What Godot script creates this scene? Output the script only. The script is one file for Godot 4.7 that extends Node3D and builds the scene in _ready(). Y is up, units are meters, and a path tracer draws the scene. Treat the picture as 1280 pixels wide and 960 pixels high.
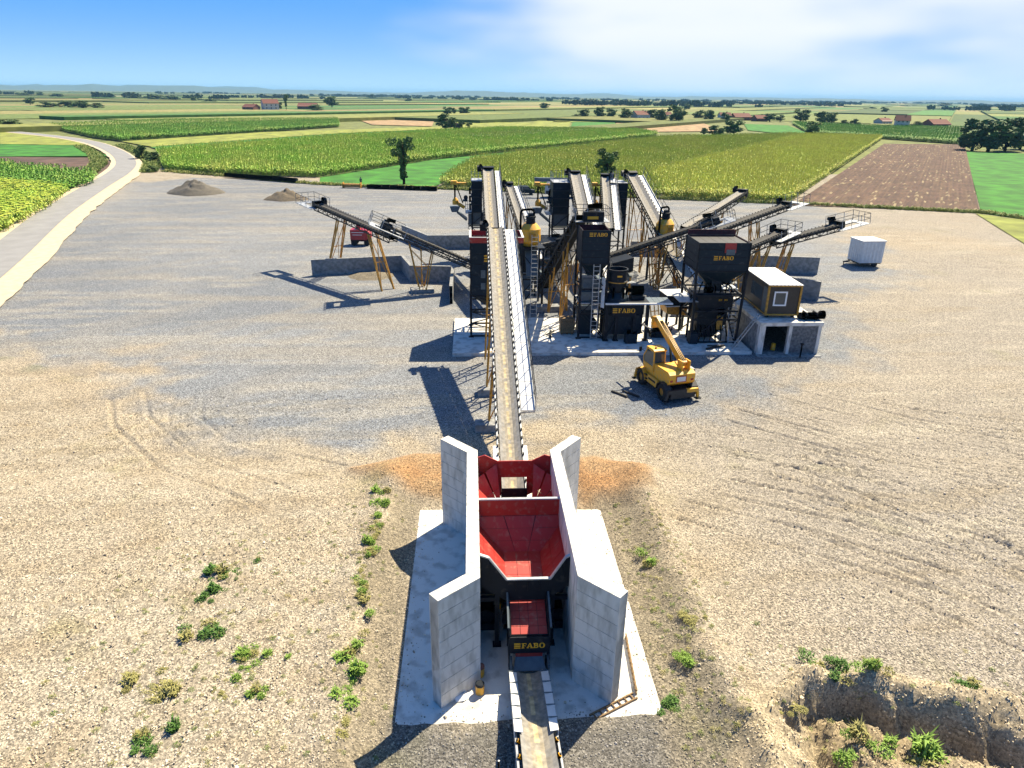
extends Node3D
# A crushing and screening plant on a gravel yard among fields, seen from the air. Units are metres, y up, -z along the feed conveyor.

class MB:
	var v := PackedVector3Array()
	var n := PackedVector3Array()
	var c := PackedColorArray()
	var col := Color(1, 1, 1)
	func tri(a: Vector3, b: Vector3, d: Vector3) -> void:
		var k := (b - a).cross(d - a)
		if k.length_squared() < 1e-14:
			return
		k = k.normalized()
		v.append(a); v.append(d); v.append(b)
		for i in 3:
			n.append(k); c.append(col)
	func quad(a: Vector3, b: Vector3, d: Vector3, e: Vector3) -> void:
		tri(a, b, d); tri(a, d, e)
	func tri_n(a: Vector3, b: Vector3, d: Vector3, na: Vector3, nb: Vector3, nd: Vector3) -> void:
		v.append(a); v.append(d); v.append(b)
		n.append(na); n.append(nd); n.append(nb)
		for i in 3: c.append(col)
	func box(t: Transform3D, s: Vector3) -> void:
		var h := s * 0.5
		var p := []
		for i in 8:
			p.append(t * Vector3(h.x if i & 1 else -h.x, h.y if i & 2 else -h.y, h.z if i & 4 else -h.z))
		quad(p[4], p[5], p[7], p[6]); quad(p[1], p[0], p[2], p[3])
		quad(p[5], p[1], p[3], p[7]); quad(p[0], p[4], p[6], p[2])
		quad(p[6], p[7], p[3], p[2]); quad(p[0], p[1], p[5], p[4])
	func bx(x0: float, x1: float, y0: float, y1: float, z0: float, z1: float) -> void:
		box(Transform3D(Basis(), Vector3((x0 + x1) / 2, (y0 + y1) / 2, (z0 + z1) / 2)), Vector3(absf(x1 - x0), absf(y1 - y0), absf(z1 - z0)))
	func beam(a: Vector3, b: Vector3, w: float, h: float, up := Vector3.UP) -> void:
		var f := b - a
		var l := f.length()
		if l < 1e-5: return
		f /= l
		var u := up
		if absf(f.dot(u)) > 0.98: u = Vector3(0, 0, 1)
		var s := f.cross(u).normalized()
		u = s.cross(f)
		box(Transform3D(Basis(s, u, -f), (a + b) * 0.5), Vector3(w, h, l))
	func tube(a: Vector3, b: Vector3, r0: float, r1: float, k := 8, caps := true) -> void:
		var f := (b - a).normalized()
		var u := Vector3.UP if absf(f.y) < 0.9 else Vector3.RIGHT
		var s := f.cross(u).normalized()
		u = s.cross(f)
		for i in k:
			var t0 := TAU * i / k
			var t1 := TAU * (i + 1) / k
			var d0 := s * cos(t0) + u * sin(t0)
			var d1 := s * cos(t1) + u * sin(t1)
			var p := [a + d0 * r0, a + d1 * r0, b + d1 * r1, b + d0 * r1]
			tri_n(p[0], p[1], p[2], d0, d1, d1); tri_n(p[0], p[2], p[3], d0, d1, d0)
			if caps:
				tri(a, p[1], p[0]); tri(b, p[3], p[2])
	func path(ps: Array, r: float, k := 6) -> void:
		for i in ps.size() - 1:
			tube(ps[i], ps[i + 1], r, r, k)
	func lathe(prof: Array, t: Transform3D, k := 16) -> void:
		for j in prof.size() - 1:
			var p: Vector2 = prof[j]
			var q: Vector2 = prof[j + 1]
			for i in k:
				var a0 := TAU * i / k
				var a1 := TAU * (i + 1) / k
				var A := t * Vector3(p.x * cos(a0), p.y, p.x * sin(a0))
				var B := t * Vector3(p.x * cos(a1), p.y, p.x * sin(a1))
				var Cc := t * Vector3(q.x * cos(a1), q.y, q.x * sin(a1))
				var D := t * Vector3(q.x * cos(a0), q.y, q.x * sin(a0))
				var m := (q - p).orthogonal()
				var na := (t.basis * Vector3(-m.x * cos(a0), -m.y, -m.x * sin(a0)) * -1.0).normalized()
				var nb := (t.basis * Vector3(-m.x * cos(a1), -m.y, -m.x * sin(a1)) * -1.0).normalized()
				if p.x > 1e-5: tri_n(A, D, B, na, na, nb)
				if q.x > 1e-5: tri_n(B, D, Cc, nb, na, nb)
	func hexa(a: Vector2, b: Vector2, d: Vector2, e: Vector2, y0: float, y1: float) -> void:
		# plan corners in order, walls between y0 and y1
		var lo := []
		var hi := []
		for p in [a, b, d, e]:
			lo.append(Vector3(p.x, y0, p.y)); hi.append(Vector3(p.x, y1, p.y))
		var flip: bool = (b - a).cross(d - a) > 0.0
		for i in 4:
			var j := (i + 1) % 4
			if flip: quad(lo[j], lo[i], hi[i], hi[j])
			else: quad(lo[i], lo[j], hi[j], hi[i])
		if flip:
			quad(hi[3], hi[2], hi[1], hi[0]); quad(lo[0], lo[1], lo[2], lo[3])
		else:
			quad(hi[0], hi[1], hi[2], hi[3]); quad(lo[3], lo[2], lo[1], lo[0])
	func slab(a: Vector3, b: Vector3, d: Vector3, e: Vector3, th: float) -> void:
		# a plate: a quad (front seen counter-clockwise) with thickness behind it
		var k := (b - a).cross(e - a).normalized() * th
		quad(a, b, d, e); quad(e - k, d - k, b - k, a - k)
		quad(b, a, a - k, b - k); quad(d, b, b - k, d - k); quad(e, d, d - k, e - k); quad(a, e, e - k, a - k)
	func prism(poly: PackedVector2Array, t: Transform3D, depth: float) -> void:
		# poly in the local xy plane, extruded along local z from 0 to depth
		var idx := Geometry2D.triangulate_polygon(poly)
		for i in range(0, idx.size(), 3):
			var a := poly[idx[i]]
			var b := poly[idx[i + 1]]
			var d := poly[idx[i + 2]]
			if (b - a).cross(d - a) < 0:
				var s := b; b = d; d = s
			tri(t * Vector3(a.x, a.y, depth), t * Vector3(b.x, b.y, depth), t * Vector3(d.x, d.y, depth))
			tri(t * Vector3(a.x, a.y, 0), t * Vector3(d.x, d.y, 0), t * Vector3(b.x, b.y, 0))
		var ccw := not Geometry2D.is_polygon_clockwise(poly)
		for i in poly.size():
			var p := poly[i]
			var q := poly[(i + 1) % poly.size()]
			if not ccw:
				var s2 := p; p = q; q = s2
			quad(t * Vector3(p.x, p.y, 0), t * Vector3(q.x, q.y, 0), t * Vector3(q.x, q.y, depth), t * Vector3(p.x, p.y, depth))
	func mesh() -> ArrayMesh:
		var a := []
		a.resize(Mesh.ARRAY_MAX)
		a[Mesh.ARRAY_VERTEX] = v; a[Mesh.ARRAY_NORMAL] = n; a[Mesh.ARRAY_COLOR] = c
		var m := ArrayMesh.new()
		m.add_surface_from_arrays(Mesh.PRIMITIVE_TRIANGLES, a)
		return m

var M := {}
var used := {}
var rng := RandomNumberGenerator.new()
var nz := FastNoiseLite.new()
var nz2 := FastNoiseLite.new()

func numbered(called: String) -> String:
	if not used.has(called):
		used[called] = 0
		return called
	used[called] += 1
	return "%s_%03d" % [called, used[called]]

func tag(o: Node, label: String, category: String, group := "", kind := "") -> Node:
	if label: o.set_meta("label", label)
	if category: o.set_meta("category", category)
	if group: o.set_meta("group", group)
	if kind: o.set_meta("kind", kind)
	return o

func thing(called: String, label: String, category: String, at := Vector3.ZERO, turn := 0.0, group := "") -> Node3D:
	var o := Node3D.new()
	o.name = numbered(called)
	add_child(o)
	o.position = at
	o.rotation.y = turn
	tag(o, label, category, group)
	return o

func put(mb: MB, called: String, m: Material, parent: Node) -> MeshInstance3D:
	return put_mesh(mb.mesh(), called, m, parent)

func put_mesh(mesh: Mesh, called: String, m: Material, parent: Node, t := Transform3D()) -> MeshInstance3D:
	var o := MeshInstance3D.new()
	o.mesh = mesh
	o.material_override = m
	o.name = numbered(called) if parent == self else called
	o.transform = t
	parent.add_child(o, true)
	return o

func single(mb: MB, called: String, m: Material, label: String, category: String, group := "", at := Vector3.ZERO, turn := 0.0) -> MeshInstance3D:
	var o := put(mb, called, m, self)
	o.position = at
	o.rotation.y = turn
	tag(o, label, category, group)
	return o

func struct(mb: MB, called: String, m: Material) -> MeshInstance3D:
	var o := put(mb, called, m, self)
	o.set_meta("kind", "structure")
	return o

func stuff(o: Node) -> Node:
	o.set_meta("kind", "stuff")
	return o

func copy(o: Node3D, at: Vector3, turn: float, label: String) -> Node3D:
	var r: Node3D = o.duplicate()
	r.name = numbered(String(o.name).rstrip("0123456789").trim_suffix("_"))
	add_child(r)
	r.position = at
	r.rotation.y = turn
	r.set_meta("label", label)
	return r

# ---------- procedural textures and materials ----------
func noise_image(size: int, kind: int, freq: float, seed_: int, octaves := 1, ret := 0) -> Image:
	var f := FastNoiseLite.new()
	f.noise_type = kind
	f.frequency = freq
	f.seed = seed_
	f.fractal_type = FastNoiseLite.FRACTAL_FBM if octaves > 1 else FastNoiseLite.FRACTAL_NONE
	f.fractal_octaves = octaves
	f.cellular_return_type = ret
	return f.get_seamless_image(size, size, false, false, 0.12)

func remap_image(im: Image, lo: float, hi: float, gamma := 1.0) -> ImageTexture:
	# grey bytes -> a multiplier between lo and hi (of 1.0 = white)
	var d := im.get_data()
	var lut := PackedByteArray()
	lut.resize(256)
	for i in 256:
		lut[i] = int(clampf(lo + (hi - lo) * pow(i / 255.0, gamma), 0, 1) * 255.0)
	for i in d.size():
		d[i] = lut[d[i]]
	var r := Image.create_from_data(im.get_width(), im.get_height(), false, Image.FORMAT_L8, d)
	r.convert(Image.FORMAT_RGB8)
	return ImageTexture.create_from_image(r)

func tint(im: Image, a: Color, b: Color, lo: float, hi: float) -> ImageTexture:
	# two linear colours mixed by a grey image: paint and the dust or wear that lies on it in patches
	var d := im.get_data()
	var o := PackedByteArray()
	o.resize(d.size() * 3)
	var lut := []
	for i in 256:
		lut.append(a.lerp(b, smoothstep(lo, hi, i / 255.0)).linear_to_srgb())
	for i in d.size():
		var c: Color = lut[d[i]]
		o[i * 3] = int(clampf(c.r, 0, 1) * 255); o[i * 3 + 1] = int(clampf(c.g, 0, 1) * 255); o[i * 3 + 2] = int(clampf(c.b, 0, 1) * 255)
	return ImageTexture.create_from_image(Image.create_from_data(im.get_width(), im.get_height(), false, Image.FORMAT_RGB8, o))

func normal_tex(im: Image, scale_: float) -> ImageTexture:
	var b: Image = im.duplicate()
	b.convert(Image.FORMAT_RGBA8)
	b.bump_map_to_normal_map(scale_)
	return ImageTexture.create_from_image(b)

func mat(r: float, g: float, b: float, rough := 0.8, metal := 0.0, tex: Texture2D = null, tscale := 0.3, nrm: Texture2D = null, nscale := 1.0) -> StandardMaterial3D:
	var m := StandardMaterial3D.new()
	m.albedo_color = Color(r, g, b).linear_to_srgb()
	m.roughness = rough
	m.metallic = metal
	m.vertex_color_use_as_albedo = true
	if tex or nrm:
		m.uv1_triplanar = true
		m.uv1_world_triplanar = true
		m.uv1_scale = Vector3.ONE * tscale
	if tex: m.albedo_texture = tex
	if nrm:
		m.normal_enabled = true
		m.normal_texture = nrm
		m.normal_scale = nscale
	return m

func ss(a: float, b: float, x: float) -> float:
	return smoothstep(a, b, x)

func make_sky() -> ImageTexture:
	var w := 1280
	var h := 640
	var im := Image.create(w, h, false, Image.FORMAT_RGBF)
	var cl := FastNoiseLite.new()
	cl.seed = 5
	cl.frequency = 1.0
	cl.fractal_type = FastNoiseLite.FRACTAL_FBM
	cl.fractal_octaves = 4
	cl.fractal_gain = 0.42
	var sun := Vector3(0.55, 1.0, -0.6).normalized()
	for j in h:
		var el := (0.5 - (j + 0.5) / h) * PI
		var y := sin(el)
		if y < -0.03:
			im.fill_rect(Rect2i(0, j, w, 1), Color(0.16, 0.16, 0.12))
			continue
		var yy := maxf(y, 0.0)
		for i in w:
			var az := wrapf((i + 0.5) / w * TAU, -PI, PI)
			var d := Vector3(sin(az) * cos(el), y, -cos(az) * cos(el))
			var low := pow(1.0 - yy, 15.0)
			var c := Color(0.02, 0.52, 1.58).lerp(Color(0.035, 0.24, 0.80), smoothstep(0.08, 0.75, yy)).lerp(Color(0.98, 1.46, 1.74), low)
			# air brightens towards the sun
			var mu := maxf(d.dot(sun), 0.0)
			c = c.lerp(Color(1.35, 1.55, 1.75), clampf(0.55 * pow(mu, 6.0) + 0.15 * pow(mu, 2.0), 0.0, 0.85) * 0.8)
			# thin cloud sheet, denser on the sun's side
			var s := 1.0 / (yy + 0.16)
			var p := Vector3(d.x * s * 0.42, d.z * s * 0.42, 2.6)
			var k := cl.get_noise_3dv(p) * 0.6 + cl.get_noise_3dv(p * 2.7 + Vector3(9, 1, 0)) * 0.22
			var side := smoothstep(-0.22, 0.40, d.x) * smoothstep(-0.35, 0.25, -d.z)
			var cover := smoothstep(0.18, 0.95, k + 0.84 * side) * (0.45 + 0.55 * smoothstep(0.0, 0.08, yy)) * (1.0 - 0.7 * smoothstep(0.18, 0.6, yy))
			c = c.lerp(Color(1.72, 1.74, 1.82), cover * 0.85)
			im.set_pixel(i, j, c)
	return ImageTexture.create_from_image(im)

func setup_view() -> void:
	var cam := Camera3D.new()
	cam.name = "camera"
	cam.fov = 57.773
	cam.near = 0.2
	cam.far = 30000.0
	add_child(cam)
	var yaw := deg_to_rad(3.48)
	var pitch := deg_to_rad(22.55)
	var roll := deg_to_rad(0.85)
	var f := Vector3(sin(yaw) * cos(pitch), -sin(pitch), -cos(yaw) * cos(pitch))
	var r := Vector3(cos(yaw), 0, sin(yaw))
	var u := r.cross(f)
	var r2 := r * cos(roll) + u * sin(roll)
	var u2 := u * cos(roll) - r * sin(roll)
	cam.transform = Transform3D(Basis(r2, u2, -f), Vector3(0, 18, 0))
	var we := WorldEnvironment.new()
	we.name = "world_environment"
	var env := Environment.new()
	env.background_mode = Environment.BG_SKY
	var sky := Sky.new()
	var pm := PanoramaSkyMaterial.new()
	pm.panorama = make_sky()
	sky.sky_material = pm
	env.sky = sky
	env.background_energy_multiplier = 0.27
	env.tonemap_mode = Environment.TONE_MAPPER_LINEAR
	env.tonemap_exposure = 2.3
	env.fog_enabled = true
	env.fog_density = 0.00007
	env.fog_light_color = Color(0.58, 0.82, 1.0)
	env.sdfgi_enabled = true
	env.ssao_enabled = true
	env.ssil_enabled = true
	we.environment = env
	add_child(we)
	var sunl := DirectionalLight3D.new()
	sunl.name = "sun"
	sunl.light_energy = 1.6
	sunl.light_color = Color(1.0, 0.94, 0.82)
	sunl.light_angular_distance = 0.5
	sunl.shadow_enabled = true
	add_child(sunl)
	sunl.look_at_from_position(Vector3.ZERO, Vector3(-0.55, -1.0, 0.6))

# ---------- materials ----------
func make_materials() -> void:
	var grunge := noise_image(512, FastNoiseLite.TYPE_SIMPLEX_SMOOTH, 0.012, 11, 6)
	var fine := noise_image(512, FastNoiseLite.TYPE_SIMPLEX_SMOOTH, 0.16, 12, 3)
	var cells := noise_image(1024, FastNoiseLite.TYPE_CELLULAR, 0.11, 21, 1, FastNoiseLite.RETURN_CELL_VALUE)
	var cells2 := noise_image(1024, FastNoiseLite.TYPE_CELLULAR, 0.27, 22, 1, FastNoiseLite.RETURN_CELL_VALUE)
	var dist := noise_image(1024, FastNoiseLite.TYPE_CELLULAR, 0.11, 21, 1, FastNoiseLite.RETURN_DISTANCE)
	# gravel: two sizes of stone, each with its own tone
	var a := cells.get_data()
	var b := cells2.get_data()
	for i in a.size():
		a[i] = int(0.62 * a[i] + 0.38 * b[i])
	var gravel := Image.create_from_data(1024, 1024, false, Image.FORMAT_L8, a)
	var gtex := remap_image(gravel, 0.30, 1.0, 1.0)
	var gn := normal_tex(dist, 2.2)
	var gr := remap_image(grunge, 0.62, 1.0)
	var gr2 := remap_image(grunge, 0.78, 1.0)
	var gr3 := remap_image(grunge, 0.90, 1.0)
	var fn := normal_tex(fine, 1.2)
	M.yard = mat(1, 1, 1, 0.95, 0.0, gtex, 0.16, gn, 0.7)
	M.stone = mat(1, 1, 1, 0.9)
	M.ground = mat(0.20, 0.23, 0.06, 1.0, 0.0, gr, 0.02)
	M.concrete = mat(1, 1, 1, 0.88, 0.0, tint(grunge, Color(0.62, 0.61, 0.575), Color(0.40, 0.39, 0.36), 0.45, 0.80), 0.4, fn, 0.25)
	M.concrete.uv1_scale = Vector3(0.5, 0.11, 0.5)
	M.pad = mat(1, 1, 1, 0.85, 0.0, tint(grunge, Color(0.66, 0.645, 0.60), Color(0.44, 0.42, 0.38), 0.42, 0.85), 0.17, fn, 0.3)
	M.grey_concrete = mat(0.36, 0.37, 0.37, 0.9, 0.0, gr, 0.3, fn, 0.3)
	M.block = mat(0.22, 0.23, 0.24, 0.95, 0.0, gr, 0.5, fn, 0.4)
	M.black = mat(1, 1, 1, 0.5, 0.0, tint(grunge, Color(0.006, 0.010, 0.017), Color(0.045, 0.043, 0.04), 0.62, 1.0), 0.3)
	M.panel = mat(1, 1, 1, 0.5, 0.0, tint(grunge, Color(0.007, 0.018, 0.030), Color(0.05, 0.056, 0.06), 0.62, 1.0), 0.25)
	M.dark = mat(0.035, 0.038, 0.044, 0.55, 0.2, gr, 0.5)
	M.rubber = mat(0.018, 0.018, 0.019, 0.85, 0.0, gr, 0.8)
	M.black.metallic_specular = 0.3
	M.panel.metallic_specular = 0.3
	M.lining = mat(0.13, 0.012, 0.014, 0.6, 0.0, gr, 0.45)
	M.red = mat(1, 1, 1, 0.5, 0.0, tint(grunge, Color(0.37, 0.024, 0.018), Color(0.36, 0.12, 0.085), 0.58, 0.95), 0.4)
	M.machine_red = mat(0.42, 0.02, 0.03, 0.4, 0.0, gr2, 0.5)
	M.yellow = mat(1, 1, 1, 0.5, 0.0, tint(grunge, Color(0.76, 0.37, 0.012), Color(0.50, 0.33, 0.12), 0.5, 0.85), 0.45)
	M.frame_yellow = mat(0.66, 0.33, 0.035, 0.5, 0.0, gr, 0.5)
	M.galv = mat(0.52, 0.55, 0.58, 0.45, 0.35, gr2, 0.6)
	M.white_steel = mat(0.74, 0.74, 0.72, 0.55, 0.0, gr3, 0.3)
	M.belt = mat(1, 1, 1, 0.85, 0.0, gr, 0.6, fn, 0.3)
	M.print = mat(0.80, 0.40, 0.02, 0.6)
	M.wood = mat(0.30, 0.19, 0.09, 0.85, 0.0, gr, 0.9)
	M.brown = mat(0.032, 0.026, 0.024, 0.5, 0.0, gr2, 0.4)
	M.glass = mat(0.05, 0.07, 0.08, 0.06)
	M.white_pvc = mat(0.78, 0.78, 0.78, 0.4)
	M.plate_grey = mat(0.10, 0.14, 0.17, 0.5, 0.1, gr2, 0.5)
	M.field = mat(1, 1, 1, 1.0, 0.0, remap_image(noise_image(1024, FastNoiseLite.TYPE_SIMPLEX_SMOOTH, 0.010, 31, 8), 0.62, 1.0), 0.014)
	M.dust = mat(1, 1, 1, 1.0, 0.0, gr3, 0.12)
	M.asphalt = mat(0.25, 0.25, 0.25, 0.95, 0.0, gr3, 0.05, fn, 0.2)
	M.sand = mat(0.52, 0.43, 0.29, 1.0, 0.0, gtex, 0.12)
	M.mound = mat(1, 1, 1, 1.0, 0.0, gtex, 0.22, gn, 0.8)
	M.leaf = mat(1, 1, 1, 0.75)
	M.leaf.backlight_enabled = true
	M.leaf.backlight = Color(0.10, 0.14, 0.03)
	M.bark = mat(0.12, 0.085, 0.055, 0.95, 0.0, gr, 1.2)
	M.far = mat(1, 1, 1, 1.0)
	M.wall_white = mat(0.62, 0.60, 0.56, 0.9, 0.0, gr2, 0.1)
	M.roof = mat(0.25, 0.085, 0.055, 0.9, 0.0, gr, 0.3)
	M.roof_dark = mat(0.10, 0.07, 0.06, 0.9, 0.0, gr, 0.3)
	M.brick = mat(0.30, 0.13, 0.09, 0.9, 0.0, gr, 0.3)
	M.skin = mat(0.40, 0.24, 0.17, 0.7)
	M.cloth = mat(0.06, 0.07, 0.10, 0.9)

# ---------- the yard ----------
var grey_zone := PackedVector2Array([Vector2(-62, -58), Vector2(-30, -52), Vector2(-22, -47), Vector2(-19, -40), Vector2(-13, -36), Vector2(-6.5, -32.5), Vector2(-2, -35), Vector2(1, -34), Vector2(5, -37.5), Vector2(12, -36.5), Vector2(18, -41), Vector2(22, -45), Vector2(30, -49), Vector2(31, -55), Vector2(33, -62), Vector2(44, -68), Vector2(49, -80), Vector2(52, -95), Vector2(62, -112), Vector2(66, -130), Vector2(0, -152), Vector2(-60, -165), Vector2(-72, -150), Vector2(-64, -110), Vector2(-58, -80)])
var orange_zones := [PackedVector2Array([Vector2(-6.2, -31.6), Vector2(-3.2, -33.2), Vector2(-0.3, -33.0), Vector2(-0.6, -28.8), Vector2(-3.6, -29.2)]), PackedVector2Array([Vector2(4.2, -31.8), Vector2(6.4, -32.6), Vector2(9.2, -31.2), Vector2(9.0, -29.6), Vector2(7.6, -28.3), Vector2(5.2, -28.2)])]
var tracks := []

func seg_dist(p: Vector2, a: Vector2, b: Vector2) -> float:
	var ab := b - a
	var t := clampf((p - a).dot(ab) / ab.length_squared(), 0, 1)
	return p.distance_to(a + ab * t)

func poly_dist(p: Vector2, poly: PackedVector2Array) -> float:
	# signed distance, positive inside
	var d := 1e9
	for i in poly.size():
		d = minf(d, seg_dist(p, poly[i], poly[(i + 1) % poly.size()]))
	return d if Geometry2D.is_point_in_polygon(p, poly) else -d

func yard_h(x: float, z: float) -> float:
	var h := 0.03 * nz.get_noise_2d(x * 3.0, z * 3.0) + 0.02 * nz.get_noise_2d(x * 14.0, z * 14.0)
	# the yard lies a little above the slab of the feed station; banks of spoil left and right of it
	var along := ss(-33.0, -29.0, z)
	if along > 0.0:
		var wob := 0.5 * nz.get_noise_2d(z * 6.0, 40.0)
		var bank_l := ss(-2.9, -4.3, x + wob) * 0.38 + exp(-pow((x + 4.5 + wob) / 0.7, 2.0)) * 0.16
		var bank_r := ss(6.4, 8.1, x + wob) * 0.42 + exp(-pow((x - 8.2 + wob) / 0.6, 2.0)) * 0.20
		h += (bank_l + bank_r) * along
		h += along * 0.05 * nz2.get_noise_2d(x * 40.0, z * 40.0) * (ss(5.5, 6.5, x) * ss(10.0, 8.0, x) + ss(-2.5, -3.4, x) * ss(-7.0, -5.0, x))
	for i in 2:
		var pd := poly_dist(Vector2(x, z), orange_zones[i])
		h += 0.45 * ss(-0.7, 0.9, pd)
	# gravel heaped over the slab's front edge
	var fr := ss(-16.3, -15.3, z + 0.55 * nz.get_noise_2d(x * 22.0, 5.0) + 0.25 * absf(x - 1.7) * 0.06)
	h += 0.13 * fr * ss(-4, -2.5, x) * ss(8, 6.0, x)
	# pit dug into the corner nearest the viewer, spoil thrown up along its far rim
	if x > 6.5 and z > -20.0:
		var pd2 := pit_dist(x, z)
		var rough := 0.22 * nz2.get_noise_2d(x * 24.0, z * 24.0) + 0.12 * nz2.get_noise_2d(x * 70.0, z * 70.0)
		h += 0.50 * exp(-pow((pd2 + 0.45) / 0.55, 2.0)) * (0.8 + 1.2 * nz.get_noise_2d(x * 12.0, z * 12.0))
		h -= 0.95 * ss(-0.05, 0.45, pd2) * (1.0 - 0.95 * ss(0.5, 2.2, pd2 + rough * 2.0))
		h += rough * ss(-1.3, -0.2, pd2)
	if x > -2.44 and x < 5.86 and z < -16.0 and z > -27.8: h = minf(h, 0.02) - 0.09 * (1.0 - fr)
	if x > -1.45 and x < 21.1 and z < -48.9 and z > -57.3: h = -0.05
	return h

var pit := PackedVector2Array([Vector2(8.2, -8.0), Vector2(8.9, -13.5), Vector2(9.5, -15.2), Vector2(10.5, -16.1), Vector2(12.2, -16.3), Vector2(13.8, -15.9), Vector2(15.4, -15.0), Vector2(17.2, -13.6), Vector2(19.5, -12.6), Vector2(21.0, -8.0)])

func pit_dist(x: float, z: float) -> float:
	return poly_dist(Vector2(x + 0.9 * nz.get_noise_2d(x * 16.0, z * 16.0), z + 0.9 * nz.get_noise_2d(x * 16.0 + 50.0, z * 16.0)), pit)

func yard_color(x: float, z: float) -> Color:
	var p := Vector2(x, z)
	var warp := Vector2(nz.get_noise_2d(x * 2.0, z * 2.0), nz.get_noise_2d(x * 2.0 + 300.0, z * 2.0)) * 5.0
	var n1 := nz.get_noise_2d(x * 1.2, z * 1.2)
	var n2 := nz2.get_noise_2d(x * 10.0, z * 10.0)
	var streak := nz.get_noise_2d(x * 0.9 + 90.0, z * 9.0)
	var streak2 := nz.get_noise_2d((x + z) * 8.0, (x - z) * 1.0)
	var tan := Color(0.665, 0.55, 0.385).lerp(Color(0.68, 0.60, 0.46), clampf(0.5 + n1, 0, 1)).lerp(Color(0.52, 0.41, 0.26), clampf(n2 * 0.9, 0, 0.6))
	if x > 8.0: tan = tan.lerp(Color(0.545, 0.485, 0.395), clampf(ss(8.0, 14.0, x) * (0.75 + n1), 0, 1))
	var grey := Color(0.42, 0.445, 0.475).lerp(Color(0.33, 0.36, 0.40), clampf(0.5 + n1 * 1.4, 0, 1)).lerp(Color(0.56, 0.51, 0.42), clampf((streak - 0.10) * 2.2 + 0.2 * n2, 0, 0.5)).lerp(Color(0.48, 0.46, 0.42), clampf(streak2 * 1.2, 0, 0.5))
	var thin := nz2.get_noise_2d(x * 0.9 + 0.25 * z, z * 16.0) + 0.6 * nz2.get_noise_2d((x * 0.5 + z) * 11.0, (x - z * 0.5) * 0.8 + 200.0)
	grey = grey.lerp(Color(0.62, 0.59, 0.52), clampf((thin - 0.26) * 2.2, 0, 0.55)).lerp(Color(0.30, 0.325, 0.355), clampf((-thin - 0.25) * 2.0, 0, 0.5))
	tan = tan.lerp(Color(0.76, 0.68, 0.53), clampf((thin - 0.3) * 1.6, 0, 0.5)).lerp(Color(0.50, 0.41, 0.28), clampf((-thin - 0.32) * 1.6, 0, 0.45))
	var pd := poly_dist(p + warp, grey_zone)
	var c := tan.lerp(grey, ss(-2.5, 2.5, pd + 3.0 * n2))
	# pale dust along the road and far left edge
	c = c.lerp(Color(0.72, 0.62, 0.45), ss(-44.0, -60.0, x + 8.0 * n1 - (z + 60.0) * 0.24) * 0.8)
	for i in 2:
		c = c.lerp(Color(0.60, 0.33, 0.14).lerp(Color(0.66, 0.44, 0.23), clampf(0.5 + n2, 0, 1)), ss(-0.6, 0.5, poly_dist(p + warp * 0.12, orange_zones[i]) + 0.5 * n2))
	# crushed grey stone at the slab
	var gs := ss(-17.0, -15.4, z + n2) * ss(-3.4, -2.2, x - 0.3 * (z + 16.0) + n2) * ss(8.6, 7.6, x + n2)
	c = c.lerp(Color(0.235, 0.23, 0.215), gs * 0.9)
	var tr := ss(-29.5, -28.0, z) * ss(5.2, 6.0, x) * ss(8.6, 7.4, x + n2) + ss(-29.5, -28.0, z) * ss(-2.3, -2.9, x) * ss(-4.6, -3.8, x + n2)
	c = c.lerp(Color(0.36, 0.31, 0.22), clampf(tr, 0, 1) * 0.75)
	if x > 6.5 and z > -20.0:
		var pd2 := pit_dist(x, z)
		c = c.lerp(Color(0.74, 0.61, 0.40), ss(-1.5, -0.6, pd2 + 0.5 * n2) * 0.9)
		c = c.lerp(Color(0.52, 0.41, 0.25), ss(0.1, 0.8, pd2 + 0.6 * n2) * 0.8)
	# weed film
	var gfilm := nz2.get_noise_2d(x * 3.0 + 70.0, z * 3.0)
	if gfilm > 0.22 and pd < -1.0: c = c.lerp(Color(0.36, 0.36, 0.12), (gfilm - 0.22) * 1.1 * clampf(n2 * 2.0, 0, 1))
	return c

func track(pts: Array, w := 0.32, gauge := 1.9, depth := 0.05) -> void:
	# a pair of wheel ruts along a line of points
	for s in ([-0.5, 0.5] if gauge > 0.0 else [0.0]):
		for i in pts.size() - 1:
			var a: Vector2 = pts[i]
			var b: Vector2 = pts[i + 1]
			var o: Vector2 = (b - a).orthogonal().normalized() * gauge * s
			tracks.append([a + o, b + o, w, depth])

func steps(bounds: Array) -> PackedFloat32Array:
	# bounds: [start, [end, step], ...]
	var r := PackedFloat32Array([bounds[0]])
	var x: float = bounds[0]
	for i in range(1, bounds.size()):
		var n := int(ceil(absf(bounds[i][0] - x) / bounds[i][1]))
		for k in n:
			r.append(lerpf(x, bounds[i][0], (k + 1.0) / n))
		x = bounds[i][0]
	return r

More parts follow.
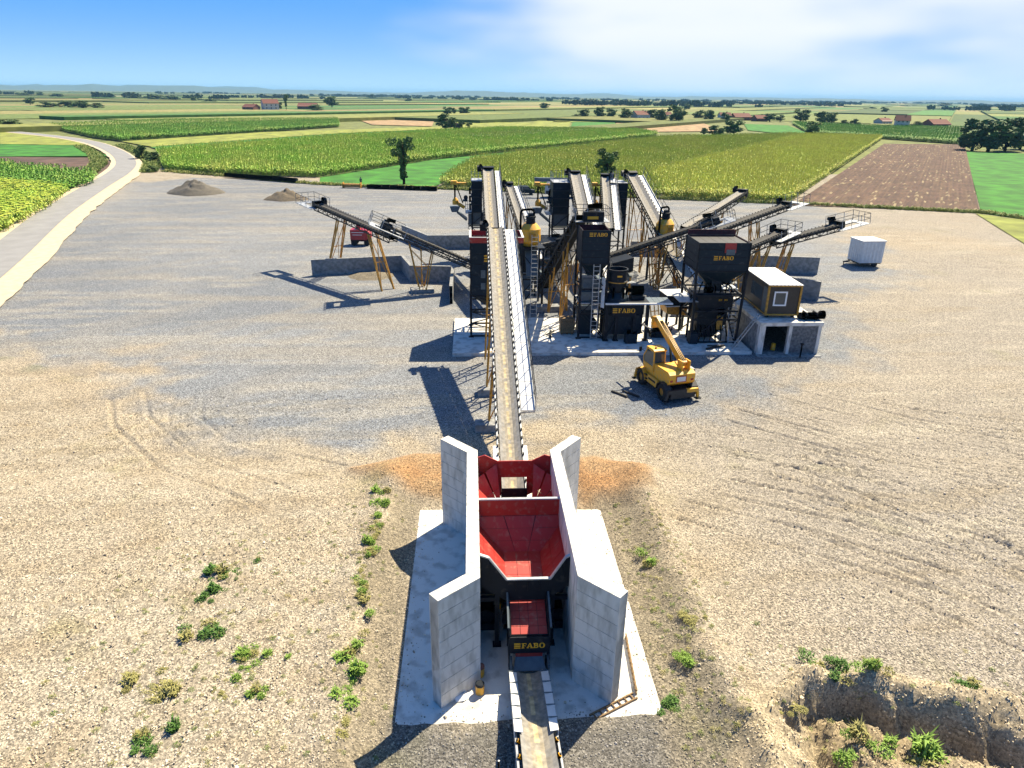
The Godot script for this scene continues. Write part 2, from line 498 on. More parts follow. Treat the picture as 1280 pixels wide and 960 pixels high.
func build_yard() -> void:
	# wheel tracks seen on the photograph: long diagonals on the right, turning loops on the left
	for k in 7:
		var o := Vector2(3.1 * k, -1.9 * k)
		track([Vector2(9.5, -27.0) + o * 0.95, Vector2(14.0, -24.6) + o, Vector2(19.0, -21.2) + o * 1.1], 0.16, 1.7, 0.17)
	for k in 5:
		track([Vector2(17.0 + 2.6 * k, -32.0 - 1.5 * k), Vector2(21.0 + 2.2 * k, -26.0 - k), Vector2(23.5 + 2.0 * k, -19.0)], 0.16, 1.7, 0.15)
	track([Vector2(16, -38), Vector2(22, -33), Vector2(30, -27), Vector2(38, -20)], 0.2, 2.0, 0.12)
	track([Vector2(20, -42), Vector2(28, -35), Vector2(38, -28), Vector2(48, -24)], 0.2, 2.0, 0.12)
	for k in 3:
		track([Vector2(-33 + k * 3.1, -22.0 - k), Vector2(-27 + k * 2.4, -31.0), Vector2(-20 + k * 2.7, -38.0), Vector2(-12 + k * 2.0, -42.5 + k)], 0.2, 1.9, 0.07)
	track([Vector2(-22.0, -42.0), Vector2(-20.0, -38.0), Vector2(-15.5, -33.0), Vector2(-9.0, -28.5)], 0.2, 1.9, 0.08)
	track([Vector2(-18.0, -41.5), Vector2(-17.0, -38.0), Vector2(-14.0, -34.5), Vector2(-7.0, -31.5)], 0.2, 1.8, 0.06)
	for k in 3:
		var arc := []
		for i in 11:
			var a := -1.1 + 2.2 * i / 10.0
			arc.append(Vector2(50 + 3 * k, -72) + Vector2(cos(a), -sin(a) * 1.3) * (9.0 + k))
		track(arc, 0.35, 2.1, 0.09)
	for k in 4:
		track([Vector2(-17 + 3 * k, -12), Vector2(-15 + 2.6 * k, -20), Vector2(-12 + 2.3 * k, -28)], 0.2, 1.8, 0.05)
	# older, shallower wheel marks
	rng.seed = 61
	for k in 16:
		var p0 := Vector2(rng.randf_range(8.5, 30.0), rng.randf_range(-40.0, -24.0))
		var dir := Vector2(1.0, rng.randf_range(0.35, 1.0)).normalized()
		var bend := rng.randf_range(-0.25, 0.3)
		var ps := [p0]
		for i in 5:
			dir = dir.rotated(bend * 0.3)
			ps.append(ps[-1] + dir * rng.randf_range(2.0, 3.6))
		track(ps, 0.15, 1.75, rng.randf_range(0.05, 0.11))
	for k in 16:
		var p0 := Vector2(rng.randf_range(-38.0, -14.0), rng.randf_range(-34.0, -14.0))
		var dir := Vector2(1.0, rng.randf_range(-1.2, -0.5)).normalized()
		var bend := rng.randf_range(-0.2, 0.2)
		var ps := [p0]
		for i in 6:
			dir = dir.rotated(bend * 0.3)
			ps.append(ps[-1] + dir * rng.randf_range(2.0, 3.2))
		track(ps, 0.15, 1.8, rng.randf_range(0.03, 0.07))
	var xs := steps([-100.0, [-46.0, 1.0], [-24.0, 0.4], [30.0, 0.2], [48.0, 0.35], [106.0, 1.0]])
	var zs := steps([-6.0, [-9.5, 0.6], [-42.0, 0.2], [-62.0, 0.36], [-100.0, 0.8], [-184.0, 1.2]])
	var nx := xs.size()
	var nzz := zs.size()
	var H := PackedFloat32Array()
	var Cc := PackedColorArray()
	H.resize(nx * nzz)
	Cc.resize(nx * nzz)
	for j in nzz:
		for i in nx:
			H[j * nx + i] = yard_h(xs[i], zs[j])
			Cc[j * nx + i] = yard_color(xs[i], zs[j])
	for t in tracks:
		var a: Vector2 = t[0]
		var b: Vector2 = t[1]
		var w: float = t[2] * 2.2
		var i0 := xs.bsearch(minf(a.x, b.x) - w)
		var i1 := mini(xs.bsearch(maxf(a.x, b.x) + w), nx - 1)
		var j0 := 0
		while j0 < nzz - 1 and zs[j0] > maxf(a.y, b.y) + w: j0 += 1
		var j1 := j0
		while j1 < nzz - 1 and zs[j1] > minf(a.y, b.y) - w: j1 += 1
		for j in range(j0, j1 + 1):
			for i in range(i0, i1 + 1):
				var p := Vector2(xs[i], zs[j])
				var d: float = seg_dist(p, a, b) / t[2]
				if d < 2.2:
					var brk := clampf(0.8 + 1.4 * nz2.get_noise_2d(p.x * 2.0, p.y * 2.0), 0.15, 1.2)
					if H[j * nx + i] > -0.1: H[j * nx + i] += t[3] * brk * (-exp(-d * d * 2.0) + 0.75 * exp(-pow(d - 1.25, 2.0) * 5.0))
	var st := SurfaceTool.new()
	st.begin(Mesh.PRIMITIVE_TRIANGLES)
	for j in nzz:
		for i in nx:
			st.set_color(Cc[j * nx + i])
			st.add_vertex(Vector3(xs[i], H[j * nx + i], zs[j]))
	for j in nzz - 1:
		for i in nx - 1:
			var q := j * nx + i
			st.add_index(q); st.add_index(q + nx); st.add_index(q + 1)
			st.add_index(q + 1); st.add_index(q + nx); st.add_index(q + nx + 1)
	st.generate_normals()
	var o := put_mesh(st.commit(), "gravel_yard", M.yard, self)
	o.set_meta("kind", "structure")

func scatter(called: String, mesh: Mesh, xf: Array, cols: Array, m: Material, label: String, category: String, parent: Node = self) -> MultiMeshInstance3D:
	var mm := MultiMesh.new()
	mm.transform_format = MultiMesh.TRANSFORM_3D
	mm.use_colors = true
	mm.mesh = mesh
	mm.instance_count = xf.size()
	for i in xf.size():
		mm.set_instance_transform(i, xf[i])
		mm.set_instance_color(i, cols[i])
	var o := MultiMeshInstance3D.new()
	o.multimesh = mm
	o.material_override = m
	o.name = numbered(called) if parent == self else called
	parent.add_child(o, true)
	tag(o, label, category, "", "stuff")
	return o

func build_stones() -> void:
	var mb := MB.new()
	# an angular pebble
	var ps := []
	for k in 5:
		var a := TAU * k / 5.0 + 0.3 * sin(k * 2.3)
		ps.append(Vector3(cos(a) * (0.5 + 0.1 * sin(k * 5.0)), 0.16 + 0.06 * cos(k * 3.0), sin(a) * 0.42))
	for k in 5:
		var q: Vector3 = ps[(k + 1) % 5]
		mb.tri(ps[k], Vector3(0.05, 0.42, -0.03), q)
		mb.tri(Vector3(ps[k].x * 0.8, -0.2, ps[k].z * 0.8), ps[k], q)
		mb.tri(Vector3(ps[k].x * 0.8, -0.2, ps[k].z * 0.8), q, Vector3(q.x * 0.8, -0.2, q.z * 0.8))
	var xf := []
	var cols := []
	rng.seed = 4
	for i in 150000:
		var z := -9.0 - 33.0 * pow(rng.randf(), 1.3)
		var x := rng.randf_range(-0.75, 0.82) * (absf(z) + 8.0)
		var y := yard_h(x, z)
		if x > -2.5 and x < 5.95 and z < -15.9 and z > -28.0:
			# spilled stones lie on the slab, most of them near its edges
			var edge := minf(minf(x + 2.5, 5.95 - x), -15.9 - z)
			if rng.randf() > 0.6 * exp(-edge * 3.0) + 0.01 or (x > -0.75 and x < 4.15 and z < -16.8): continue
			y = 0.0
		var s := 0.028 + 0.055 * pow(rng.randf(), 3.0)
		if rng.randf() < 0.01: s *= 2.0
		xf.append(Transform3D(Basis.from_euler(Vector3(rng.randf_range(-0.4, 0.4), rng.randf() * TAU, 0)).scaled(Vector3.ONE * s), Vector3(x, y + s * 0.05, z)))
		var c := yard_color(x, z)
		var k := rng.randf_range(0.35, 1.3)
		cols.append(Color(c.r * k, c.g * k, c.b * k * rng.randf_range(0.95, 1.08)))
	scatter("loose_stones", mb.mesh(), xf, cols, M.stone, "loose tan and grey stones scattered over the gravel yard", "stones")

var field_list := [
	["green_crop", [191.4,-273.4, 221.8,-261.8, 94.2,-107.0, 88.8,-118.9]],
	["plough", [184.8,-319.5, 222.9,-320.3, 89.2,-119.8, 58.6,-127.2, 64.5,-135.9]],
	["maize_yellow", [167.9,-366.2, 206.3,-359.8, 59.2,-130.2, 37.1,-134.6, 43.3,-172.5]],
	["maize_olive", [-6.8,-150.6, 0.7,-203.9, 82.5,-324.3, 168.9,-369.2, 43.1,-173.4, 36.9,-135.7, 8.2,-144.9]],
	["green_crop", [-34.2,-165.9, -11.4,-214.1, 93.8,-361.9, 133.4,-389.3, 169.1,-370.7, 83.1,-326.7, 0.3,-204.8, -7.2,-152.0, -19.8,-150.5, -31.8,-153.2]],
	["maize_flower", [-93.8,-224.6, -55.1,-304.7, 15.9,-402.0, 90.3,-400.5, 94.3,-367.0, -11.5,-215.7, -34.4,-166.8, -58.3,-170.0, -74.0,-179.6]],
	["stubble", [-101.3,-243.8, -58.8,-326.0, 0.7,-400.9, 15.5,-404.7, -55.5,-306.8, -94.0,-225.8]],
	["green_crop", [-108.0,-253.8, -63.1,-350.4, 0.7,-428.0, 13.9,-408.9, 0.7,-403.7, -59.1,-327.8, -101.6,-245.2]],
	["meadow", [-129.6,-281.1, -98.2,-357.8, -13.7,-447.8, 0.7,-432.2, -63.6,-353.2, -108.1,-255.4]],
	["maize_far", [-205.4,-373.9, -183.3,-449.9, -91.1,-515.8, -74.2,-423.8, -98.8,-360.0, -130.4,-282.9, -150.6,-302.9]],
	["maize_far", [-209.0,-340.9, -164.7,-302.8, -139.4,-274.7, -131.9,-258.8, -161.3,-261.4]],
	["green_crop", [-181.8,-256.9, -160.4,-259.9, -131.6,-257.3, -104.4,-216.9, -132.0,-212.5, -149.9,-210.4]],
	["plough", [-149.2,-209.4, -131.4,-211.5, -103.5,-211.5, -89.9,-190.4, -80.8,-168.2, -79.7,-158.8, -113.7,-181.9, -131.9,-184.2]],
	["maize_far", [-131.4,-183.5, -113.2,-181.2, -79.5,-158.2, -77.0,-151.7, -75.0,-139.2, -93.3,-148.0, -111.9,-155.0]],
	["sunflower", [-111.5,-154.5, -93.0,-147.5, -75.1,-138.7, -67.6,-117.8, -61.4,-94.7, -59.6,-79.0]],
	["stubble", [105.9,-537.4, 176.1,-552.5, 148.9,-428.2, 83.5,-399.7]],
	["meadow", [76.5,-635.5, 194.5,-683.4, 149.4,-567.9, 58.9,-537.2]],
	["green_crop", [76.0,-551.0, 107.9,-553.8, 84.3,-412.5, 55.6,-414.7]],
	["meadow", [51.1,-567.5, 75.9,-559.2, 54.2,-414.4, 22.6,-406.4]],
	["meadow", [-15.8,-519.3, 46.2,-525.2, 21.9,-408.1, -13.0,-426.3]],
	["stubble", [-92.3,-586.5, -29.4,-635.1, -23.1,-445.0, -60.2,-457.3]],
	["green_crop", [207.8,-554.9, 232.7,-532.9, 195.2,-420.4, 174.7,-398.3, 168.9,-443.1]],
	["maize_far", [251.3,-568.7, 275.2,-504.9, 343.7,-498.6, 224.2,-323.2, 209.4,-363.8, 191.6,-410.6]],
	["meadow", [305.0,-554.5, 392.3,-565.3, 349.4,-506.1, 279.8,-511.3]],
]
var road_line := [-46.1,-59.4, -53.2,-81.0, -63.9,-111.5, -73.9,-145.3, -81.3,-171.7, -90.7,-197.0, -106.4,-227.2, -126.9,-259.6, -143.2,-281.1, -166.1,-305.4, -210.9,-344.1, -254.0,-378.2]
var tree_list := [[-14.3,-154.3,10.2,5.8,"slim"], [30.6,-161.7,7.6,5.6,"round"], [-13.4,-397.4,8.6,11.1,"round"], [-4.9,-399.5,4.7,4.3,"slim"], [-1.1,-400.5,4.3,3.9,"slim"], [-21.5,-688.1,7.4,8.8,"round"], [-16.3,-718.4,6.1,4.6,"round"], [-5.4,-695.8,7.4,11.2,"round"], [102.1,-1026.4,8.8,13.2,"round"], [91.2,-641.5,3.5,6.9,"bush"], [97.9,-644.2,7.7,9.8,"round"], [113.7,-650.6,9.9,9.9,"round"], [124.5,-655.0,8.5,9.2,"round"], [128.4,-614.6,9.3,10.0,"round"], [151.4,-623.3,8.8,10.9,"round"], [146.6,-567.0,9.9,9.9,"round"], [154.8,-553.5,13.3,13.3,"round"], [326.9,-1118.1,9.7,10.9,"round"], [199.0,-641.3,8.4,9.8,"round"], [195.4,-601.2,9.2,9.2,"round"], [210.6,-606.5,7.3,8.0,"round"], [255.0,-622.1,6.8,9.6,"round"], [265.7,-625.9,5.5,8.3,"round"], [124.0,-387.2,3.4,3.8,"bush"], [122.1,-364.1,5.6,8.8,"round"], [138.4,-382.4,7.6,10.1,"round"], [181.0,-383.7,7.7,8.5,"light"], [276.7,-611.1,10.8,13.5,"round"], [269.0,-558.7,9.9,10.5,"round"], [288.7,-580.6,9.0,9.0,"round"], [282.6,-547.8,4.2,6.7,"bush"], [292.2,-550.7,4.9,6.1,"bush"], [320.5,-517.3,4.6,8.1,"bush"], [200.6,-283.1,13.5,9.6,"dark"], [204.6,-279.4,13.3,10.8,"dark"], [215.9,-285.2,14.3,9.7,"dark"], [230.8,-296.4,13.5,8.8,"dark"], [231.9,-287.4,13.1,9.8,"dark"], [653.3,-1147.9,8.9,11.4,"round"], [-199.3,-822.9,16.5,7.8,"slim"], [-205.9,-818.5,7.8,6.9,"round"], [-180.9,-990.7,13.6,16.7,"round"], [-164.0,-804.7,5.9,15.3,"bush"], [-91.7,-209.2,3.8,3.6,"bush"], [-85.7,-202.3,2.6,4.3,"bush"], [-75.2,-175.8,1.5,2.5,"bush"], [-215.4,-362.6,4.2,9.1,"bush"], [-224.8,-368.6,3.8,5.4,"bush"], [-504.3,-889.6,8.3,11.0,"round"], [-430.0,-788.2,4.9,17.9,"bush"], [-415.6,-800.0,6.6,18.2,"bush"], [-388.6,-774.7,7.2,17.7,"bush"], [-378.3,-782.5,4.9,11.4,"bush"], [-1041.7,-1885.7,9.7,15.5,"round"], [-936.4,-1764.4,7.3,29.1,"bush"], [-1049.4,-1833.7,7.5,22.6,"bush"], [-663.1,-1531.9,6.4,34.9,"bush"], [-593.0,-1454.5,9.1,36.3,"bush"], [-577.0,-1485.4,7.7,27.8,"bush"], [-473.4,-1317.9,8.2,11.0,"round"], [-425.8,-1252.5,5.2,20.9,"bush"], [-347.6,-2682.4,14.1,22.6,"bush"], [-147.1,-1803.2,7.6,17.2,"bush"], [147.7,-2241.6,7.2,14.4,"bush"], [273.3,-1677.5,9.0,18.0,"round"], [415.5,-1821.6,5.9,17.7,"bush"], [1834.0,-2810.4,12.4,49.7,"bush"], [840.6,-1525.1,5.0,16.8,"bush"]]

func crop_plant(kind: String) -> ArrayMesh:
	# one clump of maize: stalks, arching leaves and a tassel; colours are set per clump
	var mb := MB.new()
	rng.seed = hash(kind)
	var hgt := 2.3
	if kind == "sunflower": hgt = 1.6
	for k in 8:
		var a := TAU * k / 8.0 + rng.randf() * 0.6
		var d := Vector3(cos(a), 0, sin(a))
		var y0 := hgt * rng.randf_range(0.25, 0.75)
		var l := rng.randf_range(0.45, 0.75)
		var w := Vector3(-d.z, 0, d.x) * 0.09
		mb.col = Color(0.75, 0.95, 0.7) if k % 2 else Color(1, 1, 0.9)
		var p1 := Vector3(0, y0, 0)
		var p2 := d * l * 0.6 + Vector3(0, y0 + 0.35, 0)
		var p3 := d * l + Vector3(0, y0 + 0.1, 0)
		mb.quad(p1 - w * 0.6, p1 + w * 0.6, p2 + w, p2 - w)
		mb.tri(p2 - w, p2 + w, p3)
	mb.col = Color(0.8, 0.9, 0.6)
	mb.beam(Vector3(0, 0, 0), Vector3(0, hgt * 0.95, 0), 0.05, 0.05)
	if kind == "sunflower":
		mb.col = Color(3.2, 2.3, 0.5)
		for k in 7:
			var a := TAU * k / 7.0
			mb.tri(Vector3(0, hgt, 0), Vector3(cos(a) * 0.24, hgt + 0.05, sin(a) * 0.24), Vector3(cos(a + 0.9) * 0.24, hgt + 0.05, sin(a + 0.9) * 0.24))
	else:
		mb.col = Color(2.0, 1.5, 1.1)
		for k in 4:
			var a := TAU * k / 4.0 + 0.4
			mb.tri(Vector3(0, hgt * 0.88, 0), Vector3(cos(a) * 0.16, hgt + 0.1, sin(a) * 0.16), Vector3(cos(a + 0.5) * 0.12, hgt + 0.16, sin(a + 0.5) * 0.12))
	return mb.mesh()

func flat_poly(poly: PackedVector2Array, y: float, c: Color, mb: MB) -> void:
	mb.col = c
	var idx := Geometry2D.triangulate_polygon(poly)
	for i in range(0, idx.size(), 3):
		var a := poly[idx[i]]
		var b := poly[idx[i + 1]]
		var d := poly[idx[i + 2]]
		if (b - a).cross(d - a) > 0:
			var s := b; b = d; d = s
		mb.tri(Vector3(a.x, y, a.y), Vector3(b.x, y, b.y), Vector3(d.x, y, d.y))

func furrows(p: PackedVector2Array, mb: MB) -> void:
	# ploughed soil: ridges run from the far edge (0, 1) to the near edge (3, 2)
	var nu := 76
	var nv := 90
	var g := []
	for j in nv + 1:
		var row := []
		for i in nu + 1:
			var s := float(i) / nu
			var t := float(j) / nv
			var q := p[0].lerp(p[1], s).lerp(p[3].lerp(p[2], s), t)
			var edge := 0.0 if i == 0 or i == nu or j == 0 or j == nv else 1.0
			row.append(Vector3(q.x, 0.12 + edge * (0.16 * (i % 2) + 0.10 * nz2.get_noise_2d(q.x * 12.0, q.y * 12.0)), q.y))
		g.append(row)
	for j in nv:
		for i in nu:
			var k := rng.randf()
			var st := nz.get_noise_2d(i * 24.0, j * 1.5)
			mb.col = Color(0.125, 0.07, 0.048).lerp(Color(0.20, 0.125, 0.072), clampf(st + 0.2, 0, 1)) * (0.8 + 0.4 * k)
			if k > 0.96 - 0.10 * clampf(st, 0, 1): mb.col = Color(0.36, 0.28, 0.16)
			mb.quad(g[j][i], g[j + 1][i], g[j + 1][i + 1], g[j][i + 1])

func build_ground() -> void:
	var mb := MB.new()
	# one sheet out to the horizon; under the yard it lies deeper, so that the pit fits into it
	var gx := [-14000.0, -90.0, -80.0, 92.0, 100.0, 14000.0]
	var gz := [300.0, 0.0, -8.0, -92.0, -98.0, -14000.0]
	for j in 5:
		for i in 5:
			var q := []
			for k in [[i, j], [i + 1, j], [i + 1, j + 1], [i, j + 1]]:
				var deep: bool = k[0] >= 2 and k[0] <= 3 and k[1] >= 1 and k[1] <= 3
				q.append(Vector3(gx[k[0]], -2.6 if deep else -0.25, gz[k[1]]))
			mb.quad(q[0], q[1], q[2], q[3])
	struct(mb, "ground", M.ground)
	# far strip parcels
	rng.seed = 77
	mb = MB.new()
	var along := Vector2(0.56, -0.83)
	var across := Vector2(0.83, 0.56)
	var pal := [Color(0.13, 0.16, 0.045), Color(0.09, 0.14, 0.035), Color(0.055, 0.15, 0.03), Color(0.17, 0.18, 0.06), Color(0.27, 0.21, 0.11), Color(0.15, 0.17, 0.055), Color(0.07, 0.11, 0.03), Color(0.22, 0.20, 0.09), Color(0.11, 0.15, 0.04)]
	var v := -5200.0
	while v < 3200.0:
		var w := rng.randf_range(22, 95) * (1.0 + absf(v + 500.0) / 2500.0)
		var u := -1500.0 + rng.randf() * 200.0
		while u < 7000.0:
			var l := rng.randf_range(160, 620)
			var mid := along * (u + l / 2) + across * (v + w / 2)
			if mid.y < -480.0 and mid.y > -6500.0 and absf(mid.x) < -mid.y * 1.15 + 300.0:
				var c: Color = pal[rng.randi() % pal.size()] * rng.randf_range(1.2, 1.9)
				c.b *= 0.7
				var P := PackedVector2Array([along * u + across * v, along * (u + l - 3.0) + across * v, along * (u + l - 3.0) + across * (v + w - 1.5), along * u + across * (v + w - 1.5)])
				mb.col = c
				var hh := rng.randf_range(1.4, 2.2) if rng.randf() < 0.4 and c.g > c.r else 0.08 + 0.1 * rng.randf()
				mb.hexa(P[0], P[1], P[2], P[3], -0.3, hh)
			u += l
		v += w
	struct(mb, "far_fields", M.field)
	# near parcels
	var fcol := {"green_crop": Color(0.050, 0.235, 0.012), "maize_yellow": Color(0.25, 0.27, 0.05), "maize_olive": Color(0.16, 0.19, 0.04), "maize_flower": Color(0.13, 0.2, 0.03), "stubble": Color(0.46, 0.31, 0.16), "meadow": Color(0.31, 0.35, 0.055), "maize_far": Color(0.10, 0.17, 0.03), "sunflower": Color(0.13, 0.2, 0.03), "plough": Color(0.14, 0.085, 0.06)}
	var desc := {"maize_yellow": "tall yellow green maize beside the ploughed brown field", "maize_olive": "tall olive maize along the far edge of the yard", "maize_flower": "tall maize in flower behind the slim tree, left of the plant", "sunflower": "yellow sunflowers in the field left of the road"}
	var leafc := {"maize_yellow": Color(0.50, 0.51, 0.09), "maize_olive": Color(0.32, 0.37, 0.045), "maize_flower": Color(0.22, 0.38, 0.028), "maize_far": Color(0.13, 0.27, 0.028), "sunflower": Color(0.30, 0.42, 0.045)}
	var plant := crop_plant("maize")
	var sunp := crop_plant("sunflower")
	var far_no := 0
	var fars := ["dark green maize strip left of the road bend, nearest the skyline", "dark green maize beyond the yellow green meadow, left of the plant", "dark green maize left of the road, next to the sunflowers", "pale green maize in front of the red-roofed village on the right"]
	for f in field_list:
		var kind: String = f[0]
		var p := PackedVector2Array()
		for i in range(0, f[1].size(), 2):
			p.append(Vector2(f[1][i], f[1][i + 1]))
		if kind == "maize_far" and absf(p[0].x + 209.0) < 0.2: kind = "meadow"
		mb = MB.new()
		if kind == "plough" and p.size() == 5:
			furrows(PackedVector2Array([p[0], p[1], p[2], p[3]]), mb)
			struct(mb, "ploughed_field", M.field)
			continue
		flat_poly(p, 0.12, fcol[kind], mb)
		struct(mb, {"green_crop": "green_field", "stubble": "stubble_field", "meadow": "meadow", "plough": "ploughed_field"}.get(kind, "crop_field"), M.field)
		if not leafc.has(kind): continue
		# rows of plants
		rng.seed = 100 + int(absf(p[0].x))
		var lo := p[0]
		var hi := p[0]
		for q in p:
			lo = lo.min(q); hi = hi.max(q)
		var xf := []
		var cols := []
		var base: Color = leafc[kind]
		var step := 0.85
		if kind == "maize_far": step = 1.5
		elif kind == "maize_flower": step = 1.0
		var ang := along.angle()
		var c0 := (lo + hi) / 2
		var R := (hi - lo).length() / 2
		var uu := -R
		while uu < R:
			var vv := -R
			while vv < R:
				var q := c0 + along * (uu + rng.randf_range(-0.5, 0.5) * step) + across * (vv + rng.randf_range(-0.38, 0.38) * step)
				vv += step
				if q.x < lo.x or q.x > hi.x or q.y < lo.y or q.y > hi.y: continue
				if not Geometry2D.is_point_in_polygon(q, p): continue
				var n := nz.get_noise_2d(q.x * 2.2, q.y * 2.2) + 0.5 * nz2.get_noise_2d(q.x * 9.0, q.y * 9.0) + 0.35 * nz.get_noise_2d(q.dot(across) * 30.0, q.dot(along) * 1.2)
				if n < -0.62 and rng.randf() < 0.6: continue
				var s := rng.randf_range(0.82, 1.12) * (1.0 + 0.16 * n)
				var wide := step / 0.85 * 1.15
				xf.append(Transform3D(Basis(Vector3.UP, rng.randf() * TAU).scaled(Vector3(s * wide, s, s * wide)), Vector3(q.x, 0.1, q.y)))
				var k := rng.randf_range(0.8, 1.25)
				cols.append(base.lerp(Color(0.50, 0.45, 0.12), clampf(0.25 + n * 0.6, 0, 0.6) if kind != "maize_far" else clampf(n * 0.5, 0.0, 0.4)) * k)
			uu += step * 0.8
		var lab: String = desc.get(kind, "")
		if kind == "maize_far":
			lab = fars[[1, 2, 3][far_no]]
			far_no += 1
		scatter("sunflower_crop" if kind == "sunflower" else "maize_crop", sunp if kind == "sunflower" else plant, xf, cols, M.leaf, lab, "crop")
	# verges and the left-hand land beyond the road
	mb = MB.new()
	flat_poly(PackedVector2Array([Vector2(87.5, -118.5), Vector2(94.5, -106.5), Vector2(125, -95), Vector2(125, -50), Vector2(64, -50), Vector2(70, -78), Vector2(79, -99)]), 0.10, Color(0.28, 0.32, 0.06), mb)
	struct(mb, "grass_verge", M.field)
	# road: tarmac strip with a pale dirt shoulder on both sides
	var line := []
	for i in range(0, road_line.size(), 2):
		line.append(Vector2(road_line[i], road_line[i + 1]))
	var cv := Curve2D.new()
	line.push_front(Vector2(-38, -35))
	for i in line.size():
		var tg: Vector2 = (line[mini(i + 1, line.size() - 1)] - line[maxi(i - 1, 0)]) / 6.0
		cv.add_point(line[i], -tg, tg)
	cv.bake_interval = 2.0
	var pts := cv.get_baked_points()
	var sh := MB.new()
	var rd := MB.new()
	for i in pts.size() - 1:
		var q := []
		for k in 2:
			var a := pts[maxi(i + k - 1, 0)]
			var b := pts[mini(i + k + 1, pts.size() - 1)]
			q.append((b - a).orthogonal().normalized())
		var e := func(k: int, w: float, y: float) -> Vector3:
			var r: Vector2 = pts[i + k] + q[k] * w
			return Vector3(r.x, y, r.y)
		# orthogonal() points to the left of travel here or to the right; the wide shoulder is on the yard side
		var wob0 := 0.35 * nz.get_noise_1d(i * 9.0)
		var wob1 := 0.35 * nz.get_noise_1d((i + 1) * 9.0)
		var near := ss(-230.0, -150.0, pts[i].y)
		var wr := -(2.9 + 2.2 * near)
		rd.quad(e.call(0, 2.4, 0.20), e.call(0, -2.4, 0.20), e.call(1, -2.4, 0.20), e.call(1, 2.4, 0.20))
		sh.col = Color(0.54, 0.455, 0.32)
		sh.quad(e.call(0, 3.6 + wob0, 0.16), e.call(0, wr + wob0, 0.16), e.call(1, wr + wob1, 0.16), e.call(1, 3.6 + wob1, 0.16))
	struct(sh, "road_shoulder", M.dust)
	struct(rd, "road", M.asphalt)
	# hills on the skyline
	for L in [[9000.0, 115.0, 41, -1.0], [11500.0, 150.0, 42, 0.0]]:
		mb = MB.new()
		mb.col = Color(0.07, 0.10, 0.07)
		nz.seed = L[2]
		var prev := []
		for k in 121:
			var az := deg_to_rad(-62.0 + 124.0 * k / 120.0)
			var hh: float = L[1] * (0.42 + 0.55 * nz.get_noise_1d(k * 7.0) + 0.12 * nz.get_noise_1d(k * 60.0)) * (1.0 - 0.55 * ss(-0.6, 0.7, az))
			hh = maxf(hh, 8.0)
			var d := Vector3(sin(az), 0, -cos(az))
			var cur := [d * (L[0] - 900.0) + Vector3(0, -2, 0), d * L[0] + Vector3(0, hh, 0), d * (L[0] + 900.0) + Vector3(0, -2, 0)]
			if prev:
				mb.quad(prev[0], cur[0], cur[1], prev[1])
				mb.quad(prev[1], cur[1], cur[2], prev[2])
			prev = cur
		struct(mb, "hills", M.far)
	nz.seed = 3
	# woods too far away to count
	rng.seed = 9
	var blob := MB.new()
	for k in 26:
		var d := Vector3(rng.randf_range(-1, 1), rng.randf_range(-0.6, 1), rng.randf_range(-1, 1))
		var cpt := Vector3(d.x * 0.8, 0.55 + d.y * 0.38, d.z * 0.8)
		for f2 in 3:
			var s1 := Vector3(rng.randf_range(-1, 1), rng.randf_range(-1, 1), rng.randf_range(-1, 1)).normalized() * 0.34
			var s2 := s1.cross(Vector3(rng.randf_range(-1, 1), rng.randf_range(-1, 1), 1)).normalized() * 0.34
			mb = blob
			mb.col = Color.WHITE * rng.randf_range(0.7, 1.2)
			mb.quad(cpt - s1, cpt - s2, cpt + s1, cpt + s2)
	var xf := []
	var cols := []
	for line_no in 46:
		var d := 1500.0 * pow(4.6, rng.randf())
		var az := rng.randf_range(-0.72, 0.80)
		var cnt := rng.randi_range(6, 34)
		var c0 := Vector3(sin(az), 0, -cos(az)) * d
		for k in cnt:
			var s := rng.randf_range(4.0, 9.0)
			var off := Vector3((k - cnt / 2.0) * rng.randf_range(7.0, 15.0) + rng.randf_range(-8, 8), 0, rng.randf_range(-25, 25))
			xf.append(Transform3D(Basis(Vector3.UP, rng.randf() * TAU).scaled(Vector3(s * 1.25, s * 1.3, s * 1.25)), c0 + off))
			cols.append(Color(0.06, 0.10, 0.032) * rng.randf_range(0.75, 1.3))
	scatter("distant_woods", blob.mesh(), xf, cols, M.leaf, "lines of hazy woods and hedges across the distant plain", "woods")

func offset_line(pts: Array, w: float) -> Array:
	var r := []
	for i in pts.size():
		var d0: Vector2 = (pts[i] - pts[maxi(i - 1, 0)]).normalized() if i > 0 else (pts[1] - pts[0]).normalized()
		var d1: Vector2 = (pts[i + 1] - pts[i]).normalized() if i < pts.size() - 1 else d0
		var n0 := Vector2(-d0.y, d0.x)
		var n1 := Vector2(-d1.y, d1.x)
		var m := (n0 + n1).normalized()
		r.append(pts[i] + m * (w / m.dot(n0)))
	return r

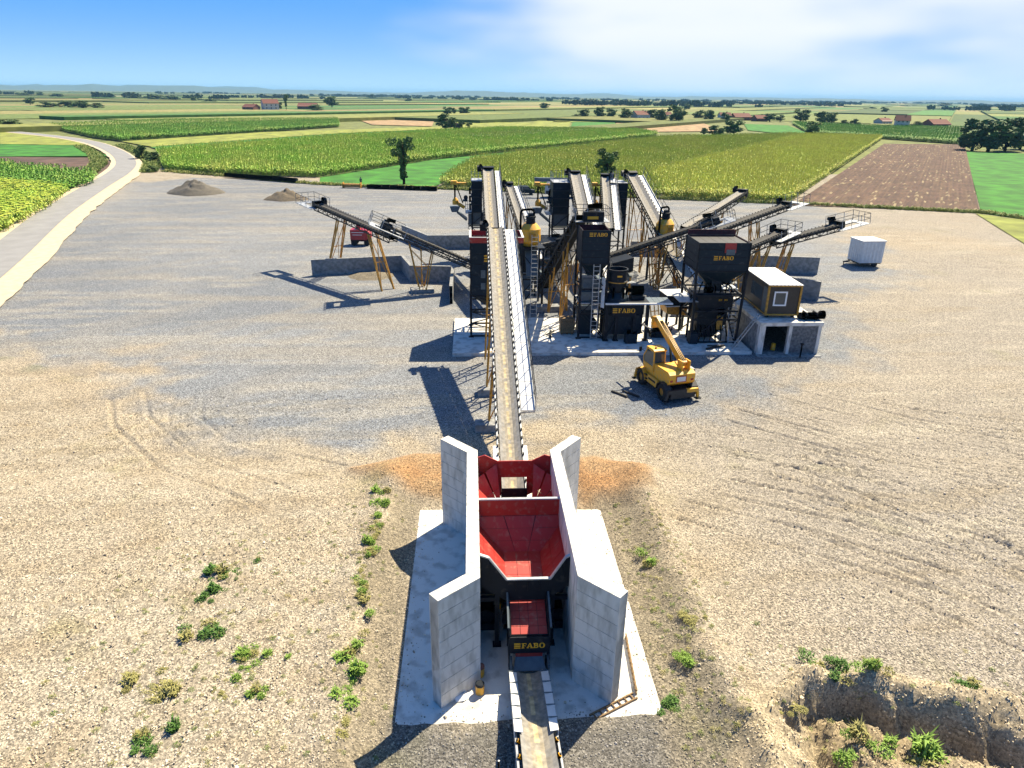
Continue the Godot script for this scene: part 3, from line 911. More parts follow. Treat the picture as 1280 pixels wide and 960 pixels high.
func wall(called: String, label: String, pts: Array, w: float, y0: float, h: float, courses: int, m: Material, group := "", category := "concrete wall") -> Node3D:
	# a cast wall along a line: board-marked courses with recessed joints round a core
	var at := Vector3(pts[0].x, 0, pts[0].y)
	var t := thing(called, label, category, at, 0.0, group)
	var A := []
	for p in pts: A.append(p - Vector2(at.x, at.z))
	var B := offset_line(A, w)
	var Ai := offset_line(A, w * 0.5 - signf(w) * (absf(w) * 0.5 - 0.02))
	var Bi := offset_line(A, w - signf(w) * 0.02)
	var core := MB.new()
	for i in A.size() - 1:
		core.hexa(Ai[i], Ai[i + 1], Bi[i + 1], Bi[i], y0, y0 + h - 0.03)
	put(core, "core", m, t)
	var ch := h / courses
	for k in courses:
		for i in A.size() - 1:
			var mb := MB.new()
			var g := 0.96 + 0.07 * rng.randf()
			mb.col = Color(g, g, g)
			mb.hexa(A[i], A[i + 1], B[i + 1], B[i], y0 + k * ch + (0.0 if k == 0 else 0.009), y0 + (k + 1) * ch - (0.0 if k == courses - 1 else 0.009))
			put(mb, "course", m, t)
	return t

func liner(parent: Node, a: Vector3, b: Vector3, d: Vector3, e: Vector3, nu: int, nv: int, m: Material, called := "liner_plate") -> void:
	# a face covered by bolted plates with open joints; a,b,d,e counter-clockwise seen from the front
	var k := (b - a).cross(e - a).normalized()
	var gu := 0.007 / maxf((b - a).length() / nu, 0.1)
	var gv := 0.007 / maxf((e - a).length() / nv, 0.1)
	for j in nv:
		for i in nu:
			var s0 := (i + gu) / nu
			var s1 := (i + 1 - gu) / nu
			var t0 := (j + gv) / nv
			var t1 := (j + 1 - gv) / nv
			var f := func(s: float, t: float) -> Vector3:
				return a.lerp(b, s).lerp(e.lerp(d, s), t) + k * 0.012
			var mb := MB.new()
			var g := rng.randf_range(0.90, 1.08)
			mb.col = Color(g, g, g)
			mb.slab(f.call(s0, t0), f.call(s1, t0), f.call(s1, t1), f.call(s0, t1), 0.016)
			put(mb, called, m, parent)

func text_mesh(s: String, height: float, depth := 0.02) -> TextMesh:
	var tm := TextMesh.new()
	var f := SystemFont.new()
	f.font_names = PackedStringArray(["Droid Serif"])
	f.font_weight = 700
	tm.font = f
	tm.text = s
	tm.font_size = 64
	tm.pixel_size = height / 46.0
	tm.depth = depth
	return tm

func logo(parent: Node, t: Transform3D, width: float) -> void:
	# the maker's mark: three bars and the name, facing local +z
	var hgt := width * 0.20
	var bar := BoxMesh.new()
	bar.size = Vector3(width * 0.20, hgt * 0.20, 0.02)
	for k in 3:
		put_mesh(bar, "logo_bar", M.print, parent, t * Transform3D(Basis(), Vector3(-width * 0.40, (k - 1) * hgt * 0.42, 0.01)))
	var o := put_mesh(text_mesh("FABO", hgt), "lettering", M.print, parent)
	var ab := o.mesh.get_aabb()
	var sc := width * 0.76 / maxf(ab.size.x, 0.01)
	o.transform = t * Transform3D(Basis().scaled(Vector3(sc, sc, 1)), Vector3(width * 0.12 - (ab.position.x + ab.size.x / 2) * sc, -(ab.position.y + ab.size.y / 2) * sc, 0.01))

func build_station() -> void:
	var mb := MB.new()
	mb.hexa(Vector2(-2.5, -15.55), Vector2(5.92, -15.5), Vector2(5.94, -27.9), Vector2(-2.52, -28.0), -0.4, 0.0)
	struct(mb, "concrete_slab", M.pad)
	wall("retaining_wall", "tall pale concrete retaining wall left of the red hopper, its ends flared outward", [Vector2(-1.36, -16.85), Vector2(-0.27, -17.75), Vector2(-0.27, -25.7), Vector2(-1.42, -26.95)], 0.44, 0.0, 4.25, 8, M.concrete, "retaining walls of the feed hopper")
	wall("retaining_wall", "tall pale concrete retaining wall right of the red hopper, its ends flared outward", [Vector2(4.62, -16.75), Vector2(3.64, -17.7), Vector2(3.64, -25.65), Vector2(4.68, -26.9)], -0.44, 0.0, 4.25, 8, M.concrete, "retaining walls of the feed hopper")
	# feed hopper: two red-lined bins on black legs
	var o := Vector3(1.72, 0, -22.3)
	var t := thing("feed_hopper", "large twin feed hopper with red lining and black outside, between two concrete walls", "hopper", o)
	var x0 := -1.80
	var x1 := 1.80
	var zf := 3.15
	var zm := 0.0
	var zb := -3.1
	var rim := 4.05
	# black outer skin
	mb = MB.new()
	mb.bx(x0 - 0.06, x0, 2.9, rim, zf, zb)
	mb.bx(x1, x1 + 0.06, 2.9, rim, zf, zb)
	for s in [-1.0, 1.0]:
		mb.slab(Vector3(s * 1.86, 2.9, zb), Vector3(s * 1.86, 2.9, zf), Vector3(s * 0.62, 2.0, zf), Vector3(s * 0.62, 2.0, zb), 0.03)
	put(mb, "outer_skin", M.black, t)
	# front wall with its lowered middle
	mb = MB.new()
	mb.prism(PackedVector2Array([Vector2(-1.86, 2.9), Vector2(-0.62, 2.05), Vector2(0.75, 2.05), Vector2(1.86, 2.9), Vector2(1.86, rim), Vector2(1.33, 3.75), Vector2(0.84, 2.9), Vector2(-0.64, 2.9), Vector2(-1.24, 3.79), Vector2(-1.86, rim)]), Transform3D(Basis(), Vector3(0, 0, zf)), 0.05)
	var fw := put(mb, "front_wall", M.black, t)
	for x in [-1.55, -1.2, -0.3, 0.1, 0.5, 1.3, 1.6]:
		mb = MB.new()
		mb.bx(x - 0.03, x + 0.03, 2.45 if absf(x) < 0.6 else 2.9, 2.86 if absf(x) < 0.6 else 3.6, zf + 0.05, zf + 0.10)
		put(mb, "stiffener", M.black, fw)
	# rims of pale wear steel
	mb = MB.new()
	for q in [[Vector3(x0 - 0.03, rim + 0.02, zf), Vector3(x0 - 0.03, rim + 0.02, zb)], [Vector3(x1 + 0.03, rim + 0.02, zf), Vector3(x1 + 0.03, rim + 0.02, zb)], [Vector3(x0, rim + 0.03, zm), Vector3(x1, rim + 0.03, zm)],
		[Vector3(-1.86, rim + 0.02, zf + 0.03), Vector3(-1.24, 3.81, zf + 0.03)], [Vector3(-1.24, 3.81, zf + 0.03), Vector3(-0.64, 2.92, zf + 0.03)], [Vector3(-0.64, 2.92, zf + 0.03), Vector3(0.84, 2.92, zf + 0.03)], [Vector3(0.84, 2.92, zf + 0.03), Vector3(1.33, 3.77, zf + 0.03)], [Vector3(1.33, 3.77, zf + 0.03), Vector3(1.86, rim + 0.02, zf + 0.03)]]:
		mb.beam(q[0], q[1], 0.11, 0.05)
	put(mb, "rim", M.galv, t)
	# front bin
	var bin := MB.new()
	bin.bx(x0, x1, 3.3, rim, zm - 0.05, zm - 0.02)
	put(bin, "partition", M.red, t)
	liner(t, Vector3(x0, 3.35, zm), Vector3(x1, 3.35, zm), Vector3(x1, rim, zm), Vector3(x0, rim, zm), 3, 1, M.red)
	liner(t, Vector3(-0.62, 2.15, 0.70), Vector3(0.72, 2.15, 0.70), Vector3(x1, 3.35, zm + 0.02), Vector3(x0, 3.35, zm + 0.02), 3, 3, M.red)
	liner(t, Vector3(-0.62, 2.15, zf - 0.02), Vector3(-0.62, 2.15, 0.70), Vector3(x0, 3.35, zm), Vector3(x0, 3.35, zf - 0.02), 4, 3, M.red)
	liner(t, Vector3(0.72, 2.15, 0.70), Vector3(0.72, 2.15, zf - 0.02), Vector3(x1, 3.35, zf - 0.02), Vector3(x1, 3.35, zm), 4, 3, M.red)
	liner(t, Vector3(x0, 3.35, zf - 0.02), Vector3(x0, 3.35, zm), Vector3(x0, rim, zm), Vector3(x0, rim, zf - 0.02), 4, 1, M.red)
	liner(t, Vector3(x1, 3.35, zm), Vector3(x1, 3.35, zf - 0.02), Vector3(x1, rim, zf - 0.02), Vector3(x1, rim, zm), 4, 1, M.red)
	liner(t, Vector3(-0.62, 2.0, zf), Vector3(0.72, 2.0, zf), Vector3(0.72, 2.2, 0.66), Vector3(-0.62, 2.2, 0.66), 3, 4, M.red)
	mb = MB.new()
	mb.slab(Vector3(-0.62, 2.12, 0.68), Vector3(0.72, 2.12, 0.68), Vector3(x1, 3.35, zm - 0.01), Vector3(x0, 3.35, zm - 0.01), 0.03)
	mb.slab(Vector3(-0.64, 2.13, zf - 0.01), Vector3(-0.64, 2.13, 0.66), Vector3(x0, 3.33, zm - 0.02), Vector3(x0, 3.33, zf - 0.01), 0.03)
	mb.slab(Vector3(0.74, 2.13, 0.66), Vector3(0.74, 2.13, zf - 0.01), Vector3(x1, 3.33, zf - 0.01), Vector3(x1, 3.33, zm - 0.02), 0.03)
	put(mb, "bin_shell", M.lining, t)
	# rear bin
	var zi := zm - 0.08
	liner(t, Vector3(-0.58, 2.1, -2.2), Vector3(-0.58, 2.1, -1.0), Vector3(x0, 3.3, zi), Vector3(x0, 3.3, zb + 0.55), 3, 3, M.red)
	liner(t, Vector3(-0.58, 2.1, -1.0), Vector3(-0.58, 2.1, -2.2), Vector3(x0, 3.3, zb + 0.55), Vector3(x0, 3.3, zi), 1, 1, M.red, "backing_plate")
	liner(t, Vector3(0.68, 2.1, -1.0), Vector3(0.68, 2.1, -2.2), Vector3(x1, 3.3, zb + 0.55), Vector3(x1, 3.3, zi), 3, 3, M.red)
	liner(t, Vector3(x0, 3.3, zi), Vector3(x0, 3.3, zb), Vector3(x0, rim, zb), Vector3(x0, rim, zi), 3, 1, M.red)
	liner(t, Vector3(x1, 3.3, zb), Vector3(x1, 3.3, zi), Vector3(x1, rim, zi), Vector3(x1, rim, zb), 3, 1, M.red)
	# corner slopes against the back wall
	liner(t, Vector3(-0.58, 2.1, -2.25), Vector3(-0.58, 2.1, -2.2), Vector3(x0, 3.3, zb + 0.55), Vector3(-0.72, 3.9, zb + 0.02), 2, 2, M.red)
	liner(t, Vector3(0.68, 2.1, -2.2), Vector3(0.68, 2.1, -2.25), Vector3(0.72, 3.9, zb + 0.02), Vector3(x1, 3.3, zb + 0.55), 2, 2, M.red)
	liner(t, Vector3(-0.58, 2.05, -0.6), Vector3(0.68, 2.05, -0.6), Vector3(0.68, 2.05, -2.4), Vector3(-0.58, 2.05, -2.4), 3, 3, M.red)
	# back wall with ears and a slot
	mb = MB.new()
	var bt := Transform3D(Basis(), Vector3(0, 0, zb - 0.05))
	mb.prism(PackedVector2Array([Vector2(-1.86, 3.0), Vector2(-0.56, 2.3), Vector2(-0.56, 3.2), Vector2(0.5, 3.2), Vector2(0.5, 2.3), Vector2(1.86, 3.0), Vector2(1.86, rim), Vector2(1.23, 4.24), Vector2(0.70, 3.97), Vector2(-0.72, 3.97), Vector2(-1.26, 4.26), Vector2(-1.86, rim)]), bt, 0.05)
	put(mb, "back_wall", M.red, t)
	mb = MB.new()
	mb.bx(-0.56, 0.5, 2.45, 2.85, zb + 0.30, zb + 0.36)
	put(mb, "deflector", M.black, t)
	# legs, ties, machinery and added shade plates below
	for x in [-1.72, -0.95, 0.95, 1.72]:
		for z in [zf - 0.1, zm, zb + 0.15]:
			mb = MB.new()
			mb.bx(x - 0.08, x + 0.08, 0.0, 2.95 if absf(x) > 1.2 else 2.3, z - 0.08, z + 0.08)
			mb.bx(x - 0.15, x + 0.15, 0.0, 0.02, z - 0.15, z + 0.15)
			put(mb, "leg", M.black, t)
	mb = MB.new()
	for x in [-1.72, -0.95, 0.95, 1.72]:
		mb.bx(x - 0.06, x + 0.06, 1.25, 1.40, zf, zb)
		for k in 2:
			mb.beam(Vector3(x, 0.1, [zf, zm][k]), Vector3(x, 1.3, [zm, zb][k]), 0.06, 0.06)
	for z in [zf - 0.1, zm, zb + 0.15]:
		mb.bx(-1.72, -0.95, 1.95, 2.1, z - 0.06, z + 0.06)
		mb.bx(0.95, 1.72, 1.95, 2.1, z - 0.06, z + 0.06)
	put(mb, "frame_ties", M.black, t)
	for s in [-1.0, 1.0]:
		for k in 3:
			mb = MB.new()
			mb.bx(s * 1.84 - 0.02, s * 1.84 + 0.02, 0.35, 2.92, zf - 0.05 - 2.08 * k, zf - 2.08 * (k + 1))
			put(mb, "shade_plate", M.black, t)  # black plate added for the shadow on the wall's inner face
		mb = MB.new()
		mb.slab(Vector3(s * 0.95 - 0.8 * (1.0 if s < 0 else 0.0), 1.3, zf - 1.2), Vector3(s * 0.95 + 0.8 * (1.0 if s > 0 else 0.0), 1.3, zf - 1.2), Vector3(s * 0.95 + 0.8 * (1.0 if s > 0 else 0.0), 2.4, zf - 1.2), Vector3(s * 0.95 - 0.8 * (1.0 if s < 0 else 0.0), 2.4, zf - 1.2), 0.04)
		put(mb, "shade_cross_plate", M.black, t)  # black sheet added to stand for the shade between the legs
		mb = MB.new()
		mb.tube(Vector3(s * 1.3, 0.55, zf - 0.9), Vector3(s * 1.3, 0.55, zf - 1.7), 0.28, 0.28, 12)
		mb.bx(s * 1.3 - 0.35, s * 1.3 + 0.35, 0.0, 0.3, zf - 1.8, zf - 0.8)
		put(mb, "drive_motor", M.black, t)
	mb = MB.new()
	mb.tube(Vector3(-0.95, 1.45, 2.5), Vector3(-0.6, 1.45, 2.5), 0.16, 0.16, 12)
	mb.bx(-1.0, -0.8, 1.25, 1.5, 2.3, 2.7)
	put(mb, "feeder_motor", M.yellow, t)
	mb = MB.new()
	mb.bx(-0.75, 0.85, 0.55, 1.5, 2.8, -2.5)
	put(mb, "underbelt_chute", M.black, t)
	# discharge feeder
	var f := thing("pan_feeder", "red plated pan feeder tray with black sides and a lettered front plate, under the hopper", "feeder", Vector3(1.80, 0, -18.0))
	liner(f, Vector3(-0.60, 1.55, 0.0), Vector3(0.60, 1.55, 0.0), Vector3(0.60, 2.02, -1.35), Vector3(-0.60, 2.02, -1.35), 4, 5, M.red)
	mb = MB.new()
	mb.slab(Vector3(-0.62, 1.54, 0.02), Vector3(0.62, 1.54, 0.02), Vector3(0.62, 2.01, -1.35), Vector3(-0.62, 2.01, -1.35), 0.08)
	put(mb, "tray", M.black, f)
	for s in [-1.0, 1.0]:
		mb = MB.new()
		var P := PackedVector2Array([Vector2(-0.06, 0.45), Vector2(-0.06, 1.85), Vector2(1.1, 2.35), Vector2(1.4, 2.25), Vector2(1.4, 1.2), Vector2(0.9, 0.45)])
		mb.prism(P, Transform3D(Basis(Vector3(0, 0, -1), Vector3.UP, Vector3(1, 0, 0)), Vector3(s * 0.66 - 0.03, 0, 0)), 0.06)
		put(mb, "side_plate", M.black, f)
		mb = MB.new()
		mb.beam(Vector3(s * 0.70, 1.88, 0.06), Vector3(s * 0.70, 2.38, -1.1), 0.06, 0.05)
		put(mb, "edge_rail", M.plate_grey, f)
		for k in 2:
			mb = MB.new()
			mb.tube(Vector3(s * 0.74, 1.5 + 0.28 * k, -0.45 - 0.4 * k), Vector3(s * 0.86, 1.5 + 0.28 * k, -0.45 - 0.4 * k), 0.09, 0.09, 10)
			put(mb, "spring_cap", M.galv, f)
	mb = MB.new()
	mb.bx(-0.68, 0.68, 0.84, 1.50, 0.04, 0.09)
	var fp := put(mb, "front_plate", M.black, f)
	logo(fp, Transform3D(Basis(), Vector3(0.0, 1.16, 0.09)), 1.02)
	mb = MB.new()
	mb.bx(-0.45, 0.45, 0.66, 0.80, -0.02, 0.06)
	put(mb, "lower_strip", M.red, f)
	mb = MB.new()
	mb.slab(Vector3(-0.55, 0.42, 0.45), Vector3(0.55, 0.42, 0.45), Vector3(0.45, 0.66, 0.06), Vector3(-0.45, 0.66, 0.06), 0.03)
	for s in [-1.0, 1.0]:
		mb.bx(s * 0.62 - 0.03, s * 0.62 + 0.03, 0.2, 0.7, 0.05, 0.5)
	put(mb, "chute_hood", M.plate_grey, f)
	for s in [-1.0, 1.0]:
		for z in [-0.1, -1.2]:
			mb = MB.new()
			mb.bx(s * 0.62 - 0.06, s * 0.62 + 0.06, 0.0, 0.5, z - 0.06, z + 0.06)
			put(mb, "foot", M.black, f)
	# conveyor running out towards the viewer
	var cn := thing("feed_conveyor", "sandy conveyor belt with pale side covers and yellow rollers, in front of the feeder", "conveyor")
	var S := Vector3(1.74, 0.36, -17.5)
	var E := Vector3(1.74, 2.30, -7.6)
	var fr := (E - S).normalized()
	var up := Vector3(1, 0, 0).cross(fr)
	if up.y < 0: up = -up
	cn.transform = Transform3D(Basis(Vector3(1, 0, 0), up, -Vector3(1, 0, 0).cross(up) * -1.0), S)
	var L := (E - S).length()
	put(belt_mesh(0.96, L, 0.15, 1.0, 3), "belt", M.belt, cn).rotation.y = PI
	for s in [-1.0, 1.0]:
		mb = MB.new()
		mb.bx(s * 0.60 - 0.03, s * 0.60 + 0.03, -0.30, 0.06, 0, L)
		put(mb, "side_frame", M.galv, cn)
		for k in 5:
			mb = MB.new()
			mb.slab(Vector3(s * 0.52 - 0.12, 0.24 if s < 0 else 0.20, 0.22 + 0.57 * k + 0.55), Vector3(s * 0.52 + 0.12, 0.20 if s < 0 else 0.24, 0.22 + 0.57 * k + 0.55), Vector3(s * 0.52 + 0.12, 0.20 if s < 0 else 0.24, 0.22 + 0.57 * k), Vector3(s * 0.52 - 0.12, 0.24 if s < 0 else 0.20, 0.22 + 0.57 * k), 0.02)
			mb.bx(s * 0.63 - 0.01, s * 0.63 + 0.01, 0.0, 0.20, 0.22 + 0.57 * k, 0.22 + 0.57 * k + 0.55)
			put(mb, "cover_panel", M.white_steel, cn)
			mb = MB.new()
			mb.bx(s * 0.53 - 0.14, s * 0.53 + 0.14, 0.235, 0.25, 0.20 + 0.57 * k, 0.23 + 0.57 * k)
			put(mb, "cover_clamp", M.plate_grey, cn)
		for k in 7:
			var z := 3.3 + 0.62 * k
			mb = MB.new()
			mb.tube(Vector3(s * 0.50, 0.06, z), Vector3(s * 0.57, 0.14, z), 0.065, 0.065, 10)
			put(mb, "wing_roller", M.yellow, cn)
			mb = MB.new()
			mb.beam(Vector3(s * 0.58, -0.2, z), Vector3(s * 0.58, 0.18, z), 0.05, 0.05)
			put(mb, "roller_bracket", M.dark, cn)
		for z in [1.0, 3.6, 6.2, 9.0]:
			mb = MB.new()
			var g: Vector3 = cn.transform.affine_inverse() * Vector3((cn.transform * Vector3(s * 0.60, 0, z)).x, 0.0, (cn.transform * Vector3(0, 0, z)).z)
			mb.beam(Vector3(s * 0.60, -0.3, z), g, 0.09, 0.09)
			put(mb, "leg", M.galv, cn)
	# small things on the slab
	for k in 2:
		var p: Vector3 = [Vector3(0.16, 0, -17.85), Vector3(0.14, 0, -17.1)][k]
		var bk := thing("paint_can", ["yellow can with a rusty lid against the left wall", "yellow can with a dark open lid nearer the slab's edge"][k], "can", p, 0.3, "yellow cans on the slab")
		mb = MB.new()
		mb.lathe([Vector2(0, 0), Vector2(0.14, 0), Vector2(0.145, 0.3), Vector2(0.15, 0.31), Vector2(0.15, 0.34)], Transform3D(), 18)
		put(mb, "can_body", M.yellow, bk)
		mb = MB.new()
		mb.lathe([Vector2(0.145, 0.34), Vector2(0.15, 0.40), Vector2(0.12, 0.42), Vector2(0, 0.42)], Transform3D(), 18)
		put(mb, "lid", [M.brick, M.black][k], bk)
	mb = MB.new()
	for k in 7:
		var a := TAU * k / 7.0
		var b := TAU * (k + 1) / 7.0
		mb.tri(Vector3(0.02, 0.12, 0.03), Vector3(cos(b) * 0.30, 0.01 + 0.04 * (k % 2), sin(b) * 0.2), Vector3(cos(a) * 0.30, 0.01 + 0.04 * ((k + 1) % 2), sin(a) * 0.2))
	single(mb, "plastic_sheet", M.white_pvc, "crumpled pale plastic sheet on the slab beside the left wall", "sheet", "", Vector3(-0.42, 0.0, -16.95), 0.5)
	mb = MB.new()
	mb.tube(Vector3(0, 0, 0), Vector3(0, 1.15, 0.0), 0.035, 0.03, 8)
	mb.bx(-0.08, 0.08, 0.0, 0.05, -0.08, 0.08)
	single(mb, "marker_post", M.galv, "short white post standing left of the near conveyor", "post", "", Vector3(0.62, 0.05, -13.6))
	# ladder lying on the slab behind the right wing wall
	var ld := thing("timber_ladder", "thin timber ladder lying on the slab past the end of the right wall", "ladder", Vector3(4.42, 0.01, -16.35), 0.48)
	ladder_parts(ld, 1.75, 0.22, Transform3D(Basis(Vector3(0, 0, 1), Vector3(1, 0, 0), Vector3(0, 1, 0)), Vector3(-0.9, 0.03, 0)), M.wood, 7)
	var ld2 := thing("timber_ladder", "thin timber ladder lying on its edge along the outside of the right wall", "ladder", Vector3(5.33, 0.01, -18.2), -0.07)
	ladder_parts(ld2, 2.6, 0.14, Transform3D(Basis(Vector3(0, 1, 0), Vector3(0, 0, 1), Vector3(1, 0, 0)), Vector3(0, 0.1, -1.2)), M.wood, 11)

func ladder_parts(parent: Node, l: float, w: float, t: Transform3D, m: Material, rungs: int) -> void:
	# local: y along the ladder, x across
	for s in [-1.0, 1.0]:
		var mb := MB.new()
		mb.beam(t * Vector3(s * w / 2, 0, 0), t * Vector3(s * w / 2, l, 0), 0.045, 0.06)
		put(mb, "rail", m, parent)
	for k in rungs:
		var mb := MB.new()
		var y := l * (k + 0.5) / rungs
		mb.beam(t * Vector3(-w / 2, y, 0), t * Vector3(w / 2, y, 0), 0.04, 0.03)
		put(mb, "rung", m, parent)

func belt_mesh(w: float, L: float, depth: float, dust: float, seed_: int) -> MB:
	# troughed belt along -z, dusty down the middle, regular brighter dashes along the centre
	var mb := MB.new()
	var xs := [-w / 2, -w * 0.36, -w * 0.2, -w * 0.07, w * 0.07, w * 0.2, w * 0.36, w / 2]
	var ys := [depth, depth * 0.5, 0.0, 0.0, 0.0, 0.0, depth * 0.5, depth]
	var n := int(ceil(L / 0.3))
	var r := RandomNumberGenerator.new()
	r.seed = seed_
	for k in n:
		var z0 := -L * k / n
		var z1 := -L * (k + 1) / n
		for i in 7:
			var mid := absf(i - 3.0) / 3.0
			var sand := Color(0.50, 0.42, 0.28)
			var grey := Color(0.34, 0.33, 0.31)
			var f := clampf((1.0 - mid * 1.1) * dust + r.randf_range(-0.15, 0.15), 0, 1)
			if i == 3 and dust > 0.4: f = clampf((1.15 if k % 4 < 3 else 0.35) * dust + r.randf_range(-0.1, 0.1), 0, 1.0)
			var c := grey.lerp(sand, f)
			if i == 3 and k % 4 < 3 and dust > 0.4: c = c.lerp(Color(0.78, 0.64, 0.34), 0.6 * dust)
			if dust < 0.05: c = Color(0.075, 0.073, 0.07) * r.randf_range(0.8, 1.2)
			mb.col = c
			mb.quad(Vector3(xs[i], ys[i], z0), Vector3(xs[i + 1], ys[i + 1], z0), Vector3(xs[i + 1], ys[i + 1], z1), Vector3(xs[i], ys[i], z1))
			mb.col = Color(0.06, 0.06, 0.06)
			mb.quad(Vector3(xs[i + 1], ys[i + 1] - 0.02, z0), Vector3(xs[i], ys[i] - 0.02, z0), Vector3(xs[i], ys[i] - 0.02, z1), Vector3(xs[i + 1], ys[i + 1] - 0.02, z1))
	return mb

func conveyor(label: String, S: Vector3, E: Vector3, w: float, opt := {}) -> Node3D:
	# opt: truss (depth of lattice), walk (+1 right, -1 left, 0 none), dust, legs: [[t, foot spread, colour, block], ...], drive
	var t := thing("belt_conveyor", label, "conveyor", S, 0.0, "belt conveyors of the plant")
	var fr := (E - S).normalized()
	var side := fr.cross(Vector3.UP).normalized()
	var up := side.cross(fr)
	t.transform = Transform3D(Basis(side, up, -fr), S)
	var L := (E - S).length()
	var depth: float = opt.get("truss", 0.5)
	var fm: Material = opt.get("frame", M.dark)
	put(belt_mesh(w, L, 0.14 * w, opt.get("dust", 0.5), int(L * 100)), "belt", M.belt, t)
	var mb := MB.new()
	mb.col = Color(0.06, 0.06, 0.06)
	mb.bx(-w / 2, w / 2, -0.32, -0.30, -0.2, -L + 0.2)
	put(mb, "return_belt", M.rubber, t)
	var bay: float = opt.get("bay", 1.2)
	var n := int(L / bay)
	for s in [-1.0, 1.0]:
		var x: float = s * (w / 2 + 0.10)
		mb = MB.new()
		mb.bx(x - 0.04, x + 0.04, -0.10, 0.06, 0.0, -L)
		put(mb, "top_chord", opt.get("chord", fm), t)
		mb = MB.new()
		mb.bx(x - 0.035, x + 0.035, -depth - 0.07, -depth + 0.03, 0.0, -L)
		put(mb, "bottom_chord", fm, t)
		mb = MB.new()
		for k in n + 1:
			var z := -L * k / n
			mb.bx(x - 0.03, x + 0.03, -depth, -0.1, z - 0.03, z + 0.03)
			if k < n:
				var z2 := -L * (k + 1) / n
				if k % 2: mb.beam(Vector3(x, -0.1, z), Vector3(x, -depth, z2), 0.04, 0.05)
				else: mb.beam(Vector3(x, -depth, z), Vector3(x, -0.1, z2), 0.04, 0.05)
		put(mb, "lattice", fm, t)
	mb = MB.new()
	for k in n * 2:
		var z := -L * (k + 0.5) / (n * 2)
		mb.bx(-w / 2 - 0.12, w / 2 + 0.12, -0.10, -0.05, z - 0.04, z + 0.04)
		for s in [-1.0, 1.0]:
			mb.bx(s * (w / 2 + 0.10) - 0.035, s * (w / 2 + 0.10) + 0.035, -0.1, 0.15 * w + 0.03, z - 0.04, z + 0.04)
			mb.tube(Vector3(s * w * 0.2, -0.09, z), Vector3(s * w * 0.5, 0.14 * w - 0.09, z), 0.05, 0.05, 6)
		if k % 3 == 0:
			mb.bx(-w / 2 - 0.1, w / 2 + 0.1, -depth - 0.02, -depth + 0.02, z - 0.03, z + 0.03)
	stuff(put(mb, "idlers", M.rubber, t))
	for z in [0.0, -L]:
		mb = MB.new()
		mb.tube(Vector3(-w / 2 - 0.05, -0.16, z), Vector3(w / 2 + 0.05, -0.16, z), 0.19, 0.19, 14)
		put(mb, "drum", M.rubber, t)
	# drive at the head
	var ds: float = opt.get("drive", -1.0)
	if ds != 0.0:
		mb = MB.new()
		mb.bx(ds * (w / 2 + 0.15) - 0.05, ds * (w / 2 + 0.15) + 0.05, -0.4, 0.25, -L - 0.35, -L + 0.6)
		mb.bx(ds * (w / 2 + 0.42) - 0.22, ds * (w / 2 + 0.42) + 0.22, -0.1, 0.42, -L - 0.25, -L + 0.25)
		put(mb, "gearbox", M.black, t)
		mb = MB.new()
		mb.tube(Vector3(ds * (w / 2 + 0.25), 0.5, -L + 0.0), Vector3(ds * (w / 2 + 0.25) - ds * 0.1, 0.62, -L + 0.75), 0.17, 0.17, 12)
		mb.tube(Vector3(ds * (w / 2 + 0.25), 0.47, -L - 0.06), Vector3(ds * (w / 2 + 0.25), 0.5, -L), 0.14, 0.17, 12)
		put(mb, "drive_motor", M.panel, t)
	if opt.get("hood", true):
		mb = MB.new()
		mb.slab(Vector3(-w / 2 - 0.1, 0.32, -L + 0.1), Vector3(w / 2 + 0.1, 0.32, -L + 0.1), Vector3(w / 2 + 0.1, 0.25, -L - 0.45), Vector3(-w / 2 - 0.1, 0.25, -L - 0.45), 0.03)
		mb.slab(Vector3(-w / 2 - 0.1, -0.6, -L - 0.48), Vector3(-w / 2 - 0.1, 0.25, -L - 0.45), Vector3(w / 2 + 0.1, 0.25, -L - 0.45), Vector3(w / 2 + 0.1, -0.6, -L - 0.48), 0.03)
		for s in [-1.0, 1.0]:
			mb.bx(s * (w / 2 + 0.08) - 0.02, s * (w / 2 + 0.08) + 0.02, -0.6, 0.28, -L - 0.45, -L + 0.1)
		put(mb, "head_hood", M.black, t)
	# walkway
	var ws: float = opt.get("walk", 0.0)
	if ws != 0.0:
		var xa := ws * (w / 2 + 0.20)
		var xb: float = ws * (w / 2 + 0.20 + opt.get("walk_w", 0.55))
		var w0: float = opt.get("walk_from", 0.0)
		var np := int((L - w0) / 1.15)
		var pl := (L - w0) / np
		for k in np:
			mb = MB.new()
			var g := 0.94 + 0.1 * rng.randf()
			mb.col = Color(g, g, g)
			mb.bx(minf(xa, xb), maxf(xa, xb), -0.14, -0.09, -w0 - pl * k - 0.025, -w0 - pl * (k + 1) + 0.025)
			put(mb, "walkway_panel", M.white_steel, t)
		mb = MB.new()
		for k in np + 1:
			var z := -w0 - pl * k
			mb.beam(Vector3(xb, -0.15, z), Vector3(xb, 0.95, z), 0.04, 0.04)
			mb.beam(Vector3(ws * (w / 2), -0.25, z), Vector3(xb, -0.19, z), 0.05, 0.06)
		put(mb, "rail_posts", M.galv, t)
		mb = MB.new()
		for y in [0.95, 0.45]:
			mb.tube(Vector3(xb, y, -w0), Vector3(xb, y, -L), 0.022, 0.022, 6)
		mb.bx(xb - 0.01, xb + 0.01, -0.1, 0.04, -w0, -L)
		put(mb, "handrail", M.galv, t)
	# trestles
	var inv := t.transform.affine_inverse()
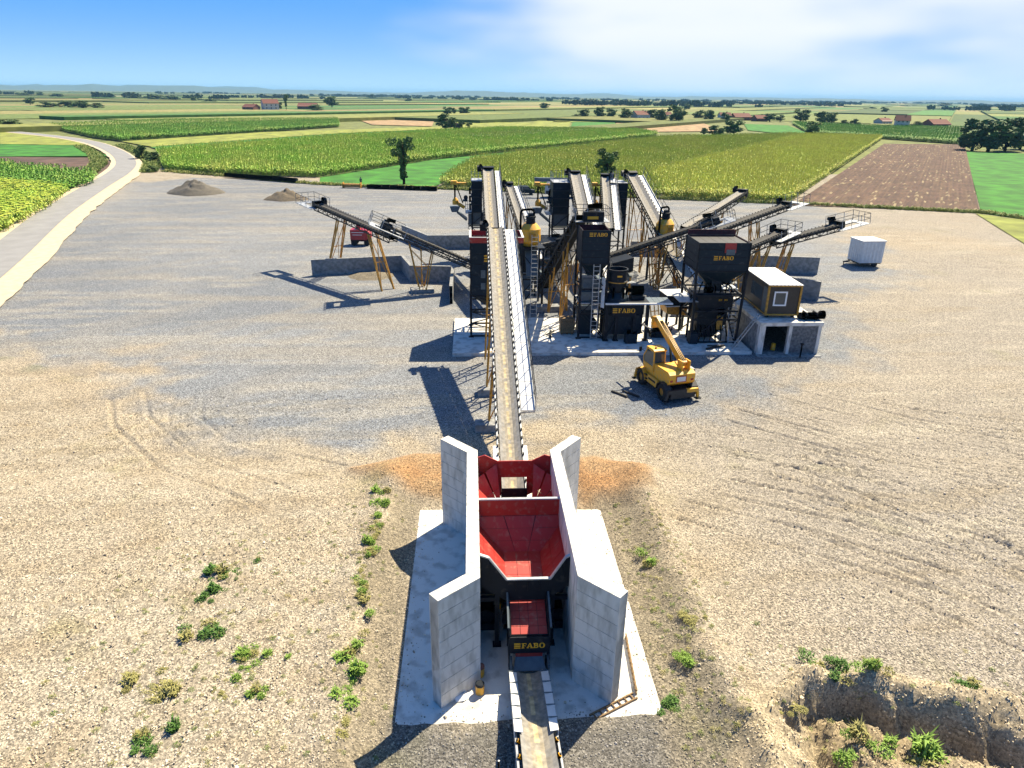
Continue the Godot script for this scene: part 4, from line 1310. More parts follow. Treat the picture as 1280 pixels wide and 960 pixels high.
	for l in opt.get("legs", []):
		var z: float = -L * l[0]
		var top0: Vector3 = t.transform * Vector3(-w / 2 - 0.1, -depth - 0.05, z)
		var top1: Vector3 = t.transform * Vector3(w / 2 + 0.1, -depth - 0.05, z)
		trestle(t, inv, top0, top1, fr, l[1], l[2] if l.size() > 2 else 0.0, l[3] if l.size() > 3 else 0.25)
	if opt.has("platform"):
		# service platform round the head
		var pz: float = -L + opt.platform
		var pw := w / 2 + 0.75
		mb = MB.new()
		for s in [-1.0, 1.0]:
			mb.bx(s * (w / 2 + 0.12), s * pw, -0.42, -0.36, pz + 1.2, pz - 1.6)
		mb.bx(-pw, pw, -0.42, -0.36, pz - 1.6, pz - 2.2)
		put(mb, "service_platform", M.galv, t)
		mb = MB.new()
		var corners := [Vector3(-pw, -0.4, pz + 1.2), Vector3(-pw, -0.4, pz - 2.2), Vector3(pw, -0.4, pz - 2.2), Vector3(pw, -0.4, pz + 1.2)]
		for i in 3:
			var a: Vector3 = corners[i]
			var b: Vector3 = corners[i + 1]
			for y in [0.55, 1.05]:
				mb.tube(a + Vector3(0, y, 0), b + Vector3(0, y, 0), 0.022, 0.022, 6)
			for k in 4:
				var q := a.lerp(b, k / 3.0)
				mb.beam(q, q + Vector3(0, 1.05, 0), 0.04, 0.04)
		put(mb, "guard_rail", M.galv, t)
	return t

func trestle(t: Node, inv: Transform3D, top0: Vector3, top1: Vector3, fr: Vector3, spread: float, back: float, ground: float) -> void:
	# four-legged yellow trestle: wider along the belt at the top, standing on two feet
	var f := Vector3(fr.x, 0, fr.z).normalized()
	for k in 2:
		var tp: Vector3 = [top0, top1][k]
		var out := (top1 - top0).normalized() * (-1.0 if k == 0 else 1.0) * 0.25
		var foot := Vector3(tp.x, ground, tp.z) + out + f * back
		var mb := MB.new()
		for s in [-1.0, 1.0]:
			var tt: Vector3 = tp + f * spread * 0.5 * s + Vector3.UP * fr.y / maxf(Vector2(fr.x, fr.z).length(), 0.1) * spread * 0.5 * s
			mb.beam(inv * tt, inv * (foot + f * 0.14 * s * spread), 0.10, 0.10)
		put(mb, "support_leg", M.frame_yellow, t)
		mb = MB.new()
		var h := tp.y - ground
		var nb := maxi(1, int(h / 1.6))
		for i in nb:
			var y0 := float(i) / nb
			var y1 := float(i + 1) / nb
			var a0 := foot.lerp(tp, y0) - f * spread * lerpf(0.14, 0.5, y0)
			var a1 := foot.lerp(tp, y1) + f * spread * lerpf(0.14, 0.5, y1)
			mb.beam(inv * a0, inv * a1, 0.055, 0.055)
			mb.beam(inv * (foot.lerp(tp, y0) - f * spread * lerpf(0.14, 0.5, y0)), inv * (foot.lerp(tp, y0) + f * spread * lerpf(0.14, 0.5, y0)), 0.055, 0.055)
		put(mb, "bracing", M.frame_yellow, t)
	var cross := MB.new()
	var c0 := Vector3(top0.x, ground, top0.z) - (top1 - top0).normalized() * 0.25 + f * back
	var c1 := Vector3(top1.x, ground, top1.z) + (top1 - top0).normalized() * 0.25 + f * back
	cross.beam(inv * c0, inv * top1, 0.055, 0.055)
	cross.beam(inv * c1, inv * top0, 0.055, 0.055)
	cross.beam(inv * c0.lerp(top0, 0.5), inv * c1.lerp(top1, 0.5), 0.06, 0.06)
	put(cross, "cross_brace", M.frame_yellow, t)

func footing(label: String, x: float, z: float, w: float, d: float, h: float, turn := 0.0) -> void:
	var mb := MB.new()
	mb.bx(-w / 2, w / 2, -0.2, h - 0.04, -d / 2, d / 2)
	mb.bx(-w / 2 + 0.03, w / 2 - 0.03, h - 0.04, h, -d / 2 + 0.03, d / 2 - 0.03)
	single(mb, "concrete_footing", M.grey_concrete, label, "footing", "footings under the trestles", Vector3(x, 0, z), turn)

func build_main_conveyor() -> void:
	conveyor("long main conveyor with white walkway, rising from the red hopper to the first black tower", Vector3(1.76, 1.15, -25.6), Vector3(1.74, 8.95, -51.6), 1.0, {"walk": 1.0, "walk_w": 0.72, "walk_from": 7.0, "dust": 0.85, "truss": 0.75, "chord": M.galv, "bay": 1.1, "drive": -1.0, "hood": false, "legs": [[0.42, 1.0, 0.0, 0.35], [0.62, 1.1, 0.0, 0.35], [0.83, 1.2, 0.0, 0.3]]})
	var tail := thing("belt_guard", "two white side guards along the foot of the main conveyor, behind the hopper", "guard", Vector3(1.75, 0, -28.0))
	for s in [-1.0, 1.0]:
		for k in 3:
			var mb := MB.new()
			var za := 1.6 - 1.1 * k
			mb.slab(Vector3(s * 0.72 - 0.1, 1.95 - za * 0.3, za), Vector3(s * 0.72 + 0.1, 1.95 - za * 0.3, za), Vector3(s * 0.72 + 0.1, 1.95 - (za - 1.08) * 0.3, za - 1.08), Vector3(s * 0.72 - 0.1, 1.95 - (za - 1.08) * 0.3, za - 1.08), 0.5)
			put(mb, "guard_panel", M.white_steel, tail)
	footing("long pale concrete footing under the conveyor trestle nearest the hopper", 1.2, -36.45, 2.2, 0.9, 0.45)
	footing("concrete footing under the middle trestle of the main conveyor", 1.3, -41.6, 2.0, 0.9, 0.45)

func hopper_tower(label: String, x0: float, x1: float, z0: float, z1: float, yb: float, yt: float, rows: int, opt := {}) -> Node3D:
	# a ribbed black bin on a braced steel tower; z0 is the near face
	var cx := (x0 + x1) / 2
	var cz := (z0 + z1) / 2
	var t := thing("bunker_tower", label, "bunker", Vector3(cx, 0, cz), 0.0, "black bunker towers")
	var hx := (x1 - x0) / 2
	var hz := absf(z1 - z0) / 2
	var by: float = opt.get("base", 0.25)
	var mb := MB.new()
	var ch := (yt - yb) / rows
	# skin panels, course by course
	for k in rows:
		var ya := yb + k * ch + 0.012
		var yc := yb + (k + 1) * ch - 0.012
		for f in 4:
			mb = MB.new()
			var g := rng.randf_range(0.85, 1.2)
			mb.col = Color(g, g, g)
			match f:
				0: mb.bx(-hx, hx, ya, yc, hz - 0.04, hz)
				1: mb.bx(-hx, hx, ya, yc, -hz, -hz + 0.04)
				2: mb.bx(-hx, -hx + 0.04, ya, yc, -hz + 0.045, hz - 0.045)
				3: mb.bx(hx - 0.04, hx, ya, yc, -hz + 0.045, hz - 0.045)
			put(mb, "skin_panel", M.panel, t)
	mb = MB.new()
	for s in [-1.0, 1.0]:
		for q in [-1.0, 1.0]:
			mb.bx(s * hx - 0.05, s * hx + 0.05, yb, yt, q * hz - 0.05, q * hz + 0.05)
	put(mb, "corner_posts", M.black, t)
	mb = MB.new()
	mb.bx(-hx + 0.05, hx - 0.05, yb + 0.05, yt - 0.03, hz - 0.07, hz - 0.055)
	mb.bx(-hx + 0.05, hx - 0.05, yb + 0.05, yt - 0.03, -hz + 0.055, -hz + 0.07)
	mb.bx(-hx + 0.055, -hx + 0.07, yb + 0.05, yt - 0.03, -hz + 0.08, hz - 0.08)
	mb.bx(hx - 0.07, hx - 0.055, yb + 0.05, yt - 0.03, -hz + 0.08, hz - 0.08)
	put(mb, "red_lining", M.lining, t)
	# funnel
	mb = MB.new()
	var fy: float = yb - opt.get("funnel", 1.4)
	var r := 0.38
	var a := [Vector3(-hx + 0.02, yb, hz - 0.02), Vector3(hx - 0.02, yb, hz - 0.02), Vector3(hx - 0.02, yb, -hz + 0.02), Vector3(-hx + 0.02, yb, -hz + 0.02)]
	var b := [Vector3(-r, fy, r), Vector3(r, fy, r), Vector3(r, fy, -r), Vector3(-r, fy, -r)]
	for i in 4:
		var j := (i + 1) % 4
		mb.slab(b[i], b[j], a[j], a[i], 0.03)
	put(mb, "funnel", M.panel, t)
	if opt.get("red_top", false):
		mb = MB.new()
		for s in [-1.0, 1.0]:
			mb.bx(s * hx - 0.06, s * hx + 0.06, yt + 0.02, yt + 0.42, -hz, hz)
		mb.bx(-hx + 0.06, hx - 0.06, yt + 0.02, yt + 0.42, hz - 0.06, hz)
		mb.bx(-hx + 0.06, hx - 0.06, yt + 0.02, yt + 0.42, -hz, -hz + 0.06)
		put(mb, "red_collar", M.red, t)
		mb = MB.new()
		for s in [-1.0, 1.0]:
			mb.bx(s * (hx + 0.01) - 0.08, s * (hx + 0.01) + 0.08, yt + 0.42, yt + 0.46, -hz, hz)
		mb.bx(-hx + 0.07, hx - 0.07, yt + 0.42, yt + 0.46, hz - 0.09, hz + 0.02)
		put(mb, "collar_edge", M.white_steel, t)
	# legs with ties and crossed braces
	var lx: float = hx * opt.get("leg_in", 1.0)
	for s in [-1.0, 1.0]:
		for q in [-1.0, 1.0]:
			mb = MB.new()
			mb.beam(Vector3(s * lx, by, q * hz), Vector3(s * hx, yb + 0.1, q * hz), 0.17, 0.17)
			mb.bx(s * lx - 0.2, s * lx + 0.2, by, by + 0.03, q * hz - 0.2, q * hz + 0.2)
			put(mb, "leg", M.black, t)
	mb = MB.new()
	var lv: int = opt.get("levels", 3)
	for k in lv:
		var ya := lerpf(by, yb, float(k) / lv)
		var yc := lerpf(by, yb, float(k + 1) / lv)
		var xa := lerpf(lx, hx, float(k) / lv)
		var xc := lerpf(lx, hx, float(k + 1) / lv)
		for q in [-1.0, 1.0]:
			mb.beam(Vector3(-xc, yc, q * hz), Vector3(xc, yc, q * hz), 0.10, 0.12)
			mb.beam(Vector3(q * xc, yc, -hz), Vector3(q * xc, yc, hz), 0.10, 0.12)
			mb.beam(Vector3(q * xa, ya, -hz), Vector3(q * xc, yc, hz), 0.07, 0.07)
			if k != opt.get("open", -1):
				if k % 2: mb.beam(Vector3(-xa, ya, q * hz), Vector3(xc, yc, q * hz), 0.07, 0.07)
				else: mb.beam(Vector3(xa, ya, q * hz), Vector3(-xc, yc, q * hz), 0.07, 0.07)
	mb.beam(Vector3(-lx, by + 0.08, hz), Vector3(lx, by + 0.08, hz), 0.10, 0.10)
	put(mb, "bracing", M.black, t)
	if opt.has("ladder"):
		var x: float = opt.ladder
		for s in [-1.0, 1.0]:
			mb = MB.new()
			mb.beam(Vector3(x + s * 0.24, by, hz + 0.35), Vector3(x + s * 0.24, yb, hz + 0.12), 0.05, 0.05)
			put(mb, "ladder_rail", M.galv, t)
		mb = MB.new()
		var nr := int((yb - by) / 0.32)
		for k in nr:
			var f := (k + 0.5) / nr
			mb.beam(Vector3(x - 0.24, lerpf(by, yb, f), lerpf(hz + 0.35, hz + 0.12, f)), Vector3(x + 0.24, lerpf(by, yb, f), lerpf(hz + 0.35, hz + 0.12, f)), 0.035, 0.035)
		put(mb, "ladder_rungs", M.galv, t)
	return t

func machine_deck(t: Node, x0: float, x1: float, y: float, z0: float, z1: float, rails := true) -> void:
	# a grated deck with a guard rail, in the thing's own axes
	var n := maxi(1, int(absf(x1 - x0) / 0.8))
	for k in n:
		var mb := MB.new()
		mb.bx(lerpf(x0, x1, float(k) / n) + 0.01, lerpf(x0, x1, float(k + 1) / n) - 0.01, y - 0.05, y, z0, z1)
		put(mb, "deck_panel", M.galv, t)
	if not rails: return
	var mb2 := MB.new()
	var cs := [Vector3(x0, y, z0), Vector3(x1, y, z0), Vector3(x1, y, z1), Vector3(x0, y, z1), Vector3(x0, y, z0)]
	for i in 4:
		for h in [0.5, 1.0]:
			mb2.tube(cs[i] + Vector3(0, h, 0), cs[i + 1] + Vector3(0, h, 0), 0.022, 0.022, 6)
		for k in 3:
			var q: Vector3 = cs[i].lerp(cs[i + 1], k / 3.0)
			mb2.beam(q, q + Vector3(0, 1.0, 0), 0.04, 0.04)
	put(mb2, "guard_rail", M.galv, t)

func screening_tower(label: String, at: Vector3, hw: float) -> Node3D:
	# black screen house under a conveyor head: box, legs, sieve motor, yellow discharge arm and grey tray on its left
	var t := thing("screening_tower", label, "screen", at, 0.0, "screening towers under the tall conveyors")
	var mb := MB.new()
	for k in 4:
		mb = MB.new()
		var g := rng.randf_range(0.6, 1.3)
		mb.col = Color(g, g, g)
		mb.bx(-hw, hw, 5.6 + 0.85 * k + 0.015, 6.45 + 0.85 * k - 0.015, 1.45, 1.5)
		mb.bx(-hw, -hw + 0.05, 5.6 + 0.85 * k + 0.015, 6.45 + 0.85 * k - 0.015, -1.5, 1.445)
		mb.bx(hw - 0.05, hw, 5.6 + 0.85 * k + 0.015, 6.45 + 0.85 * k - 0.015, -1.5, 1.445)
		put(mb, "side_panels", M.panel, t)
	mb = MB.new()
	mb.bx(-hw + 0.06, hw - 0.06, 5.6, 8.9, -1.5, 1.40)
	put(mb, "screen_box", M.black, t)
	for s in [-1.0, 1.0]:
		for q in [-1.0, 1.0]:
			mb = MB.new()
			mb.bx(s * (hw - 0.06) - 0.09, s * (hw - 0.06) + 0.09, 0.0, 5.6, q * 1.4 - 0.09, q * 1.4 + 0.09)
			put(mb, "leg", M.black, t)
	mb = MB.new()
	for q in [-1.4, 1.4]:
		for y in [1.9, 3.8]:
			mb.bx(-hw, hw, y, y + 0.12, q - 0.05, q + 0.05)
		mb.beam(Vector3(-1.05, 0.1, q), Vector3(1.05, 1.9, q), 0.07, 0.07)
		mb.beam(Vector3(1.05, 1.95, q), Vector3(-1.05, 3.8, q), 0.07, 0.07)
		mb.beam(Vector3(-1.05, 3.85, q), Vector3(1.05, 5.6, q), 0.07, 0.07)
	put(mb, "bracing", M.black, t)
	mb = MB.new()
	mb.slab(Vector3(-1.0, 4.2, 1.2), Vector3(1.0, 4.2, 1.2), Vector3(1.0, 5.6, 1.3), Vector3(-1.0, 5.6, 1.3), 0.05)
	mb.slab(Vector3(-1.0, 3.6, -0.8), Vector3(1.0, 3.6, -0.8), Vector3(1.0, 4.2, 1.2), Vector3(-1.0, 4.2, 1.2), 0.05)
	put(mb, "discharge_chute", M.plate_grey, t)
	for k in 5:
		mb = MB.new()
		mb.bx(-hw - 0.06, hw + 0.06, 5.55 + 0.85 * k, 5.63 + 0.85 * k, 1.49, 1.58)
		mb.bx(-hw - 0.08, -hw, 5.55 + 0.85 * k, 5.63 + 0.85 * k, -1.5, 1.58)
		put(mb, "rib", M.dark, t)
	mb = MB.new()
	for k in 3:
		mb.beam(Vector3(-hw, 5.7 + 0.85 * k, 1.56), Vector3(hw, 6.4 + 0.85 * k, 1.56), 0.07, 0.05)
		mb.tube(Vector3(-hw - 0.18, 5.8 + 0.8 * k, 0.9 - 0.6 * k), Vector3(-hw - 0.18, 6.5 + 0.8 * k, 1.2 - 0.6 * k), 0.12, 0.12, 8)
	put(mb, "stays", M.black, t)
	machine_deck(t, -hw - 0.7, -hw - 0.02, 5.5, -1.4, 1.5)
	machine_deck(t, -hw, hw, 9.05, -1.5, 1.5)
	# slewing arm on the left
	mb = MB.new()
	mb.bx(-2.9, -1.2, 8.55, 8.72, -0.25, 0.25)
	mb.prism(PackedVector2Array([Vector2(-3.0, 8.5), Vector2(-2.2, 8.5), Vector2(-2.3, 8.9), Vector2(-2.9, 8.9)]), Transform3D(Basis(), Vector3(0, 0, -0.35)), 0.7)
	put(mb, "arm_head", M.yellow, t)
	mb = MB.new()
	mb.tube(Vector3(-2.5, 6.9, 0), Vector3(-2.5, 8.5, 0), 0.10, 0.10, 10)
	mb.tube(Vector3(-2.35, 8.4, 0), Vector3(-1.6, 6.4, 0), 0.06, 0.06, 8)
	put(mb, "arm_pole", M.black, t)
	mb = MB.new()
	mb.lathe([Vector2(0, 6.2), Vector2(0.34, 6.25), Vector2(0.36, 6.7), Vector2(0.16, 7.0), Vector2(0, 7.05)], Transform3D(Basis(), Vector3(-2.45, 0, 0)), 14)
	mb.beam(Vector3(-2.2, 6.4, 0), Vector3(-1.4, 5.9, 0), 0.3, 0.35)
	put(mb, "arm_motor", M.yellow, t)
	mb = MB.new()
	mb.prism(PackedVector2Array([Vector2(-3.1, 6.05), Vector2(-2.9, 5.45), Vector2(-2.2, 5.45), Vector2(-1.9, 6.05)]), Transform3D(Basis(), Vector3(0, 0, -0.5)), 1.0)
	mb.slab(Vector3(-2.2, 5.5, 0.45), Vector3(-1.1, 4.6, 0.45), Vector3(-1.1, 4.7, -0.45), Vector3(-2.2, 5.6, -0.45), 0.2)
	put(mb, "collecting_tray", M.plate_grey, t)
	mb = MB.new()
	mb.tube(Vector3(-1.25, 7.2, 1.0), Vector3(-1.25, 7.2, 1.55), 0.24, 0.24, 12)
	mb.bx(-1.6, -1.05, 6.8, 6.95, 0.8, 1.6)
	put(mb, "sieve_motor", M.panel, t)
	return t

func shaft_crusher(label: String, at: Vector3, turn: float) -> Node3D:
	# yellow octagonal crusher housing with a black cap and pipe arch, on a black frame
	var t := thing("shaft_crusher", label, "crusher", at, turn, "yellow shaft crushers")
	var mb := MB.new()
	mb.lathe([Vector2(0, 5.5), Vector2(0.7, 5.5), Vector2(0.95, 5.95), Vector2(0.95, 7.0), Vector2(0.6, 7.45), Vector2(0, 7.45)], Transform3D(Basis(Vector3.UP, PI / 8)), 8)
	var d := mb.mesh()
	put_mesh(d, "housing", M.yellow, t)
	mb = MB.new()
	mb.bx(-0.3, 0.3, 6.1, 6.7, 0.88, 0.95)
	put(mb, "hatch", M.frame_yellow, t)
	mb = MB.new()
	mb.lathe([Vector2(0.42, 7.45), Vector2(0.42, 7.95), Vector2(0.48, 7.98), Vector2(0.48, 8.1), Vector2(0, 8.15)], Transform3D(), 14)
	mb.bx(-0.2, 0.25, 8.1, 8.35, -0.2, 0.2)
	put(mb, "feed_cap", M.black, t)
	mb = MB.new()
	mb.path([Vector3(-0.95, 5.4, 0.3), Vector3(-0.95, 8.5, 0.3), Vector3(-0.8, 8.68, 0.25), Vector3(0.1, 8.68, 0.0), Vector3(0.3, 8.5, 0.0), Vector3(0.3, 8.1, 0)], 0.10, 8)
	put(mb, "pipe_arch", M.black, t)
	mb = MB.new()
	mb.bx(-1.2, 1.2, 5.25, 5.45, -1.1, 1.1)
	put(mb, "base_frame", M.black, t)
	for s in [-1.0, 1.0]:
		for q in [-1.0, 1.0]:
			mb = MB.new()
			mb.bx(s * 1.05 - 0.09, s * 1.05 + 0.09, 0, 5.25, q * 0.95 - 0.09, q * 0.95 + 0.09)
			put(mb, "leg", M.black, t)
	mb = MB.new()
	for q in [-0.95, 0.95]:
		mb.beam(Vector3(-1.05, 0.1, q), Vector3(1.05, 2.6, q), 0.07, 0.07)
		mb.beam(Vector3(1.05, 2.6, q), Vector3(-1.05, 5.2, q), 0.07, 0.07)
		mb.bx(-1.05, 1.05, 2.55, 2.67, q - 0.05, q + 0.05)
		mb.beam(Vector3(q * 1.1, 0.1, -0.95), Vector3(q * 1.1, 2.6, 0.95), 0.07, 0.07)
	put(mb, "bracing", M.black, t)
	mb = MB.new()
	mb.slab(Vector3(-0.5, 3.0, 1.4), Vector3(0.5, 3.0, 1.4), Vector3(0.5, 5.2, 0.4), Vector3(-0.5, 5.2, 0.4), 0.25)
	put(mb, "outlet_chute", M.plate_grey, t)
	return t

func build_plant() -> void:
	var mb := MB.new()
	mb.hexa(Vector2(-1.5, -48.7), Vector2(21.2, -48.7), Vector2(21.2, -57.5), Vector2(-1.5, -57.5), -0.4, 0.25)
	struct(mb, "concrete_slab", M.pad)
	# first tower: takes the main conveyor
	var t1 := hopper_tower("black tower with a red collar, left of and under the head of the main conveyor", -0.1, 3.85, -52.5, -55.6, 3.6, 7.65, 5, {"red_top": true, "levels": 3})
	mb = MB.new()
	for k in 3: mb.bx(-0.95, -0.55, 6.25 + 0.2 * k, 6.36 + 0.2 * k, 1.555, 1.58)
	put(mb, "logo_bar", M.print, t1)
	mb = MB.new()
	mb.bx(-1.2, -0.85, 5.0, 5.6, 1.555, 1.60)
	mb.bx(-1.2, -0.85, 4.1, 4.6, 1.555, 1.60)
	put(mb, "inspection_hatch", M.plate_grey, t1)
	mb = MB.new()
	mb.tube(Vector3(-0.85, 3.2, 1.3), Vector3(-0.4, 3.2, 1.3), 0.2, 0.2, 10)
	put(mb, "vibrator_motor", M.yellow, t1)
	# middle bunker
	var t2 := hopper_tower("narrow dark bunker tower with lettering near its top, in the middle of the plant", 8.3, 10.4, -52.0, -54.6, 6.2, 8.75, 5, {"levels": 3, "ladder": 0.15, "funnel": 1.1, "leg_in": 0.95})
	logo(t2, Transform3D(Basis(), Vector3(0.15, 8.42, 1.30)), 1.35)
	machine_deck(t2, -1.3, 1.4, 9.0, -1.0, -3.2)
	mb = MB.new()
	mb.bx(-0.7, 0.9, 9.0, 9.75, -1.5, -0.9)
	mb.tube(Vector3(-0.3, 10.0, -1.6), Vector3(0.8, 10.15, -1.6), 0.24, 0.24, 12)
	put(mb, "drive_unit", M.black, t2)
	mb = MB.new()
	mb.bx(-0.4, 0.45, 9.2, 9.42, -0.89, -0.87)
	put(mb, "name_plate", M.print, t2)
	mb = MB.new()
	mb.bx(-0.9, 0.95, 3.2, 3.9, -1.0, 0.9)
	mb.bx(-0.7, 0.7, 3.9, 4.9, -0.7, 0.6)
	put(mb, "weigh_hopper", M.plate_grey, t2)
	machine_deck(t2, -1.05, 1.05, 3.1, -1.25, 1.25, false)
	mb = MB.new()
	mb.bx(-0.85, 0.3, 0.3, 2.3, -1.1, 0.4)
	mb.tube(Vector3(0.4, 1.0, 0.2), Vector3(0.4, 1.0, -0.8), 0.35, 0.35, 12)
	mb.beam(Vector3(-0.9, 2.4, 0.9), Vector3(0.9, 0.5, 0.9), 0.1, 0.1)
	put(mb, "control_box", M.panel, t2)
	# dark transfer house between the first tower and the middle bunker
	var th := thing("transfer_house", "dark transfer station with chutes behind the pale mast, left of the middle bunker", "machine", Vector3(4.6, 0, -66.5), 0.05)
	mb = MB.new()
	mb.bx(-1.3, 1.5, 2.2, 4.6, -1.2, 1.2)
	put(mb, "chute_box", M.black, th)
	mb = MB.new()
	mb.slab(Vector3(-1.0, 0.9, 1.9), Vector3(1.0, 0.9, 1.9), Vector3(1.3, 2.4, 1.2), Vector3(-1.2, 2.4, 1.2), 0.5)
	mb.slab(Vector3(1.5, 2.6, 0.8), Vector3(3.0, 1.6, 0.8), Vector3(3.0, 1.6, -0.8), Vector3(1.5, 2.6, -0.8), 0.3)
	put(mb, "lower_chutes", M.plate_grey, th)
	for x in [-1.2, 1.4]:
		for z in [-1.1, 1.1]:
			mb = MB.new()
			mb.bx(x - 0.08, x + 0.08, 0, 2.2, z - 0.08, z + 0.08)
			put(mb, "leg", M.black, th)
	mb = MB.new()
	mb.tube(Vector3(-0.6, 4.9, 0.6), Vector3(0.5, 4.9, 0.6), 0.3, 0.3, 12)
	mb.bx(-0.7, 0.6, 4.6, 4.75, 0.2, 1.0)
	put(mb, "motor", M.panel, th)
	machine_deck(th, -1.6, 1.8, 4.66, -1.5, -0.9)
	# dark sand screw unit behind the cone crusher
	for e in [[13.2, -64.0, 0.2, "dark screen machine behind the cone crusher, under the crossing conveyor"], [23.5, -64.5, -0.3, "dark screen machine behind the broad bunker, left of the cabin roof"], [8.6, -74.5, 0.1, "dark screen machine behind the steep conveyor, in the far row"]]:
		var sc := thing("screen_machine", e[3], "screen", Vector3(e[0], 0, e[1]), e[2], "dark screen machines on steel legs")
		mb = MB.new()
		mb.prism(PackedVector2Array([Vector2(-1.7, 2.2), Vector2(1.7, 2.9), Vector2(1.7, 4.2), Vector2(-1.7, 3.5)]), Transform3D(Basis(), Vector3(0, 0, -0.9)), 1.8)
		put(mb, "screen_box", M.black, sc)
		mb = MB.new()
		mb.tube(Vector3(0.1, 3.2, 0.9), Vector3(0.1, 3.2, 1.25), 0.4, 0.4, 14)
		put(mb, "flywheel", M.dark, sc)
		mb = MB.new()
		mb.slab(Vector3(-1.5, 1.0, 0.7), Vector3(1.5, 1.3, 0.7), Vector3(1.6, 2.5, 0.9), Vector3(-1.6, 2.0, 0.9), 1.4)
		put(mb, "under_hopper", M.plate_grey, sc)
		for x in [-1.5, 1.5]:
			for z in [-0.8, 0.8]:
				mb = MB.new()
				mb.bx(x - 0.08, x + 0.08, 0, 2.4, z - 0.08, z + 0.08)
				put(mb, "leg", M.frame_yellow, sc)
		mb = MB.new()
		for z in [-0.8, 0.8]:
			mb.beam(Vector3(-1.5, 0.1, z), Vector3(1.5, 1.9, z), 0.07, 0.07)
			mb.beam(Vector3(1.5, 0.1, z), Vector3(-1.5, 1.9, z), 0.07, 0.07)
		put(mb, "bracing", M.frame_yellow, sc)
		machine_deck(sc, -1.8, 1.8, 2.0, 0.95, 1.6)
	# right bunker
	var t3 := hopper_tower("broad dark bunker tower with a notched opening and lettering, left of the control cabin", 16.85, 20.75, -50.7, -54.0, 5.95, 8.1, 4, {"levels": 3, "funnel": 1.5, "leg_in": 0.9, "red_top": false, "open": 0})
	logo(t3, Transform3D(Basis(), Vector3(0.0, 6.95, 1.65)), 1.5)
	mb = MB.new()
	mb.bx(-1.9, 1.9, 8.1, 8.5, -1.65, -1.6)
	put(mb, "rear_board", M.lining, t3)
	for k in 5:
		mb = MB.new()
		mb.bx(-1.85 + 0.74 * k + 0.01, -1.11 + 0.74 * k - 0.01, 7.93, 7.99, -1.5, 1.5)
		put(mb, "top_grating", M.dark, t3)
	mb = MB.new()
	mb.bx(0.0, 0.85, 7.35, 8.05, 1.655, 1.70)
	put(mb, "notch_door", M.machine_red, t3)
	mb = MB.new()
	mb.bx(0.12, 0.78, 7.2, 7.6, 1.70, 1.74)
	put(mb, "notch_shutter", M.plate_grey, t3)
	mb = MB.new()
	mb.bx(-1.45, 1.35, 3.0, 3.95, -1.3, 1.2)
	mb.bx(-1.25, 1.1, 1.5, 3.0, -1.2, 1.0)
	mb.slab(Vector3(-1.2, 0.5, 0.9), Vector3(0.2, 0.5, 0.9), Vector3(1.0, 1.5, 0.9), Vector3(-1.2, 1.5, 0.9), 1.6)
	put(mb, "screen_body", M.black, t3)
	mb = MB.new()
	mb.bx(-1.75, 1.75, 4.05, 4.2, 1.3, 1.45)
	mb.bx(-1.75, 1.75, 2.7, 2.85, 1.35, 1.5)
	mb.bx(-1.75, -1.6, 0.3, 4.1, 0.1, 0.25)
	mb.bx(1.55, 1.7, 0.3, 4.1, 0.1, 0.25)
	mb.beam(Vector3(-1.7, 0.4, 1.45), Vector3(0.9, 2.7, 1.45), 0.1, 0.1)
	mb.beam(Vector3(1.7, 0.4, 1.45), Vector3(0.3, 4.1, 1.45), 0.09, 0.09)
	put(mb, "inner_frame", M.black, t3)
	mb = MB.new()
	for k in 7:
		mb.path([Vector3(-1.5 + 0.42 * k, 3.9, 1.3), Vector3(-1.4 + 0.42 * k, 4.5 + 0.15 * (k % 3), 1.2), Vector3(-1.0 + 0.3 * k, 4.9, 0.6)], 0.05, 6)
		mb.path([Vector3(-1.4 + 0.4 * k, 1.6, 1.1), Vector3(-1.3 + 0.4 * k, 0.9, 1.35), Vector3(-1.6 + 0.45 * k, 0.3, 1.5)], 0.045, 6)
	stuff(put(mb, "hoses", M.rubber, t3))
	mb = MB.new()
	mb.bx(-0.4, 0.35, 4.2, 5.0, -0.5, 0.9)
	mb.bx(-1.9, -1.3, 0.25, 1.1, 1.0, 1.9)
	put(mb, "gear_box", M.panel, t3)
	logo(t3, Transform3D(Basis(), Vector3(0.55, 3.6, 1.21)), 0.7)
	mb = MB.new()
	mb.tube(Vector3(-0.9, 4.3, 0.9), Vector3(-0.3, 4.3, 0.9), 0.28, 0.28, 12)
	mb.tube(Vector3(0.4, 2.6, 1.0), Vector3(0.9, 2.6, 1.0), 0.22, 0.22, 12)
	put(mb, "screen_motor", M.black, t3)
	mb = MB.new()
	mb.bx(0.3, 0.75, 1.2, 2.3, 0.95, 1.15)
	put(mb, "belt_guard", M.frame_yellow, t3)
	machine_deck(t3, -2.9, -1.4, 3.5, -1.3, 1.3, false)
	machine_deck(t3, 0.9, 2.2, 4.1, -1.6, -0.2, false)
	# steps up the right side of that tower
	for s in [-1.0, 1.0]:
		mb = MB.new()
		mb.beam(Vector3(1.45 + s * 0.28, 0.25, 1.75), Vector3(1.75 + s * 0.28, 4.3, -0.3), 0.05, 0.16)
		put(mb, "stair_stringer", M.galv, t3)
	mb = MB.new()
	for k in 15:
		var f := (k + 0.5) / 15.0
		mb.bx(lerpf(1.45, 1.75, f) - 0.27, lerpf(1.45, 1.75, f) + 0.27, lerpf(0.25, 4.3, f) - 0.015, lerpf(0.25, 4.3, f) + 0.015, lerpf(1.75, -0.3, f) - 0.1, lerpf(1.75, -0.3, f) + 0.1)
	put(mb, "stair_treads", M.galv, t3)
